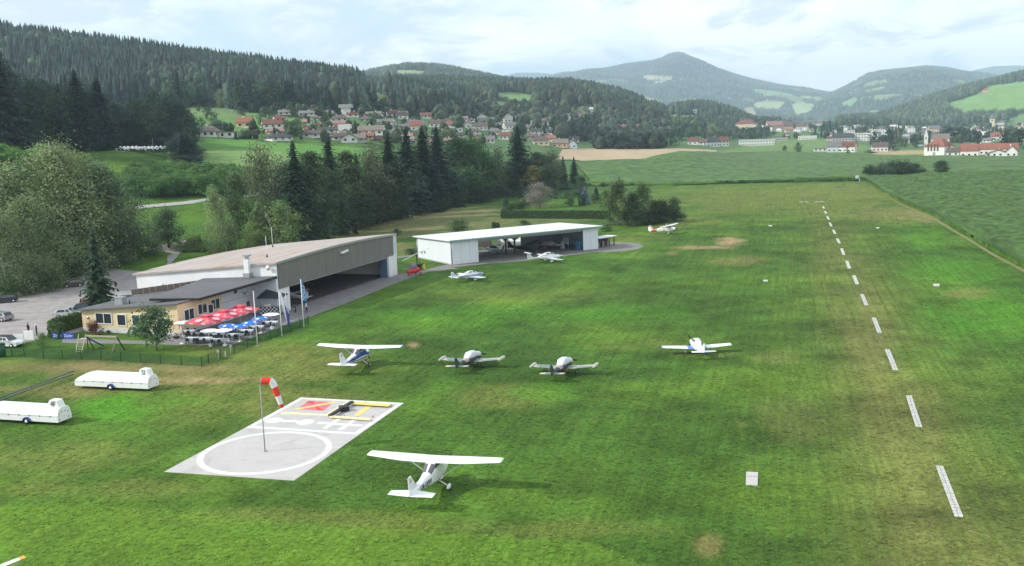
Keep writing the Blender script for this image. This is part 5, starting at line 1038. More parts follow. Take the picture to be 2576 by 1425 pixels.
for sx in (30, 75, 110):
    x, y = P(*ZT(sx, 1005)); t = thing('flower_pot', ['leftmost potted plant at the cafe corner', 'middle potted plant at the cafe corner', 'rightmost potted plant at the cafe corner'][(30, 75, 110).index(sx)], 'potted plant', (x, y, .03)); g = MB(); g.cyl((0, 0, 0), (0, 0, .35), .16, .22, 10); g.build('pot', BLACK, t); g = MB()
    for k in range(40): a = random.uniform(0, 6.3); r_ = random.uniform(.05, .32); z_ = random.uniform(.35, .8); g.add([(r_*math.cos(a), r_*math.sin(a), z_), (r_*math.cos(a)+.1, r_*math.sin(a), z_+.06), (r_*math.cos(a)+.05, r_*math.sin(a)+.1, z_+.1)], [(0, 1, 2)], k % 2)
    g.build('foliage', [mat('pot_leaves', (.08, .12, .03)), mat('pot_flowers', (.45, .3, .25))], t)
# ---- kiosk tent with chequered counter
kx, ky = P(*ZK(395, 955)); kr = math.radians(-6)
kt = thing('kiosk', 'kiosk tent with dark pyramid roof and black and white chequered counter', 'kiosk', (kx, ky+1.5, .03), kr)
g = MB(); hs = 1.95; zr_ = zover(kx, ky, ZK(0, 560)[1]); zr_ = min(max(zr_, 2.2), 3.0)
for k, q in enumerate([(-hs, -hs), (hs, -hs), (hs, hs), (-hs, hs)]):
    q2 = [(-hs, -hs), (hs, -hs), (hs, hs), (-hs, hs)][(k+1) % 4]; g.add([(q[0], q[1], zr_), (q2[0], q2[1], zr_), (0, 0, zr_+1.75), (q[0], q[1], zr_-.2), (q2[0], q2[1], zr_-.2)], [(0, 1, 2), (3, 4, 1, 0)])
g.build('canopy', mat('slate_canvas', (.045, .055, .065), .6, .1), kt)
for a in (-1.6, 1.6):
    for b in (-1.6, 1.6): g = MB(); g.box(a-.05, a+.05, b-.05, b+.05, 0, zr_); g.build('post', GREYP, kt)
g = MB(); g.box(-1.5, 1.5, 1.45, 1.5, 1.0, zr_); g.build('back_cloth', mat('dark_cloth', (.03, .03, .035)), kt)
ck = MB()
for side in range(2):
    for i in range(10):
        for j in range(4):
            c0 = -1.6+.32*i; z0 = .1+j*.28
            if side == 0: ck.box(c0, c0+.318, -1.7, -1.62, z0, z0+.278, (i+j) % 2)
            else: ck.box(1.62, 1.7, c0, c0+.318, z0, z0+.278, (i+j) % 2)
ck.build('chequered_counter', [mat('chequer_white', (.68, .68, .68), .6), BLACK], kt); g = MB(); g.box(-1.7, 1.75, -1.8, -1.2, 1.22, 1.28); g.box(1.2, 1.75, -1.2, 1.7, 1.22, 1.28); g.build('counter_top', GREYP, kt)
g = MB(); g.box(-.9, .1, -1.6, -1.25, 1.28, 1.6); g.build('crate', WHITE, kt)
# ---- flagpoles and banners
def pole_px(bx, by, tx, ty, Zf): x, y = P(*Zf(bx, by)); return x, y, zover(x, y, Zf(tx, ty)[1])
FP = [(Z1, 1805, 740, 1778, 235, 'flagpole without a flag, leftmost of the three beside the terrace'), (Z1, 2030, 645, 2017, 232, 'white flagpole without a flag, middle of the three'), (Z1, 2232, 555, 2208, 125, 'rightmost white flagpole carrying nothing, right behind it the blue flag')]
for Zf, bx, by, tx, ty, lb in FP:
    x, y, h = pole_px(bx, by, tx, ty, Zf); t = thing('flagpole', lb.replace(' carrying nothing, right behind it the blue flag', ' nearest the apron'), 'flagpole', (x, y, 0), 0, 'white flagpoles'); g = MB(); g.cyl((0, 0, 0), (0, 0, h), .075, .05, 8); g.build('pole', WHITE, t); g = MB(); g.ell((0, 0, h+.06), (.09, .09, .08)); g.build('knob', WHITE, t)
    g = MB(); g.cyl((0, 0, -.05), (0, 0, .2), .14, .1, 8); g.build('foot', GREYP, t)
def flag(name, label, base, pts, m, word, wm, polem=WHITE, lean=0.):
    x, y = base; t = thing(name, label, 'flag', (x, y, 0)); g = MB(); n = len(pts); th = .015; g.add([(p[0], -th, p[1]) for p in pts]+[(p[0], th, p[1]) for p in pts], [tuple(range(n)), tuple(range(2*n-1, n-1, -1))]+[(i, n+i, n+(i+1) % n, (i+1) % n) for i in range(n)]); fo = g.build('cloth', m, t)
    g = MB(); g.tube([(-.02, 0, 0), (-.02, 0, pts[1][1]*.7), (.0, 0, pts[1][1])], .03); g.build('pole', polem, t); g = MB(); g.cyl((0, 0, 0), (0, 0, .1), .25, .2, 10); g.build('foot', BLACK, t); return t, fo
x, y = P(*ZK(1190, 900)); t, fo = flag('banner_flag', 'tall light blue banner flag with white lettering beside the right flagpole', (x-.55, y+.4), [(0, 1.7), (-.15, 5.3), (.12, 5.2), (.5, 3.8), (.75, 1.9), (.6, 1.65)], mat('sky_blue_cloth', (.03, .26, .58), .7, .1, 3), '', None)
text('COOL', .85, Matrix.Translation((.28, -.02, 3.1)) @ Matrix.Rotation(math.radians(90), 4, 'X') @ Matrix.Rotation(math.radians(-84), 4, 'Z'), WHIC, fo)
x, y = P(*ZK(770, 1225)); t, fo = flag('banner_flag', 'leaning half white half purple blue banner flag at the fence behind the middle flagpole', (x, y), [(0, .05), (-1.05, 5.2), (-.7, 5.25), (-.3, 3.5), (.25, 1.4), (.3, .3), (.15, .05)], mat('white_flag_cloth', (.62, .62, .72), .7), '', None)
g = MB(); g.add([(.02, -.03, .05), (-.28, -.03, 3.4), (.02, -.03, 2.6), (.3, -.03, 1.3), (.34, -.03, .3), (.2, -.03, .05)], [(0, 5, 4, 3, 2, 1)]); g.add([(.02, .03, .05), (-.28, .03, 3.4), (.02, .03, 2.6), (.3, .03, 1.3), (.34, .03, .3), (.2, .03, .05)], [(0, 1, 2, 3, 4, 5)]); g.build('stripe', mat('purple_blue_cloth', (.06, .06, .3), .7), fo)
# ---- green mesh fence
GREENF = mat('green_fence', (.012, .075, .04), .5, .1, 3)
fp = [P(*ZL(a, b)) for a, b in ((80, 615), (215, 600), (435, 615), (775, 640), (1110, 650), (1445, 660), (1790, 665), (2145, 690))]+[P(*Z1(a, b)) for a, b in ((545, 876), (728, 888), (912, 900), (1103, 912), (1290, 925), (1355, 896), (1465, 852), (1592, 803), (1712, 752), (1820, 705), (1925, 665), (2030, 625), (2120, 590), (2200, 560), (2278, 530))]
fn = thing('mesh_fence', 'green wire mesh fence around the cafe lawn and terrace', 'fence', (*fp[0], 0))
for i, p in enumerate(fp):
    q = (p[0]-fp[0][0], p[1]-fp[0][1]); g = MB(); g.box(q[0]-.04, q[0]+.04, q[1]-.04, q[1]+.04, -.1, 1.3); g.build('post', GREENF, fn)
    if i < len(fp)-1:
        r_ = (fp[i+1][0]-fp[0][0], fp[i+1][1]-fp[0][1]); g = MB(); Ls = math.dist(q, r_); nv = int(Ls/.11)
        for j in range(1, nv):
            t = j/nv; X_, Y_ = q[0]+(r_[0]-q[0])*t, q[1]+(r_[1]-q[1])*t; g.add([(X_-.011, Y_-.004, .02), (X_+.011, Y_+.004, .02), (X_+.011, Y_+.004, 1.22), (X_-.011, Y_-.004, 1.22)], [(0, 1, 2, 3)])
        for j in range(9): z_ = .05+j*.146; g.bar((q[0], q[1], z_), (r_[0], r_[1], z_), .01, .022 if j < 8 else .04)
        g.build('mesh_panel', GREENF, fn)
# ---- galvanised double rail at the left
ra = [P(*ZL(a, b), .7) for a, b in ((1310, 868), (1075, 948), (560, 1140), (0, 1335), (-420, 1490))]; rb = [P(*ZL(a, b), .35) for a, b in ((1300, 925), (1075, 1000), (560, 1180), (0, 1390), (-420, 1545))]
rl = thing('guard_rail', 'dark metal double rail running from the picture edge towards the glider trailer', 'railing', (*ra[0], 0)); o_ = ra[0]
for z_, L_ in ((.75, ra), (.4, rb)):
    g = MB(); g.tube([(p[0]-o_[0], p[1]-o_[1], z_) for p in L_], .085, 8); g.build('rail', mat('dull_zinc', (.13, .15, .15), .5, .15, 2, metal=.4), rl)
for i in range(1, 5): p = ra[i]; q = rb[i]; g = MB(); g.cyl((q[0]-o_[0], q[1]-o_[1], 0), (q[0]-o_[0], q[1]-o_[1], .42), .06, n=8); g.bar((q[0]-o_[0], q[1]-o_[1], .4), (p[0]-o_[0], p[1]-o_[1], .74), .08, .08); g.build('post', STEEL, rl)
# ---- playground
def lp(a, b, z): p = P(*ZL(a, b), z); return (*p, z)
sw = thing('swing_frame', 'wooden swing frame with ladder platform and blue slide on the cafe lawn', 'playground', (0, 0, 0)); SO = Vector(P(*ZL(1700, 480))+(0,)); sw.location = SO
def V0(p): return tuple(Vector(p)-SO)
bl, br = Vector(lp(1535, 240, 2.3)), Vector(lp(2058, 255, 2.3)); PW = mat('pale_timber', (.42, .37, .29), .8, .2, 3)
g = MB(); g.bar(V0(bl), V0(br), .16, .18); g.build('crossbeam', PW, sw)
for a, b, m_ in ((1970, 560, PW), (2205, 492, WOODD)): g = MB(); g.bar(V0(br), V0(lp(a, b, 0)), .13, .13); g.build('leg', m_, sw)
for a, b, m_, st in ((1560, 470, WOODD, bl), (1660, 470, WOODD, bl)): g = MB(); g.bar(V0(st), V0(lp(a, b, 0)), .12, .12); g.build('leg', m_, sw)
pl = Vector(lp(1450, 300, 1.5)); pr = Vector(lp(1530, 300, 1.5)); l0, l1 = Vector(lp(1340, 540, 0)), Vector(lp(1440, 545, 0)); t0, t1 = Vector(lp(1400, 300, 1.5)), Vector(lp(1525, 300, 1.5))
g = MB(); g.bar(V0(l0), V0(t0+Vector((0, 0, .7))), .09, .09); g.bar(V0(l1), V0(t1+Vector((0, 0, .7))), .09, .09); g.build('ladder_rail', PW, sw)
for i in range(5): t = (i+.6)/5.6; g = MB(); g.bar(V0(l0.lerp(t0, t)), V0(l1.lerp(t1, t)), .1, .06); g.build('rung', PW, sw)
g = MB(); c = (t0+t1)/2-SO; g.box(c.x-.55, c.x+.55, c.y-.1, c.y+1.0, 1.42, 1.5); g.build('platform', PW, sw)
g = MB(); s0_, s1_ = Vector(lp(1560, 320, 1.35)), Vector(lp(1825, 420, .25)); dd = (s1_-s0_).normalized(); sd_ = Vector((-dd.y, dd.x, 0)).normalized()
rr = []
for t in [i/10 for i in range(11)]:
    p = s0_.lerp(s1_, t)-SO; p.z = 1.35*(1-t)**1.15+.22; ring = []
    for k in range(9): a = math.pi*(k/8)+math.pi; ring.append(tuple(p+sd_*.28*math.cos(a)+Vector((0, 0, .24+.24*math.sin(a)))))
    for k in range(9): a = math.pi*(1-k/8)+math.pi; ring.append(tuple(p+sd_*.22*math.cos(a)+Vector((0, 0, .25+.19*math.sin(a)))))
    rr.append(ring)
g.rings(rr); g.build('slide', mat('blue_plastic', (.02, .05, .42), .35), sw)
# ---- lawn items at the left
def banner(name, label, x0, x1, yb, h, m, word, Zf=ZL):
    p, q = np.array(P(*Zf(x0, yb))), np.array(P(*Zf(x1, yb))); L_ = float(np.linalg.norm(q-p)); t = thing(name, label, 'banner', (*p, 0), math.atan2(*(q-p)[::-1])); g = MB(); g.box(0, L_, -.02, .02, .12, h); pn = g.build('panel', m, t)
    for x_ in (.03, L_-.03): g = MB(); g.box(x_-.03, x_+.03, .025, .08, 0, h+.05); g.build('post', STEEL, t)
    if word: text(word, h*.6, Matrix.Translation((L_/2, -.022, h*.55)) @ Matrix.Rotation(math.radians(90), 4, 'X'), WHIC, pn)
    return t
BB = mat('banner_blue', (.015, .09, .5), .6, .1, 3)
banner('blue_banner', 'blue banner with white lettering, left of the pair by the clipped hedge', 935, 1110, 297, .95, BB, 'Zipfer'); banner('blue_banner', 'blue banner with white lettering, right of the pair by the playground', 1130, 1300, 300, .95, BB, 'Zipfer')
banner('white_board', 'plain white board beside the white car, left of the pair', 255, 428, 385, 1.5, WHIC, ''); banner('white_board', 'plain white board before the two dark figures, right of the pair', 432, 605, 322, 1.5, WHIC, '')
x, y = P(*ZL(30, 610)); t = thing('waste_bin', 'dark green waste container at the left end of the mesh fence', 'bin', (x, y, 0)); g = MB(); g.cyl((0, 0, 0), (0, 0, 1.75), .55, .6, 14); g.build('body', GREENF, t); g = MB(); g.cyl((0, 0, 1.75), (0, 0, 1.9), .63, .5, 14); g.build('lid', GREENF, t)
tree_px('bush', *ZL(745, 450), ZL(0, 180)[1], 34, label='round light green bush in front of the clipped hedge on the lawn', col=(.09, .13, .04))
tree_px('bush', *Z1(315, 632), Z1(0, 490)[1], 40, label='dark red leaved shrub before the left cafe window', col=(.09, .025, .02))
tree_px('small', *Z1(872, 775), Z1(0, 362)[1], 108, label='small green apple tree in the lawn before the cafe', col=(.07, .10, .04), rz=.5)
tree_px('bush', *Z1(765, 660), Z1(0, 570)[1], 36, label='dark green shrub behind the apple tree at the cafe wall', col=(.035, .06, .022))
for i, (a, b) in enumerate(((420, 610), (360, 608), (620, 625), (930, 640))): tree_px('bush', *Z1(a, b+4), Z1(0, b-22)[1], 14, label='tiny green plant along the foot of the cafe wall', group='tiny plants at the cafe wall', col=(.05, .09, .03), parts=False)
def hedge(name, label, wp, wd, h, col, dens=26, leaf=.17):
    """clipped hedge: boxy body of leaf faces round a dark core"""
    C, N = [], []; core = MB(); wp = [np.array(p) for p in wp]
    for p, q in zip(wp[:-1], wp[1:]):
        L_ = np.linalg.norm(q-p); e = (q-p)/L_; nn = np.array([-e[1], e[0]]); m = int(L_*(2*h+wd)*dens); u = rng.uniform(0, L_, m); s = rng.uniform(0, 2*h+wd, m)
        off = np.where(s < h, -wd/2, np.where(s < h+wd, s-h-wd/2, wd/2)); z = np.where(s < h, s, np.where(s < h+wd, h, 2*h+wd-s)); jit = rng.uniform(-.1, .14, m)
        nx = np.where(s < h, -1, np.where(s < h+wd, 0, 1)); nz = np.where((s >= h) & (s < h+wd), 1, .15)
        X_ = p[0]+e[0]*u+nn[0]*(off+nx*jit); Y_ = p[1]+e[1]*u+nn[1]*(off+nx*jit); C.append(np.c_[X_, Y_, z+np.where(nz == 1, jit, 0)]); N.append(np.c_[nn[0]*nx, nn[1]*nx, nz])
        core.box(0, L_, -wd/2+.14, wd/2-.14, 0, h-.14, 0, Matrix.Translation((p[0], p[1], 0)) @ Matrix.Rotation(math.atan2(e[1], e[0]), 4, 'Z'))
        for end, sg in ((p, -1), (q, 1)):
            m2 = int(wd*h*dens); C.append(np.c_[end[0]+nn[0]*rng.uniform(-wd/2, wd/2, m2), end[1]+nn[1]*rng.uniform(-wd/2, wd/2, m2), rng.uniform(0, h, m2)]); N.append(np.tile([e[0]*sg, e[1]*sg, .2], (m2, 1)))
    C, N = np.concatenate(C), np.concatenate(N); C[:, 2] += zt(C[:, 0], C[:, 1]); N = N+rand_unit(len(N))*.55; N /= np.linalg.norm(N, axis=1)[:, None]
    V, F = leaf_quads(C, N, leaf, rng); t = thing(name, label, 'hedge', (0, 0, 0)); base = np.array(col)
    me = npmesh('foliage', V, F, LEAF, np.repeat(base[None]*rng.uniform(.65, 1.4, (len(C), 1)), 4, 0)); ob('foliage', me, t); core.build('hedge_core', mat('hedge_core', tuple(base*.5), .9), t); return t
Z2 = zc(0, 700, 2.85)
hedge('clipped_hedge', 'clipped bright green hedge at the left end of the cafe beside the parking', [P(*Z2(750, 1005)), P(*Z2(560, 1060)), P(*Z2(480, 1105)), P(*Z2(575, 1120))], 1.1, 2.3, (.055, .11, .022))
Z5 = zc(1600, 560, 4.025)
hedge('clipped_hedge', 'long clipped dark green hedge enclosing the garden behind the white hangar', [P(*Z5(1480, 590)), P(*Z5(800, 585)), P(*Z5(95, 582)), P(*Z5(185, 480))], 1.6, 2.5, (.04, .085, .022), 14, .24)
hedge('clipped_hedge', 'sunlit clipped hedge running back along the left side of the garden', [P(*Z5(250, 468)), P(*Z5(400, 385))], 3.0, 2.3, (.07, .14, .03), 14, .24)  # arm of the same hedge, sunlight put into a brighter leaf colour
# ---- log pile at the wood edge, posts
x, y, z = at_depth(358, 399); lp_ = thing('log_pile', 'long pile of logs under white sheets at the edge of the dark wood', 'log pile', (x, y, z)); g = MB()
for i in range(150): a = random.uniform(-10.5, 10.5); zz = random.uniform(.2, 2.0); rr_ = random.uniform(.15, .3); g.cyl((a, -1.4+random.uniform(-.15, .15), zz), (a, 1.4, zz), rr_, n=7, smooth=False)
stuff(g.build('logs', mat('log_ends', (.10, .08, .065), .9, .4, 2), lp_))
for a0, a1 in ((-10.5, -6), (-6.2, -1.6), (-1.4, 1.0), (1.3, 5.2), (5.4, 10.3)):
    g = MB(); rs = []
    for i in range(9): X_ = a0+(a1-a0)*i/8; hh = 2.35+.35*math.sin(i*2.1+a0)+(.3 if a0 < -5 else 0); rs.append([(X_, -1.6, hh-.8-.2*math.sin(i)), (X_, -1.2, hh-.1), (X_, 0, hh+.2), (X_, 1.3, hh-.1), (X_, 1.2, hh-.3), (X_, 0, hh), (X_, -1.1, hh-.3)])
    g.rings(rs, smooth=False); g.build('white_sheet', WHIC, lp_)
for a, b, c, lb in ((386, 380, 348, 'thin wooden pole in front of the dark wood'), (463, 396, 384, 'short pole on the meadow edge below the wood'), (2155, 456, 444, None)):
    if lb: x, y, z = hit(a, b); g = MB(); g.cyl((0, 0, 0), (0, 0, zover(x, y, c)-z), .16, .12, 7); o = g.build('utility_pole', WOODG); o.location = (x, y, z); tag(o, lb, 'pole')
x, y, z = hit(2156, 456); t = thing('marker_sign', 'small white square sign on a post at the far end of the runway', 'sign', (x, y, z)); g = MB(); g.box(-.75, .75, -.05, .05, 1.2, 2.6); g.build('panel', WHITE, t); g = MB(); g.cyl((0, .1, 0), (0, .1, 2.2), .06); g.build('post', STEEL, t)
x, y, z = hit(2162, 458); g = MB(); g.cyl((0, 0, 0), (0, 0, 1.6), .12, .08, 6); o = g.build('marker_post', WHITE); o.location = (x, y, z); tag(o, 'short white marker post right of the small white sign', 'post')
x, y = P(*Z1(1510, 850)); t = thing('tree_stump', 'short pale stump with a dark plant at the corner of the mesh fence', 'stump', (x, y, 0)); g = MB(); g.cyl((0, 0, 0), (0, .05, .95), .1, .07, 7); g.build('stem', mat('pale_wood', (.5, .46, .4)), t)
g = MB()
for k in range(60): a = random.uniform(0, 6.3); r_ = random.uniform(.1, .7); g.add([(r_*math.cos(a), r_*math.sin(a), .02), (r_*math.cos(a)+.12, r_*math.sin(a), .2), (r_*math.cos(a)+.05, r_*math.sin(a)+.12, .14)], [(0, 1, 2)])
g.build('foliage', mat('dark_leaves', (.04, .05, .02)), t)
# ---- signal area
PA, PB_, PC_, PD = [np.array(P(*q)) for q in ((413, 1188), (740, 1210), (1016, 1015), (757, 1001))]
pad = thing('signal_area', 'concrete signal pad with white circle and painted ground signals', 'signal pad', (0, 0, 0))
def flat(name, pts, m, z0, z1, par=pad): g = MB(); g.prism(pts, z0, z1); return g.build(name, m, par)
flat('slab', [tuple(q) for q in (PA, PB_, PC_, PD)], CONC, -.2, .03)
Z6 = zc(500, 1150, 3.0306); Z7 = zc(800, 1260, 4.77)
ez = [(860, 840), (1030, 1000), (1300, 1095), (1590, 1130), (1540, 392), (2200, 252), (2200, 1108)]; ez2 = [(600, 235), (1200, 207), (1600, 240), (1850, 310), (2040, 430), (2088, 520), (2060, 600), (1950, 705), (1700, 830), (1300, 960), (900, 1060), (500, 1110)]
gp = np.array([P(*zc(500, 1360, 6.44)(a, b)) for a, b in ez]+[P(*zc(750, 1360, 6.44)(a, b)) for a, b in ez2]); A_ = np.c_[2*gp, np.ones(len(gp))]; s_ = np.linalg.lstsq(A_, (gp**2).sum(1), rcond=None)[0]; CCx, CCy = s_[0], s_[1]; CR_ = math.sqrt(s_[2]+CCx**2+CCy**2)-.03
g = MB(); n = 96; ro, ri = CR_, CR_*.905
vs = [(CCx+r_*math.cos(6.28319*i/n), CCy+r_*math.sin(6.28319*i/n), z_) for z_ in (.03, .036) for r_ in (ro, ri) for i in range(n)]
g.add(vs, [(2*n+i, 2*n+(i+1) % n, 3*n+(i+1) % n, 3*n+i) for i in range(n)]+[(i, (i+1) % n, 2*n+(i+1) % n, 2*n+i) for i in range(n)]); g.build('white_circle', MARKW, pad)
def q7(*pts): return [P(*Z7(a, b)) for a, b in pts]
def mark(name, pts, m, z=.036): return flat(name, pts, m, .03, z)
YEL = mat('marking_yellow', (.78, .58, .16), .7, .08, 2); YELP = mat('marking_yellow_pale', (.76, .66, .38), .7, .08, 2); REDM = mat('marking_red', (.62, .15, .18), .7, .1, 2); REDD = mat('marking_red_dark', (.58, .05, .07), .7, .1, 2)
a1, a2 = Z6(885, 700), Z6(1975, 765); b1, b2 = Z6(985, 682), Z6(1965, 738)
DL, DR = np.array(P(*Z6(893, 697))), np.array(P(*Z6(1975, 766)))
def lerp(p, q, t): return tuple(np.array(p)+(np.array(q)-np.array(p))*t)
cn = [DL, DR, PC_, PD]; ctr = sum(cn)/4; inn = [lerp(c, ctr, .0) for c in cn]
def inset(cn, ws):
    out = []; n = len(cn)
    for i in range(n):
        p, q, r_ = cn[i-1], cn[i], cn[(i+1) % n]; e0 = (q-p)/np.linalg.norm(q-p); e1_ = (r_-q)/np.linalg.norm(r_-q); n0, n1 = np.array([-e0[1], e0[0]]), np.array([-e1_[1], e1_[0]]); A = np.array([n0, n1]); out.append(np.linalg.solve(A, [n0@p+ws[i-1], n1@q+ws[i]]))
    return out
wq = .5; inn = inset(cn, [wq, wq, wq, wq])
for i in range(4): mark('border_line', [tuple(cn[i]), tuple(cn[(i+1) % 4]), tuple(inn[(i+1) % 4]), tuple(inn[i])], MARKW)
rc = q7((925, 165), (1325, 178), (1155, 315), (755, 290)); mark('red_field', rc, REDM); mark('dark_corner', [lerp(rc[0], rc[2], .55), lerp(rc[1], rc[2], .98), lerp(rc[2], rc[3], .24), lerp(rc[0], rc[2], .50)], REDD, .040); mark('dark_corner', [lerp(rc[0], rc[1], .0), lerp(rc[0], rc[1], .25), lerp(rc[0], rc[2], .35), lerp(rc[0], rc[3], .18)], REDD, .040)
mark('yellow_diagonal', q7((700, 290), (1300, 178), (1370, 190), (760, 298)), YEL, .044)
mark('yellow_line', q7((500, 345), (560, 330), (1180, 370), (1215, 392), (1150, 388), (580, 362), (530, 377)), YELP, .037)
mark('yellow_line', q7((1170, 388), (1520, 172), (1590, 176), (1250, 390)), YELP, .0385)
mark('yellow_line', q7((1620, 392), (1850, 225), (1930, 228), (1700, 398)), YEL, .037)
def disc(cx_, cy_, rx, name='dumbbell_disc'):
    p, q = np.array(P(*Z7(cx_-rx, cy_))), np.array(P(*Z7(cx_+rx, cy_))); r_ = np.linalg.norm(q-p)/2; c = (p+q)/2; return mark(name, [(c[0]+r_*math.cos(6.283*i/32), c[1]+r_*math.sin(6.283*i/32)) for i in range(32)], MARKW)
disc(400, 462, 130); disc(882, 490, 130); mark('dumbbell_bar', q7((500, 455), (520, 485), (780, 494), (790, 466)), MARKW, .0375)
for q in (((1055, 515), (1085, 487), (1775, 532), (1745, 557)), ): mark('hash_bar', q7(*q), MARKW)
for q in (((1135, 585), (1365, 440), (1440, 440), (1215, 595)), ((1380, 605), (1600, 455), (1675, 458), (1455, 612))): mark('hash_bar', q7(*q), MARKW, .038)
lt = thing('landing_tee', 'black and yellow landing direction frame lying on the signal pad', 'landing tee', (0, 0, 0))
def b3(nm, a, b, z, w_, h_, m): p, q = P(*Z7(*a), z), P(*Z7(*b), z); g = MB(); g.bar((*p, z), (*q, z), w_, h_); g.build(nm, m, lt)
b3('yellow_plank', (1590, 190), (2180, 228), .22, .75, .05, YEL); b3('beige_beam', (1258, 398), (1885, 445), .22, .3, .14, YELP); b3('black_beam', (1258, 385), (1600, 172), .32, .38, .2, BLACK)
p = P(*Z7(1475, 268), .35); g = MB(); g.box(-.45, .45, -.45, .45, .1, .55, 0, Matrix.Translation((*p, 0)) @ Matrix.Rotation(.4, 4, 'Z')); g.build('pivot_box', BLACK, lt)
for a, b in ((1265, 400), (1480, 410), (1690, 430), (1870, 450), (2200, 232), (1920, 415), (1810, 200)):
    p = P(*Z7(a, b)); g = MB(); g.cyl((*p, .03), (*p, .2), .05, n=6); g.build('foot', BLACK, lt)
# windsock
x, y = P(667, 1137); ws = thing('windsock', 'red and white windsock hanging from a thin pole on the signal pad', 'windsock', (x, y, .03)); g = MB(); hh = zover(x, y, 975)+.2; g.cyl((0, 0, 0), (0, 0, hh), .06, .045, 8); g.build('pole', mat('grey_pole', (.34, .33, .32), .6), ws); g = MB(); g.cyl((0, 0, 0), (0, 0, .05), .25, .2, 10); g.build('foot', STEEL, ws)
def wp_(sx, sy, zz): q = P(*Z6(sx, sy), zz); return Vector((q[0]-x, q[1]-y, zz))
mids = [(1045, 240, .32), (1090, 240, .33), (1128, 242, .33), (1150, 262, .31), (1168, 300, .29), (1185, 345, .27), (1200, 385, .25), (1215, 430, .22), (1230, 465, .2), (1242, 500, .14)]
zl = hh+.35; pc = []
depth_y = y
for (a, b, r_) in mids:
    d = ray(*Z6(a, b)); t = y/d[1]; q = d*t; pc.append((Vector((q[0]-x, 0, q[2]+CAMH-.03)), r_*1.05))
SR, SW = mat('windsock_red', (.70, .035, .015), .7, .1, 3), mat('windsock_white', (.72, .70, .72), .7, .1, 3)
segs = [(0, 2, SR), (2, 4, SW), (4, 6, SR), (6, 8, SW), (8, 9, SR)]
for s0, s1, m_ in segs:
    g = MB(); rs = []
    for i in range(s0, s1+1):
        c, r_ = pc[i]; d = (pc[min(i+1, 9)][0]-pc[max(i-1, 0)][0]).normalized(); Q_ = d.to_track_quat('X', 'Y'); rs.append([tuple(c+Q_ @ Vector((0, r_*math.cos(6.283*k/14), r_*math.sin(6.283*k/14)))) for k in range(14)])
    rs2 = [[tuple(Vector(v)*.97+pc[min(s0+j, 9)][0]*.03) for v in rg] for j, rg in enumerate(rs)]
    g.rings(rs, cap=False); g.rings(rs2[::-1], cap=False); g.build('sock_band', m_, ws)
g = MB(); c, r_ = pc[0]; 
for k in range(14): a0, a1 = 6.283*k/14, 6.283*(k+1)/14; g.cyl(tuple(c+Vector((-.02, r_*math.cos(a0), r_*math.sin(a0)))), tuple(c+Vector((-.02, r_*math.cos(a1), r_*math.sin(a1)))), .02, n=4)
g.bar((0, 0, hh-.05), tuple(c-Vector((0, 0, r_))), .03, .03); g.build('ring', STEEL, ws)
# runway marks
DS = [((2363, 1173), (2413, 1302), 24), ((2286, 996), (2312, 1075), 18), ((2232, 880), (2253, 932), 15), ((2198, 800), (2213, 838), 12), ((2168, 741), (2180, 769), 10), ((2148, 694), (2157, 716), 9), ((2130, 657), (2137, 676), 8), ((2117, 626), (2123, 642), 7), ((2106, 601), (2112, 613), 6), ((2096, 579), (2101, 589), 6), ((2087, 561), (2092, 570), 5), ((2081, 545), (2085, 553), 5), ((2075, 532), (2079, 538), 5), ((2070, 520), (2073, 525), 4)]
PERF = mat('perforated_white', (.50, .50, .48), .8, .15, 3, dirt=(.22, .26, .14), dirtamt=.7)
for i, (a, b, w_) in enumerate(DS):
    p, q = np.array(P(*a)), np.array(P(*b)); L_ = float(np.linalg.norm(q-p)); an = math.atan2(*(p-q)[::-1]); wid = .58
    t = thing('runway_stripe', 'white grid stripe on the runway centre line, %s from the near end' % ORD[i], 'runway marking', (*q, 0), an, 'white stripes on the runway centre line'); nt_ = max(3, int(L_/.55)); g = MB()
    if i < 5:
        for r_ in range(2):
            for k in range(nt_): x0 = L_*k/nt_; g.box(x0+.05, x0+L_/nt_-.05, -wid/2+r_*wid/2+.015, -wid/2+(r_+1)*wid/2-.015, -.05, .05)
    else: g.box(0, L_, -wid/2, wid/2, -.05, .05)
    g.build('grid_plate', PERF, t)
for i, (a, b, w_, h_, lb) in enumerate(((1892, 1206, 30, 34, 'large pale square slab left of the centre line in the foreground'), (1926, 707, 12, 4, 'small white slab left of the runway in the middle distance'), (1938, 569, 9, 3, 'far small white slab left of the runway'), (2208, 574, 9, 3, 'far small white slab right of the runway'), (2356, 718, 16, 6, 'white slab right of the runway in the middle distance'))):
    c4 = [P(a-w_/2, b-h_/2), P(a+w_/2, b-h_/2+(1 if w_ > 20 else 0)), P(a+w_/2-1, b+h_/2), P(a-w_/2-1, b+h_/2-1)]; t = thing('runway_marker', lb, 'runway marker', (0, 0, 0)); pt = [tuple(v) for v in c4]
    if w_ > 20: m1, m2 = [lerp(pt[0], pt[3], .33), lerp(pt[1], pt[2], .33)], [lerp(pt[0], pt[3], .37), lerp(pt[1], pt[2], .37)]; flat('slab', [pt[0], pt[1], m1[1], m1[0]][::-1], CONC, -.05, .07, t); flat('slab', [m2[0], m2[1], pt[2], pt[3]][::-1], CONC, -.05, .07, t)
    else: flat('slab', pt[::-1], PERF, -.05, .05, t)
for a in (2016, 2029, 2055, 2067):
    p = P(a, 508.5); g = MB(); g.box(-.7, .7, -.6, .6, -.05, .05); o = g.build('threshold_mark', PERF); o.location = (*p, .02); tag(o, 'small white threshold block, %s from the left at the far runway end' % ORD[(2016, 2029, 2055, 2067).index(a)], 'runway marking', 'threshold blocks')
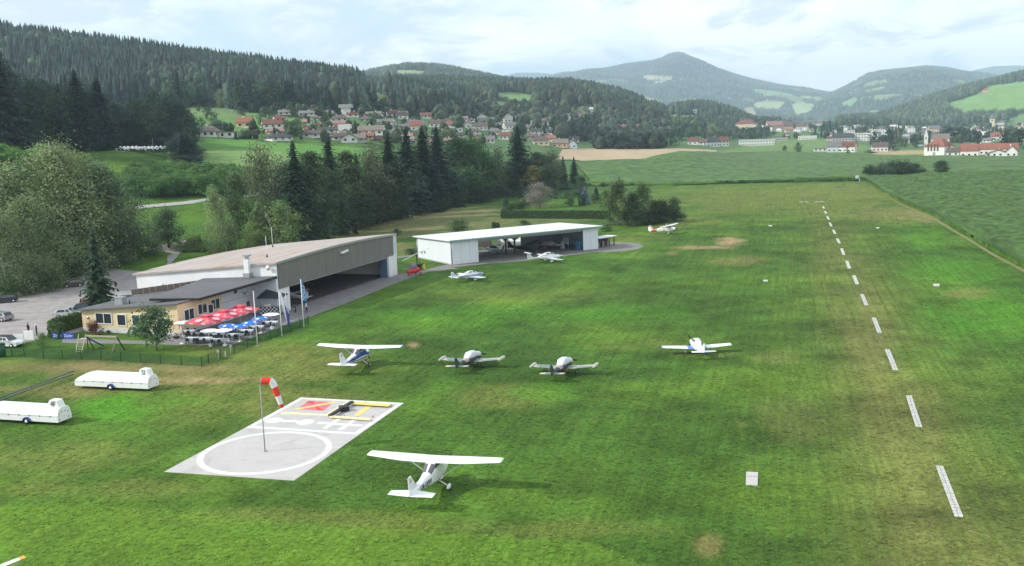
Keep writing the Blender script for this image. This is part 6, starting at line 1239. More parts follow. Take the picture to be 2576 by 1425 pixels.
# ================================================================ AIRCRAFT
class Body:
    """lofted body: sections (x, half width, z bottom, z top, squareness)"""
    def __init__(s, secs): s.s = sorted(secs, key=lambda q: q[0])
    def at(s, x):
        xs = [q[0] for q in s.s]; r = [float(np.interp(x, xs, [q[k] for q in s.s])) for k in (1, 2, 3, 4)]; return r
    def pt(s, x, ph, off=0.):
        hw, zb, zt_, n = s.at(x); c, q = math.cos(ph), math.sin(ph); hw += off; hh = (zt_-zb)/2+off
        return (x, hw*math.copysign(abs(c)**n, c), (zb+zt_)/2+hh*math.copysign(abs(q)**n, q))
    def loft(s, name, m, par, nx=22, nph=20):
        x0, x1 = s.s[0][0], s.s[-1][0]; xs = sorted(set([x0+(x1-x0)*i/nx for i in range(nx+1)]+[q[0] for q in s.s])); g = MB()
        g.rings([[s.pt(x, 2*math.pi*k/nph) for k in range(nph)] for x in xs][::-1]); return g.build(name, m, par)
    def patch(s, name, m, par, x0, x1, p0, p1, off=.012, nx=6, nph=5, sk=0.):
        g = MB(); vs = []; 
        for o_ in (off, off-.01):
            for i in range(nx+1):
                for j in range(nph+1): vs.append(s.pt(x0+(x1-x0)*i/nx+sk*j/nph, p0+(p1-p0)*j/nph, o_))
        n = (nx+1)*(nph+1); fs = []
        for i in range(nx):
            for j in range(nph): k = i*(nph+1)+j; fs.append((k, k+nph+1, k+nph+2, k+1))
        g.add(vs[:n], fs, 0, None, True); return g.build(name, m, par)
def foil(g, root, tip, mi=0, vert=False):
    """root/tip: (x leading, y, z, chord, thickness)"""
    prof = [(0, 0), (.04, .35), (.15, .62), (.35, .68), (.65, .42), (1, .03), (1, -.03), (.6, -.22), (.25, -.32), (.06, -.25)]; rs = []
    for (x, y, z, c, t) in (root, tip):
        rs.append([((x-c*p, y, z+t*q) if not vert else (x-c*p, y+t*q*.8, z)) for p, q in prof])
    g.rings(rs, mi, smooth=False); return g
def wing(par, m, side, root, mid, tip, name='wing', tipm=None, tiplen=.12):
    g = MB(); s = side; R_ = lambda q: (q[0], q[1]*s, q[2], q[3], q[4])
    secs = [R_(root), R_(mid), R_(tip)]
    if s < 0: pass
    for a, b in zip(secs[:-1], secs[1:]): foil(g, a, b)
    t = secs[-1]; e = (t[0]-.12*t[3], t[1]+s*tiplen, t[2]+.01, t[3]*.78, t[4]*.3); foil(g, t, e, 1 if tipm else 0)
    wo = g.build(name, [m, tipm] if tipm else m, par); g = MB()
    for a, b in zip(secs[:-1], secs[1:]):
        def tp(q, f, e=.004): return (q[0]-q[3]*f, q[1], q[2]+q[4]*.42*(1-(f-.65)/.36)+e)
        for f in (.72,): u, v = tp(a, f), tp(b, f); g.add([u, v, (v[0]-.03, v[1], v[2]), (u[0]-.03, u[1], u[2])], [(0, 1, 2, 3)])
        u, v = tp(b, .72), tp(b, .98); g.add([u, (u[0], u[1]+.03, u[2]), (v[0], v[1]+.03, v[2]), v], [(0, 1, 2, 3)])
    g.build('flap_line', GREYP, wo); return wo
def wheel(par, x, y, r, w=.13, fair=None, z=None, name='wheel'):
    z = r if z is None else z; g = MB(); g.cyl((x, y-w/2, z), (x, y+w/2, z), r, n=14); o = g.build(name, RUBBER, par); g = MB(); g.cyl((x, y-w/2-.006, z), (x, y+w/2+.006, z), r*.5, n=10); g.build('rim', WHITE, o)
    if fair: g = MB(); g.ell((x-.06, y, z+.07), (r*2.0, w*.95, r*1.02), 12, 8); g.build('wheel_fairing', fair, par)
def prop(par, x, z, r, ang, m=BLACK, nb=2, spin=WHITE, rs=.17):
    g = MB()
    for k in range(nb):
        a = ang+2*math.pi*k/nb; d = Vector((0, math.cos(a), math.sin(a))); s = Vector((0, -d.z, d.y)); vs = []
        for q, w_ in ((.05, .05), (.35, .09), (.75, .085), (1., .04)):
            c = Vector((x+.06, 0, z))+d*r*q; vs += [tuple(c+s*w_-Vector((.02, 0, 0))), tuple(c+s*w_+Vector((.02, 0, 0))), tuple(c-s*w_+Vector((.05, 0, 0))), tuple(c-s*w_+Vector((.01, 0, 0)))]
        fs = [(0, 1, 2, 3), (15, 14, 13, 12)]
        for i in range(3):
            for j in range(4): fs.append((i*4+j, i*4+(j+1) % 4, i*4+4+(j+1) % 4, i*4+4+j))
        g.add(vs, fs)
    g.build('propeller', m, par); g = MB(); g.rings([[(x+dx, rr*math.cos(6.283*k/12), z+rr*math.sin(6.283*k/12)) for k in range(12)] for dx, rr in ((0, rs), (.15, rs*.85), (.28, rs*.45), (.33, .01))]); g.build('spinner', spin, par)
def sidetext(par, body, s, x, size, m, side=-1, zo=0.):
    a, b = Vector(body.pt(x-.6, 0 if side > 0 else math.pi, .012)), Vector(body.pt(x+.6, 0 if side > 0 else math.pi, .012)); 
    if side < 0: ex = (b-a).normalized()    # right flank (-y), seen from -y: reading direction +x
    else: ex = (a-b).normalized()
    ez = Vector((0, 0, 1)); c = (a+b)/2; ny = ex.cross(ez).normalized(); ez = ny.cross(ex).normalized()*1.0
    Mx = Matrix(((ex.x, ez.x, ny.x, c.x), (ex.y, ez.y, ny.y, c.y), (ex.z, ez.z, ny.z, c.z+zo), (0, 0, 0, 1))); text(s, size, Mx, m, par, ext=.012)
SHEEN = mat('aircraft_white', (.80, .81, .83), .25, .02, .6, coat=.5)
def plane_at(name, label, x, y, hdg, group=None, s=1.0, z=0.): t = thing(name, label, 'aircraft', (x, y, z), hdg, group); t.scale = (s, s, s); return t
def high_wing(t, white=SHEEN, stripe=None, reg=None, tipm=None, propang=.6, fair=True, tail=False):
    B = Body([(2.12, .24, .98, 1.42, .9), (1.95, .42, .80, 1.56, .8), (1.2, .52, .68, 1.66, .7), (.85, .54, .64, 1.72, .65), (.25, .56, .62, 2.26, .55), (-.9, .55, .66, 2.28, .55), (-1.25, .50, .70, 2.12, .6), (-1.9, .42, .78, 1.78, .7), (-3.4, .26, .98, 1.62, .8), (-5.2, .07, 1.22, 1.50, .9)])
    B.loft('fuselage', white, t)
    for sd in (0, math.pi):
        s = 1 if sd == 0 else -1
        B.patch('side_window', GLASS, t, -.15, .62, sd+s*.42, sd+s*1.02); B.patch('side_window', GLASS, t, -1.15, -.28, sd+s*.42, sd+s*.98, sk=.1)
        if stripe:
            B.patch('stripe', stripe, t, -5.0, 2.0, sd-s*.05, sd+s*.32, .008, 26, 2); B.patch('stripe', BLACK, t, -2.2, 1.9, sd-s*.42, sd-s*.26, .008, 16, 1); B.patch('stripe', mat('steel_blue', (.12, .2, .32), .35), t, -3.2, -.9, sd+s*.32, sd+s*.75, .007, 10, 2)
    B.patch('windscreen', GLASS, t, .3, .84, .62, math.pi-.62, .012, 4, 10)
    B.patch('rear_window', mat('smoky_glass', (.13, .11, .12), .15, .1), t, -1.82, -1.0, .62, math.pi/2-.07, .012, 5, 5); B.patch('rear_window', MATS['smoky_glass'], t, -1.82, -1.0, math.pi/2+.07, math.pi-.62, .012, 5, 5)
    for s in (1, -1):
        wing(t, white, s, (.78, .0, 2.24, 1.65, .2), (.78, 2.6, 2.30, 1.65, .2), (.62, 5.35, 2.42, 1.12, .13), tipm=tipm)
        foil_ = MB(); foil(foil_, (-4.25, .04*s, 1.34, 1.32, .09), (-4.55, 1.72*s, 1.34, .88, .06)); foil_.build('tailplane', white, t)
        g = MB(); g.bar((.35, .52*s, .75), (.25, 2.55*s, 2.24), .12, .05); g.build('strut', white, t)
        g = MB(); g.tube([(-.35, .3*s, .75), (-.4, .85*s, .5), (-.42, 1.22*s, .26)], .045, 6); g.build('gear_leg', white, t); wheel(t, -.42, 1.27*s, .22, fair=white if fair else None)
    g = MB(); g.add([(-3.3, -.03, 1.55), (-4.2, -.05, 1.75), (-5.05, -.04, 2.72), (-5.6, -.03, 2.72), (-5.45, -.03, 1.3), (-4.6, -.05, 1.3), (-3.3, .03, 1.55), (-4.2, .05, 1.75), (-5.05, .04, 2.72), (-5.6, .03, 2.72), (-5.45, .03, 1.3), (-4.6, .05, 1.3)], [(0, 1, 2, 3, 4, 5), (11, 10, 9, 8, 7, 6), (0, 6, 7, 1), (1, 7, 8, 2), (2, 8, 9, 3), (3, 9, 10, 4), (4, 10, 11, 5), (5, 11, 6, 0)]); fin = g.build('fin', white, t)
    g = MB()
    for k in range(2): g.box(-5.35, -5.05, -.062, .062, 2.32+k*.12, 2.37+k*.12)
    g.build('emblem', REDP if not stripe else BLUEP, fin)
    g = MB(); g.cyl((-5.3, 0, 2.7), (-5.95, 0, 2.75), .015, n=4); g.build('antenna', STEEL, t)
    wheel(t, 1.5, 0, .18, fair=white if fair else None); g = MB(); g.cyl((1.5, 0, .2), (1.55, 0, .9), .035, n=6); g.build('gear_leg', STEEL, t)
    prop(t, 2.12, 1.28, 1.02, propang, spin=white); 
    if reg: sidetext(t, B, reg, -2.85, .52, mat('registration_black', (.03, .035, .05), .5), -1, -.02); sidetext(t, B, reg, -2.85, .52, MATS['registration_black'], 1, -.02)
    return B
def low_wing(t, L=7., span=9., white=SHEEN, secs=None, wingm=None, tipm=None, canopy=None, fin=None, ttail=False, fair=True, propang=.5, tanks=None, cover=None, rootm=None, nb=2, wz=.68, chord=1.5, tailm=None, glassm=None):
    wingm = wingm or white; x1 = L*.36; x0 = -L*.64
    secs = secs or [(x1, .2, .78, 1.18, .9), (x1-.2, .38, .66, 1.3, .8), (x1-1.3, .5, .5, 1.38, .7), (0, .54, .46, 1.42, .65), (-1.2, .5, .52, 1.42, .7), (-2.4, .32, .66, 1.32, .8), (x0+.3, .1, .86, 1.16, .9), (x0, .05, .95, 1.12, .9)]
    B = Body(secs); B.loft('fuselage', white, t)
    Cn = Body(canopy or [(x1-1.15, .30, 1.2, 1.32, .8), (x1-1.6, .45, 1.2, 1.62, .75), (.1, .50, 1.2, 1.86, .7), (-.7, .46, 1.2, 1.82, .75), (-1.9, .2, 1.2, 1.42, .9)])
    if cover: Cn.loft('cover', cover, t)
    else:
        Cn.loft('cabin_roof', white, t, 14, 16)
        for sd in (0, math.pi):
            s = 1 if sd == 0 else -1; Cn.patch('side_window', glassm or GLASS, t, -.85, -.12, sd+s*.12, sd+s*.85, .012, 4, 4); Cn.patch('side_window', glassm or GLASS, t, .0, .62, sd+s*.12, sd+s*.9, .012, 4, 4)
        Cn.patch('windscreen', glassm or GLASS, t, x1-1.62, x1-1.22, .3, math.pi-.3, .014, 3, 8)
    for s in (1, -1):
        d = .055
        if rootm: wing(t, wingm, s, (.72, 1.15, wz+1.0*d, chord, .17), (.70, span*.25, wz+span*.25*d, chord*.95, .15), (.5, span/2-.15, wz+span/2*d, chord*.72, .11), tipm=tipm); g = MB(); foil(g, (.95, .2*s, wz, chord+.4, .2), (.72, 1.16*s, wz+1.0*d, chord, .17)); g.build('wing_root', rootm, t)
        else: wing(t, wingm, s, (.72, .2, wz, chord*1.05, .18), (.65, span*.25, wz+span*.25*d, chord*.92, .15), (.45, span/2-.15, wz+span/2*d, chord*.68, .11), tipm=tipm)
        if tanks: g = MB(); g.ell((.05, (span/2-.05)*s, wz+span/2*d+.02), (1.0, .2, .19), 10, 8, 0, Matrix.Identity(4)); g2 = MB(); g2.rings([[(xx, (span/2-.02)*s+rr*math.cos(6.283*k/10), wz+span/2*d+.03+rr*math.sin(6.283*k/10)) for k in range(10)] for xx, rr in ((1.15, .03), (.9, .15), (.5, .21), (-.2, .2), (-.8, .13), (-1.1, .02))][::-1]); g2.build('tip_tank', tanks, t)
        g = MB(); g.cyl((.05, 1.35*s, wz), (.02, 1.38*s, .2), .04, n=6); g.build('gear_leg', STEEL if not fair else white, t); wheel(t, .0, 1.38*s, .19, fair=white if fair else None)
        if not ttail: g = MB(); foil(g, (x0+.95, .03*s, 1.02, .9, .08), (x0+.7, 1.45*s, 1.04, .6, .05)); g.build('tailplane', tailm or wingm, t)
    fh = 2.05 if not ttail else 2.1
    g = MB(); fp_ = [(x0+1.5, 1.1), (x0+1.0, 1.25), (x0+.3, fh), (x0-.15, fh), (x0-.05, .85), (x0+.6, .9)]; n = 6
    g.add([(a, -.04, b) for a, b in fp_]+[(a, .04, b) for a, b in fp_], [tuple(range(n)), tuple(range(2*n-1, n-1, -1))]+[(i, n+i, n+(i+1) % n, (i+1) % n) for i in range(n)]); fo = g.build('fin', fin or white, t)
    if ttail:
        for s in (1, -1): g = MB(); foil(g, (x0+.55, 0, fh+.03, .9, .07), (x0+.3, 1.55*s, fh+.05, .6, .05)); g.build('tailplane', wingm, t)
    wheel(t, x1-.75, 0, .16, fair=white if fair else None); g = MB(); g.cyl((x1-.75, 0, .16), (x1-.7, 0, .7), .035, n=6); g.build('gear_leg', STEEL, t)
    prop(t, x1, (secs[0][2]+secs[0][3])/2 if secs[0][0] > 0 else 1.0, .88, propang, nb=nb, spin=white if not cover else cover); return B, Cn
def tips(l, r, z):
    a, b = np.array(P(*l, z)), np.array(P(*r, z)); d = b-a; return (a+b)/2, math.atan2(d[1], d[0])+math.pi/2, float(np.linalg.norm(d))
c, hd_, sp = tips((927.4, 1139.7), (1262.2, 1158.8), 2.5); x, y = c+np.array([math.cos(hd_), math.sin(hd_)])*0.05
t = plane_at('light_aircraft', 'plain white high wing aircraft marked OE-DJW in the foreground', x, y, hd_, s=sp/10.9); high_wing(t, reg='OE-DJW', propang=2.35)
c, hd_, sp = tips((796.3, 866.8), (1015.7, 872.1), 2.5); t = plane_at('light_aircraft', 'white high wing aircraft with dark blue flank stripes and bare wheels', *c, hd_, s=sp/11.2); high_wing(t, stripe=BLUEP, reg='D-EIJC', fair=False, propang=1.4, tipm=BLUEP)
def camo(name, cols, sc=.55):
    m, nt, b = _nt(name); n = _noise(nt, sc, 1.5, .4, dist=.3); cr = nt.nodes.new('ShaderNodeValToRGB'); cr.color_ramp.interpolation = 'CONSTANT'; e = cr.color_ramp.elements; e[0].position = 0; e[0].color = (*cols[0], 1); e[1].position = .47; e[1].color = (*cols[1], 1)
    q = e.new(.56); q.color = (*cols[2], 1); nt.links.new(n, cr.inputs[0]); nt.links.new(cr.outputs[0], b.inputs['Base Color']); b.inputs['Roughness'].default_value = .5; MATS[name] = m; return m
CAMOW = camo('camouflage_wing', [(.20, .25, .24), (.55, .43, .37), (.16, .22, .20)], .6); CAMOF = camo('camouflage_tail', [(.018, .03, .026), (.30, .23, .18), (.03, .045, .035)], .5); COVER = mat('pale_cover', (.60, .63, .68), .8, .06, 3, bump=.02, bscale=5); TANK = mat('tip_tank_paint', (.52, .48, .46), .5, .12, 3)
for (l, r, lb, pg) in (((1103.7, 900.7), (1272.2, 897.5), 'camouflaged low wing trainer with tip tanks and pale canopy cover, left of the pair', 0.1), ((1334.5, 916), (1506.5, 916), 'camouflaged low wing trainer with tip tanks and pale canopy cover, right of the pair', .02)):
    c, hd_, sp = tips(l, r, 1.1); hd_ = math.radians(69); hx = -.1; x, y = c+np.array([math.cos(hd_), math.sin(hd_)])*hx
    t = plane_at('camouflaged_trainer', lb, x, y, hd_, 'camouflaged trainers on the grass'); B, Cn = low_wing(t, 7.1, sp-.3, mat('dark_olive_paint', (.03, .042, .036), .5), wingm=CAMOW, tanks=TANK, fair=False, cover=COVER, propang=pg, canopy=[(2.5, .24, .72, 1.24, .9), (2.0, .46, .66, 1.42, .8), (1.2, .54, .95, 1.5, .7), (.5, .56, 1.0, 1.86, .7), (-.6, .54, 1.05, 1.92, .7), (-1.3, .42, 1.15, 1.55, .8), (-1.6, .3, 1.2, 1.4, .8)], fin=MATS['dark_olive_paint'], tailm=CAMOW, wz=.72)
    t.rotation_euler = (math.radians(-3), 0, hd_); B.patch('tan_band', mat('camo_tan', (.40, .33, .28), .6), t, -2.4, -1.6, .1, math.pi-.1, .01, 4, 10)
    B.patch('red_marking', REDP, t, -1.5, -1.2, math.pi+.1, math.pi+.5, .014, 2, 2)
c, hd_, sp = tips((1661.5, 870), (1842, 862.3), 1.1); t = plane_at('light_aircraft', 'white low wing aircraft with blue wing tips and blue wing roots alone at the right', *c, hd_); B, Cn = low_wing(t, 6.6, sp-.1, SHEEN, tipm=BLUEP, rootm=mat('root_blue', (.08, .2, .55), .4), propang=1.05, nb=3, glassm=GLASS, tailm=SHEEN)
g = MB(); g.box(-4.3, -3.2, -.06, .06, .82, 1.05); g.build('rudder_trim', BLUEP, t)
# seen from the side
def sideways(tail, nose, zt_, zn): a, b = np.array(P(*tail, zt_)), np.array(P(*nose, zn)); d = b-a; return a, b, math.atan2(d[1], d[0]), float(np.linalg.norm(d))
a, b, hg, L_ = sideways((1134, 690), (1219, 688), 1.0, 1.0); hg = math.radians(37); wpt = np.array(P(1197, 707)); cpos = wpt+np.array([-math.sin(hg), math.cos(hg)])*1.38
t = plane_at('light_aircraft', 'white low wing aircraft with blue side stripes and fin bars nearest the left hangar', *cpos, hg); B, Cn = low_wing(t, 7.0, 8.7, SHEEN, propang=.15, fin=SHEEN)
for sd in (math.pi, 0): s = 1 if sd == 0 else -1; B.patch('stripe', BLUEP, t, -3.9, 2.2, sd+s*.12, sd+s*.28, .01, 20, 1); B.patch('stripe', BLUEP, t, -3.9, 2.2, sd-s*.1, sd+s*.02, .01, 20, 1)
B.patch('cowling_blue', mat('light_blue_paint', (.12, .33, .62), .35), t, 1.4, 2.45, .3, math.pi-.3, .012, 4, 8)
g = MB()
for k in range(4): g.add([(-4.35+k*.2, -.05, 1.2), (-4.28+k*.2, -.05, 1.2), (-4.45+k*.17, -.05, 1.95), (-4.5+k*.17, -.05, 1.95)], [(0, 1, 2, 3)])
g.build('fin_bars', BLUEP, t); sidetext(t, B, 'OE-KL', -2.4, .34, BLUEP, -1, -.1)
hg = math.radians(22); wpt = np.array(P(1389, 661)); cpos = wpt+np.array([-math.sin(hg), math.cos(hg)])*1.38
t = plane_at('light_aircraft', 'all white T tail aircraft parked at the edge of the apron before the white hangar', *cpos, hg, s=1.08)
WS = [(2.4, .16, .85, 1.15, .9), (2.15, .34, .72, 1.28, .85), (1.2, .54, .50, 1.42, .75), (.2, .6, .44, 1.5, .7), (-.9, .52, .52, 1.5, .75), (-1.9, .3, .72, 1.32, .85), (-2.8, .15, .88, 1.16, .9), (-4.6, .08, .96, 1.12, .9)]
B, Cn = low_wing(t, 7.2, 11.4, SHEEN, secs=WS, ttail=True, propang=1.5, chord=1.1, canopy=[(1.3, .36, 1.2, 1.35, .8), (.8, .5, 1.2, 1.72, .75), (0, .57, 1.2, 1.98, .7), (-.9, .48, 1.2, 1.88, .75), (-2.3, .16, 1.15, 1.36, .9)]); sidetext(t, B, 'KAS', -2.5, .3, BLACK, -1)
# red and white taildragger
hg = math.radians(-33); wpt = np.array(P(1678, 591)); cpos = wpt+np.array([-math.sin(hg), math.cos(hg)])*1.0
t = plane_at('taildragger_aircraft', 'white high wing tail wheel aircraft with red tail by the copse', *cpos, hg)
inner = 0.14
B = Body([(2.15, .3, 1.05, 1.75, .9), (1.9, .48, .9, 1.85, .8), (.9, .48, .8, 1.95, .75), (.6, .46, .78, 2.3, .65), (-1.4, .44, .72, 2.25, .65), (-1.9, .36, .68, 1.8, .75), (-3.4, .2, .62, 1.3, .85), (-5.3, .06, .62, 1.05, .9)]); B.loft('fuselage', SHEEN, t)
for sd in (0, math.pi):
    s = 1 if sd == 0 else -1; B.patch('red_band', REDP, t, -4.8, -3.2, sd-s*1.2, sd+s*1.4, .012, 5, 8)
    for x0_, x1_ in ((-.2, .55), (-.95, -.3), (-1.75, -1.05)): B.patch('side_window', GLASS, t, x0_, x1_, sd+s*.25, sd+s*.95, .012, 3, 3)
B.patch('windscreen', GLASS, t, .62, .88, .5, math.pi-.5, .012, 3, 8); B.patch('cowl_bottom', BLACK, t, 1.4, 2.15, math.pi+.3, 2*math.pi-.3, .012, 4, 8)
for s in (1, -1):
    wing(t, SHEEN, s, (.75, 0, 2.3, 1.65, .18), (.75, 2.6, 2.34, 1.65, .18), (.62, 5.2, 2.42, 1.1, .12)); g = MB(); foil(g, (-4.3, .03*s, 1.0, 1.1, .07), (-4.6, 1.6*s, 1.0, .7, .05)); g.build('tailplane', SHEEN, t)
    g = MB(); g.bar((.2, .45*s, .95), (.1, 2.7*s, 2.3), .12, .05); g.build('strut', SHEEN, t); g = MB(); g.tube([(.3, .35*s, .9), (.35, .8*s, .5), (.35, 1.02*s, .3)], .05, 6); g.build('gear_leg', SHEEN, t); wheel(t, .35, 1.05*s, .26)
g = MB(); pts = [(-3.9+1.0*math.cos(a)*.0-4.95+4.0-.02+.0, 0) for a in (0,)]; fpz = [(-4.2, 1.0), (-4.6, 1.75), (-5.0, 2.15), (-5.4, 2.2), (-5.75, 1.8), (-5.8, 1.2), (-5.55, .65), (-5.1, .6)]; n = 8
g.add([(a, -.05, b) for a, b in fpz]+[(a, .05, b) for a, b in fpz], [tuple(range(n)), tuple(range(2*n-1, n-1, -1))]+[(i, n+i, n+(i+1) % n, (i+1) % n) for i in range(n)]); fo = g.build('fin', SHEEN, t)
g = MB(); g.box(-5.5, -4.95, -.07, .07, 1.85, 2.08); g.add([(-4.3, -.07, 1.05), (-4.75, -.07, 1.2), (-5.0, -.07, 2.1), (-4.62, -.07, 1.72)], [(0, 1, 2, 3)]); g.build('red_trim', REDP, fo)
prop(t, 2.15, 1.4, 1.1, -.5, spin=BLACK); wheel(t, -5.1, 0, .1, .06, name='tail_wheel'); g = MB(); g.cyl((-5.1, 0, .1), (-4.9, 0, .65), .03, n=5); g.build('gear_leg', STEEL, t); sidetext(t, B, 'ARMY', -2.3, .42, BLACK, -1)
g = MB(); p = Vector(B.pt(-1.1, math.pi, .03)); q = 20
g.add([(p.x+rr*math.cos(6.283*k/q), p.y-.03, p.z-.35+rr*math.sin(6.283*k/q)) for rr in (.3, .22) for k in range(q)], [(k, (k+1) % q, q+(k+1) % q, q+k) for k in range(q)]); g.build('roundel', BLACK, t)
g = MB(); g.cyl((-.6, 0, 2.4), (-.6, 0, 2.95), .03, n=5); g.build('antenna', SHEEN, t)
# gyrocopter
x, y = P(*Z3(1985, 738)); hg = math.radians(215); t = thing('gyrocopter', 'red gyrocopter with grey canopy and drooping rotor between the two hangars', 'gyrocopter', (x, y, .012), hg); t.scale = (1.1, 1.3, 1.5)
B = Body([(1.7, .08, .35, .55, .9), (1.4, .28, .25, .8, .85), (.6, .42, .2, .95, .8), (-.3, .4, .22, 1.0, .8), (-.9, .3, .35, 1.1, .85), (-1.3, .15, .5, .9, .9)]); B.loft('pod', REDP, t)
Cn = Body([(1.25, .12, .7, .85, .9), (.7, .36, .75, 1.5, .8), (-.2, .36, .8, 1.62, .8), (-.6, .2, .9, 1.2, .9)]); Cn.loft('canopy', mat('grey_violet_glass', (.22, .18, .26), .2, .1), t)
g = MB(); g.bar((-.7, 0, 1.0), (-.55, 0, 2.75), .12, .12); g.build('mast', BLACK, t); g = MB(); g.box(-1.4, -.8, -.25, .25, .75, 1.35); g.build('engine', BLACK, t)
g = MB(); g.bar((-.55, 0, 2.8), (3.2, 1.2, 2.2), .22, .04); g.bar((-.55, 0, 2.8), (-4.3, -1.2, 3.3), .22, .04); g.build('rotor', mat('rotor_grey', (.55, .56, .57), .4), t)
g = MB(); g.bar((-1.0, 0, .5), (-2.2, 0, .7), .08, .08); g.build('tail_boom', BLACK, t); g = MB(); g.box(-2.3, -1.8, -.03, .03, .6, 1.3); g.box(-2.3, -1.9, -.5, .5, .68, .72); g.build('rudder', mat('yellow_paint', (.7, .48, .02), .4), t)
g = MB(); 
for a_ in (.4, 2.5, 4.6): g.bar((-1.5, 0, 1.2), (-1.5, .75*math.cos(a_), 1.2+.75*math.sin(a_)), .04, .1)
g.build('propeller', BLACK, t)
for q in ((-.8, .8), (-.8, -.8), (1.2, 0)): wheel(t, q[0], q[1], .18, .1); g = MB(); g.bar((q[0], q[1], .2), (q[0]*.7, q[1]*.3, .45), .06, .04); g.build('gear_leg', BLACK, t)
# ---- aircraft inside the hangars
def L2w(a, b): return L2(a, b)
base2 = math.atan2(hd[1], hd[0])
x, y = L2w(16.6, 11.0); t = plane_at('striped_aircraft', 'low wing aircraft with dark canopy and blue and white striped tail in the left bay', x, y, base2+math.radians(98), z=.022)
STR, nts, bs = _nt('striped_tail'); wv = nts.nodes.new('ShaderNodeTexWave'); wv.bands_direction = 'Z'; wv.inputs['Scale'].default_value = 1.15; tcs = nts.nodes.new('ShaderNodeTexCoord'); nts.links.new(tcs.outputs['Object'], wv.inputs['Vector']); crs = nts.nodes.new('ShaderNodeValToRGB'); crs.color_ramp.interpolation = 'CONSTANT'; crs.color_ramp.elements[0].color = (.03, .03, .16, 1); crs.color_ramp.elements[1].position = .5; crs.color_ramp.elements[1].color = (.7, .7, .74, 1); nts.links.new(wv.outputs['Color'], crs.inputs[0]); nts.links.new(crs.outputs[0], bs.inputs['Base Color'])
low_wing(t, 6.6, 8.6, SHEEN, cover=mat('dark_canopy', (.05, .055, .06), .3), fin=STR, tailm=STR, fair=False)
x, y = L2w(26.3, 22.5); t = plane_at('light_aircraft', 'white high wing aircraft standing on the lane behind the open bay', x, y, base2+math.radians(115)); high_wing(t, fair=False)
x, y = L2w(22.9, 4.6); t = plane_at('dark_aircraft', 'dark high wing aircraft with big tyres in the middle of the white hangar', x, y, base2+math.radians(-50), z=.022); DK = mat('dark_aircraft_paint', (.035, .035, .04), .4, .1); high_wing(t, DK, fair=False)
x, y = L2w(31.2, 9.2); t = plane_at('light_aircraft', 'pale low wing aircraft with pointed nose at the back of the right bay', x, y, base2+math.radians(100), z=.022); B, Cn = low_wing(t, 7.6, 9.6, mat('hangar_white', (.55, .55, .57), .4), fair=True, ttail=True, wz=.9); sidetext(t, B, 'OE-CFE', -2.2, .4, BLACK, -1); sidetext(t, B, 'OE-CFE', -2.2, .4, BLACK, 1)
x, y = L2w(5.6, 9.4); t = plane_at('light_aircraft', 'blue grey aircraft mostly hidden behind the left door of the white hangar', x, y, base2+math.radians(139), z=.022); low_wing(t, 7.0, 10.0, GREYP, fair=False)
x, y = L1(14, 10); t = plane_at('light_aircraft', 'white striped aircraft whose slanted tail shows in the dark open front of the big hangar', *L1(10.6, 5.6), math.radians(70+75), z=.022); B, Cn = low_wing(t, 8.6, 10.6, SHEEN, fair=False, wz=1.0)
g = MB(); 
for k in range(2): g.add([(-4.7+k*.35, -.06, 1.2), (-4.62+k*.35, -.06, 1.2), (-5.15+k*.3, -.06, 2.0), (-5.22+k*.3, -.06, 2.0)], [(0, 1, 2, 3)])
g.build('fin_bars', BLACK, t)
x, y = L1(27, 12); t = plane_at('light_aircraft', 'aircraft deep in the shade of the big hangar with white wheel fairings', x, y, math.radians(-20), z=.022); low_wing(t, 7.2, 9.2, mat('dark_brown_paint', (.06, .04, .03), .4), fair=False, tipm=WHITE)
# wing tip entering at the lower left corner
x, y = P(62, 1401, 1.3); e = thing('light_aircraft', 'white wing with orange tip reaching in at the lower left corner', 'aircraft', (0, 0, 0)); q0 = np.array(P(-420, 1585, 1.15)); q1 = np.array((x, y)); OR = mat('orange_paint', (.85, .40, .08), .4); dq = (q1-q0)/np.linalg.norm(q1-q0); Lq = float(np.linalg.norm(q1-q0)); nn = np.array([-dq[1], dq[0]])
def wsec(t0, t1, m, nm):
    g = MB(); rs = []
    for t_ in (t0, t1):
        c = q0+dq*Lq*t_; ch = .62-.25*t_; z_ = 1.05+.25*t_; rs.append([(c[0]+nn[0]*ch*a, c[1]+nn[1]*ch*a, z_+b) for a, b in ((.6, 0), (.3, .06), (-.3, .04), (-.6, 0), (-.2, -.04), (.3, -.05))])
    g.rings(rs, smooth=False); g.build(nm, m, e)
wsec(0, .80, SHEEN, 'wing'); wsec(.80, .86, OR, 'orange_band'); wsec(.86, .965, SHEEN, 'wing'); wsec(.965, 1.0, OR, 'wing_tip')
g = MB(); c = q0; g.tube([(c[0], c[1], .0+.9), (c[0]+.2, c[1]-6, .8)], [.45, .2], 10); g.build('fuselage', SHEEN, e); g = MB(); g.cyl((c[0], c[1], .2), (c[0]+.12, c[1], .2), .2, n=12); g.build('wheel', RUBBER, e)
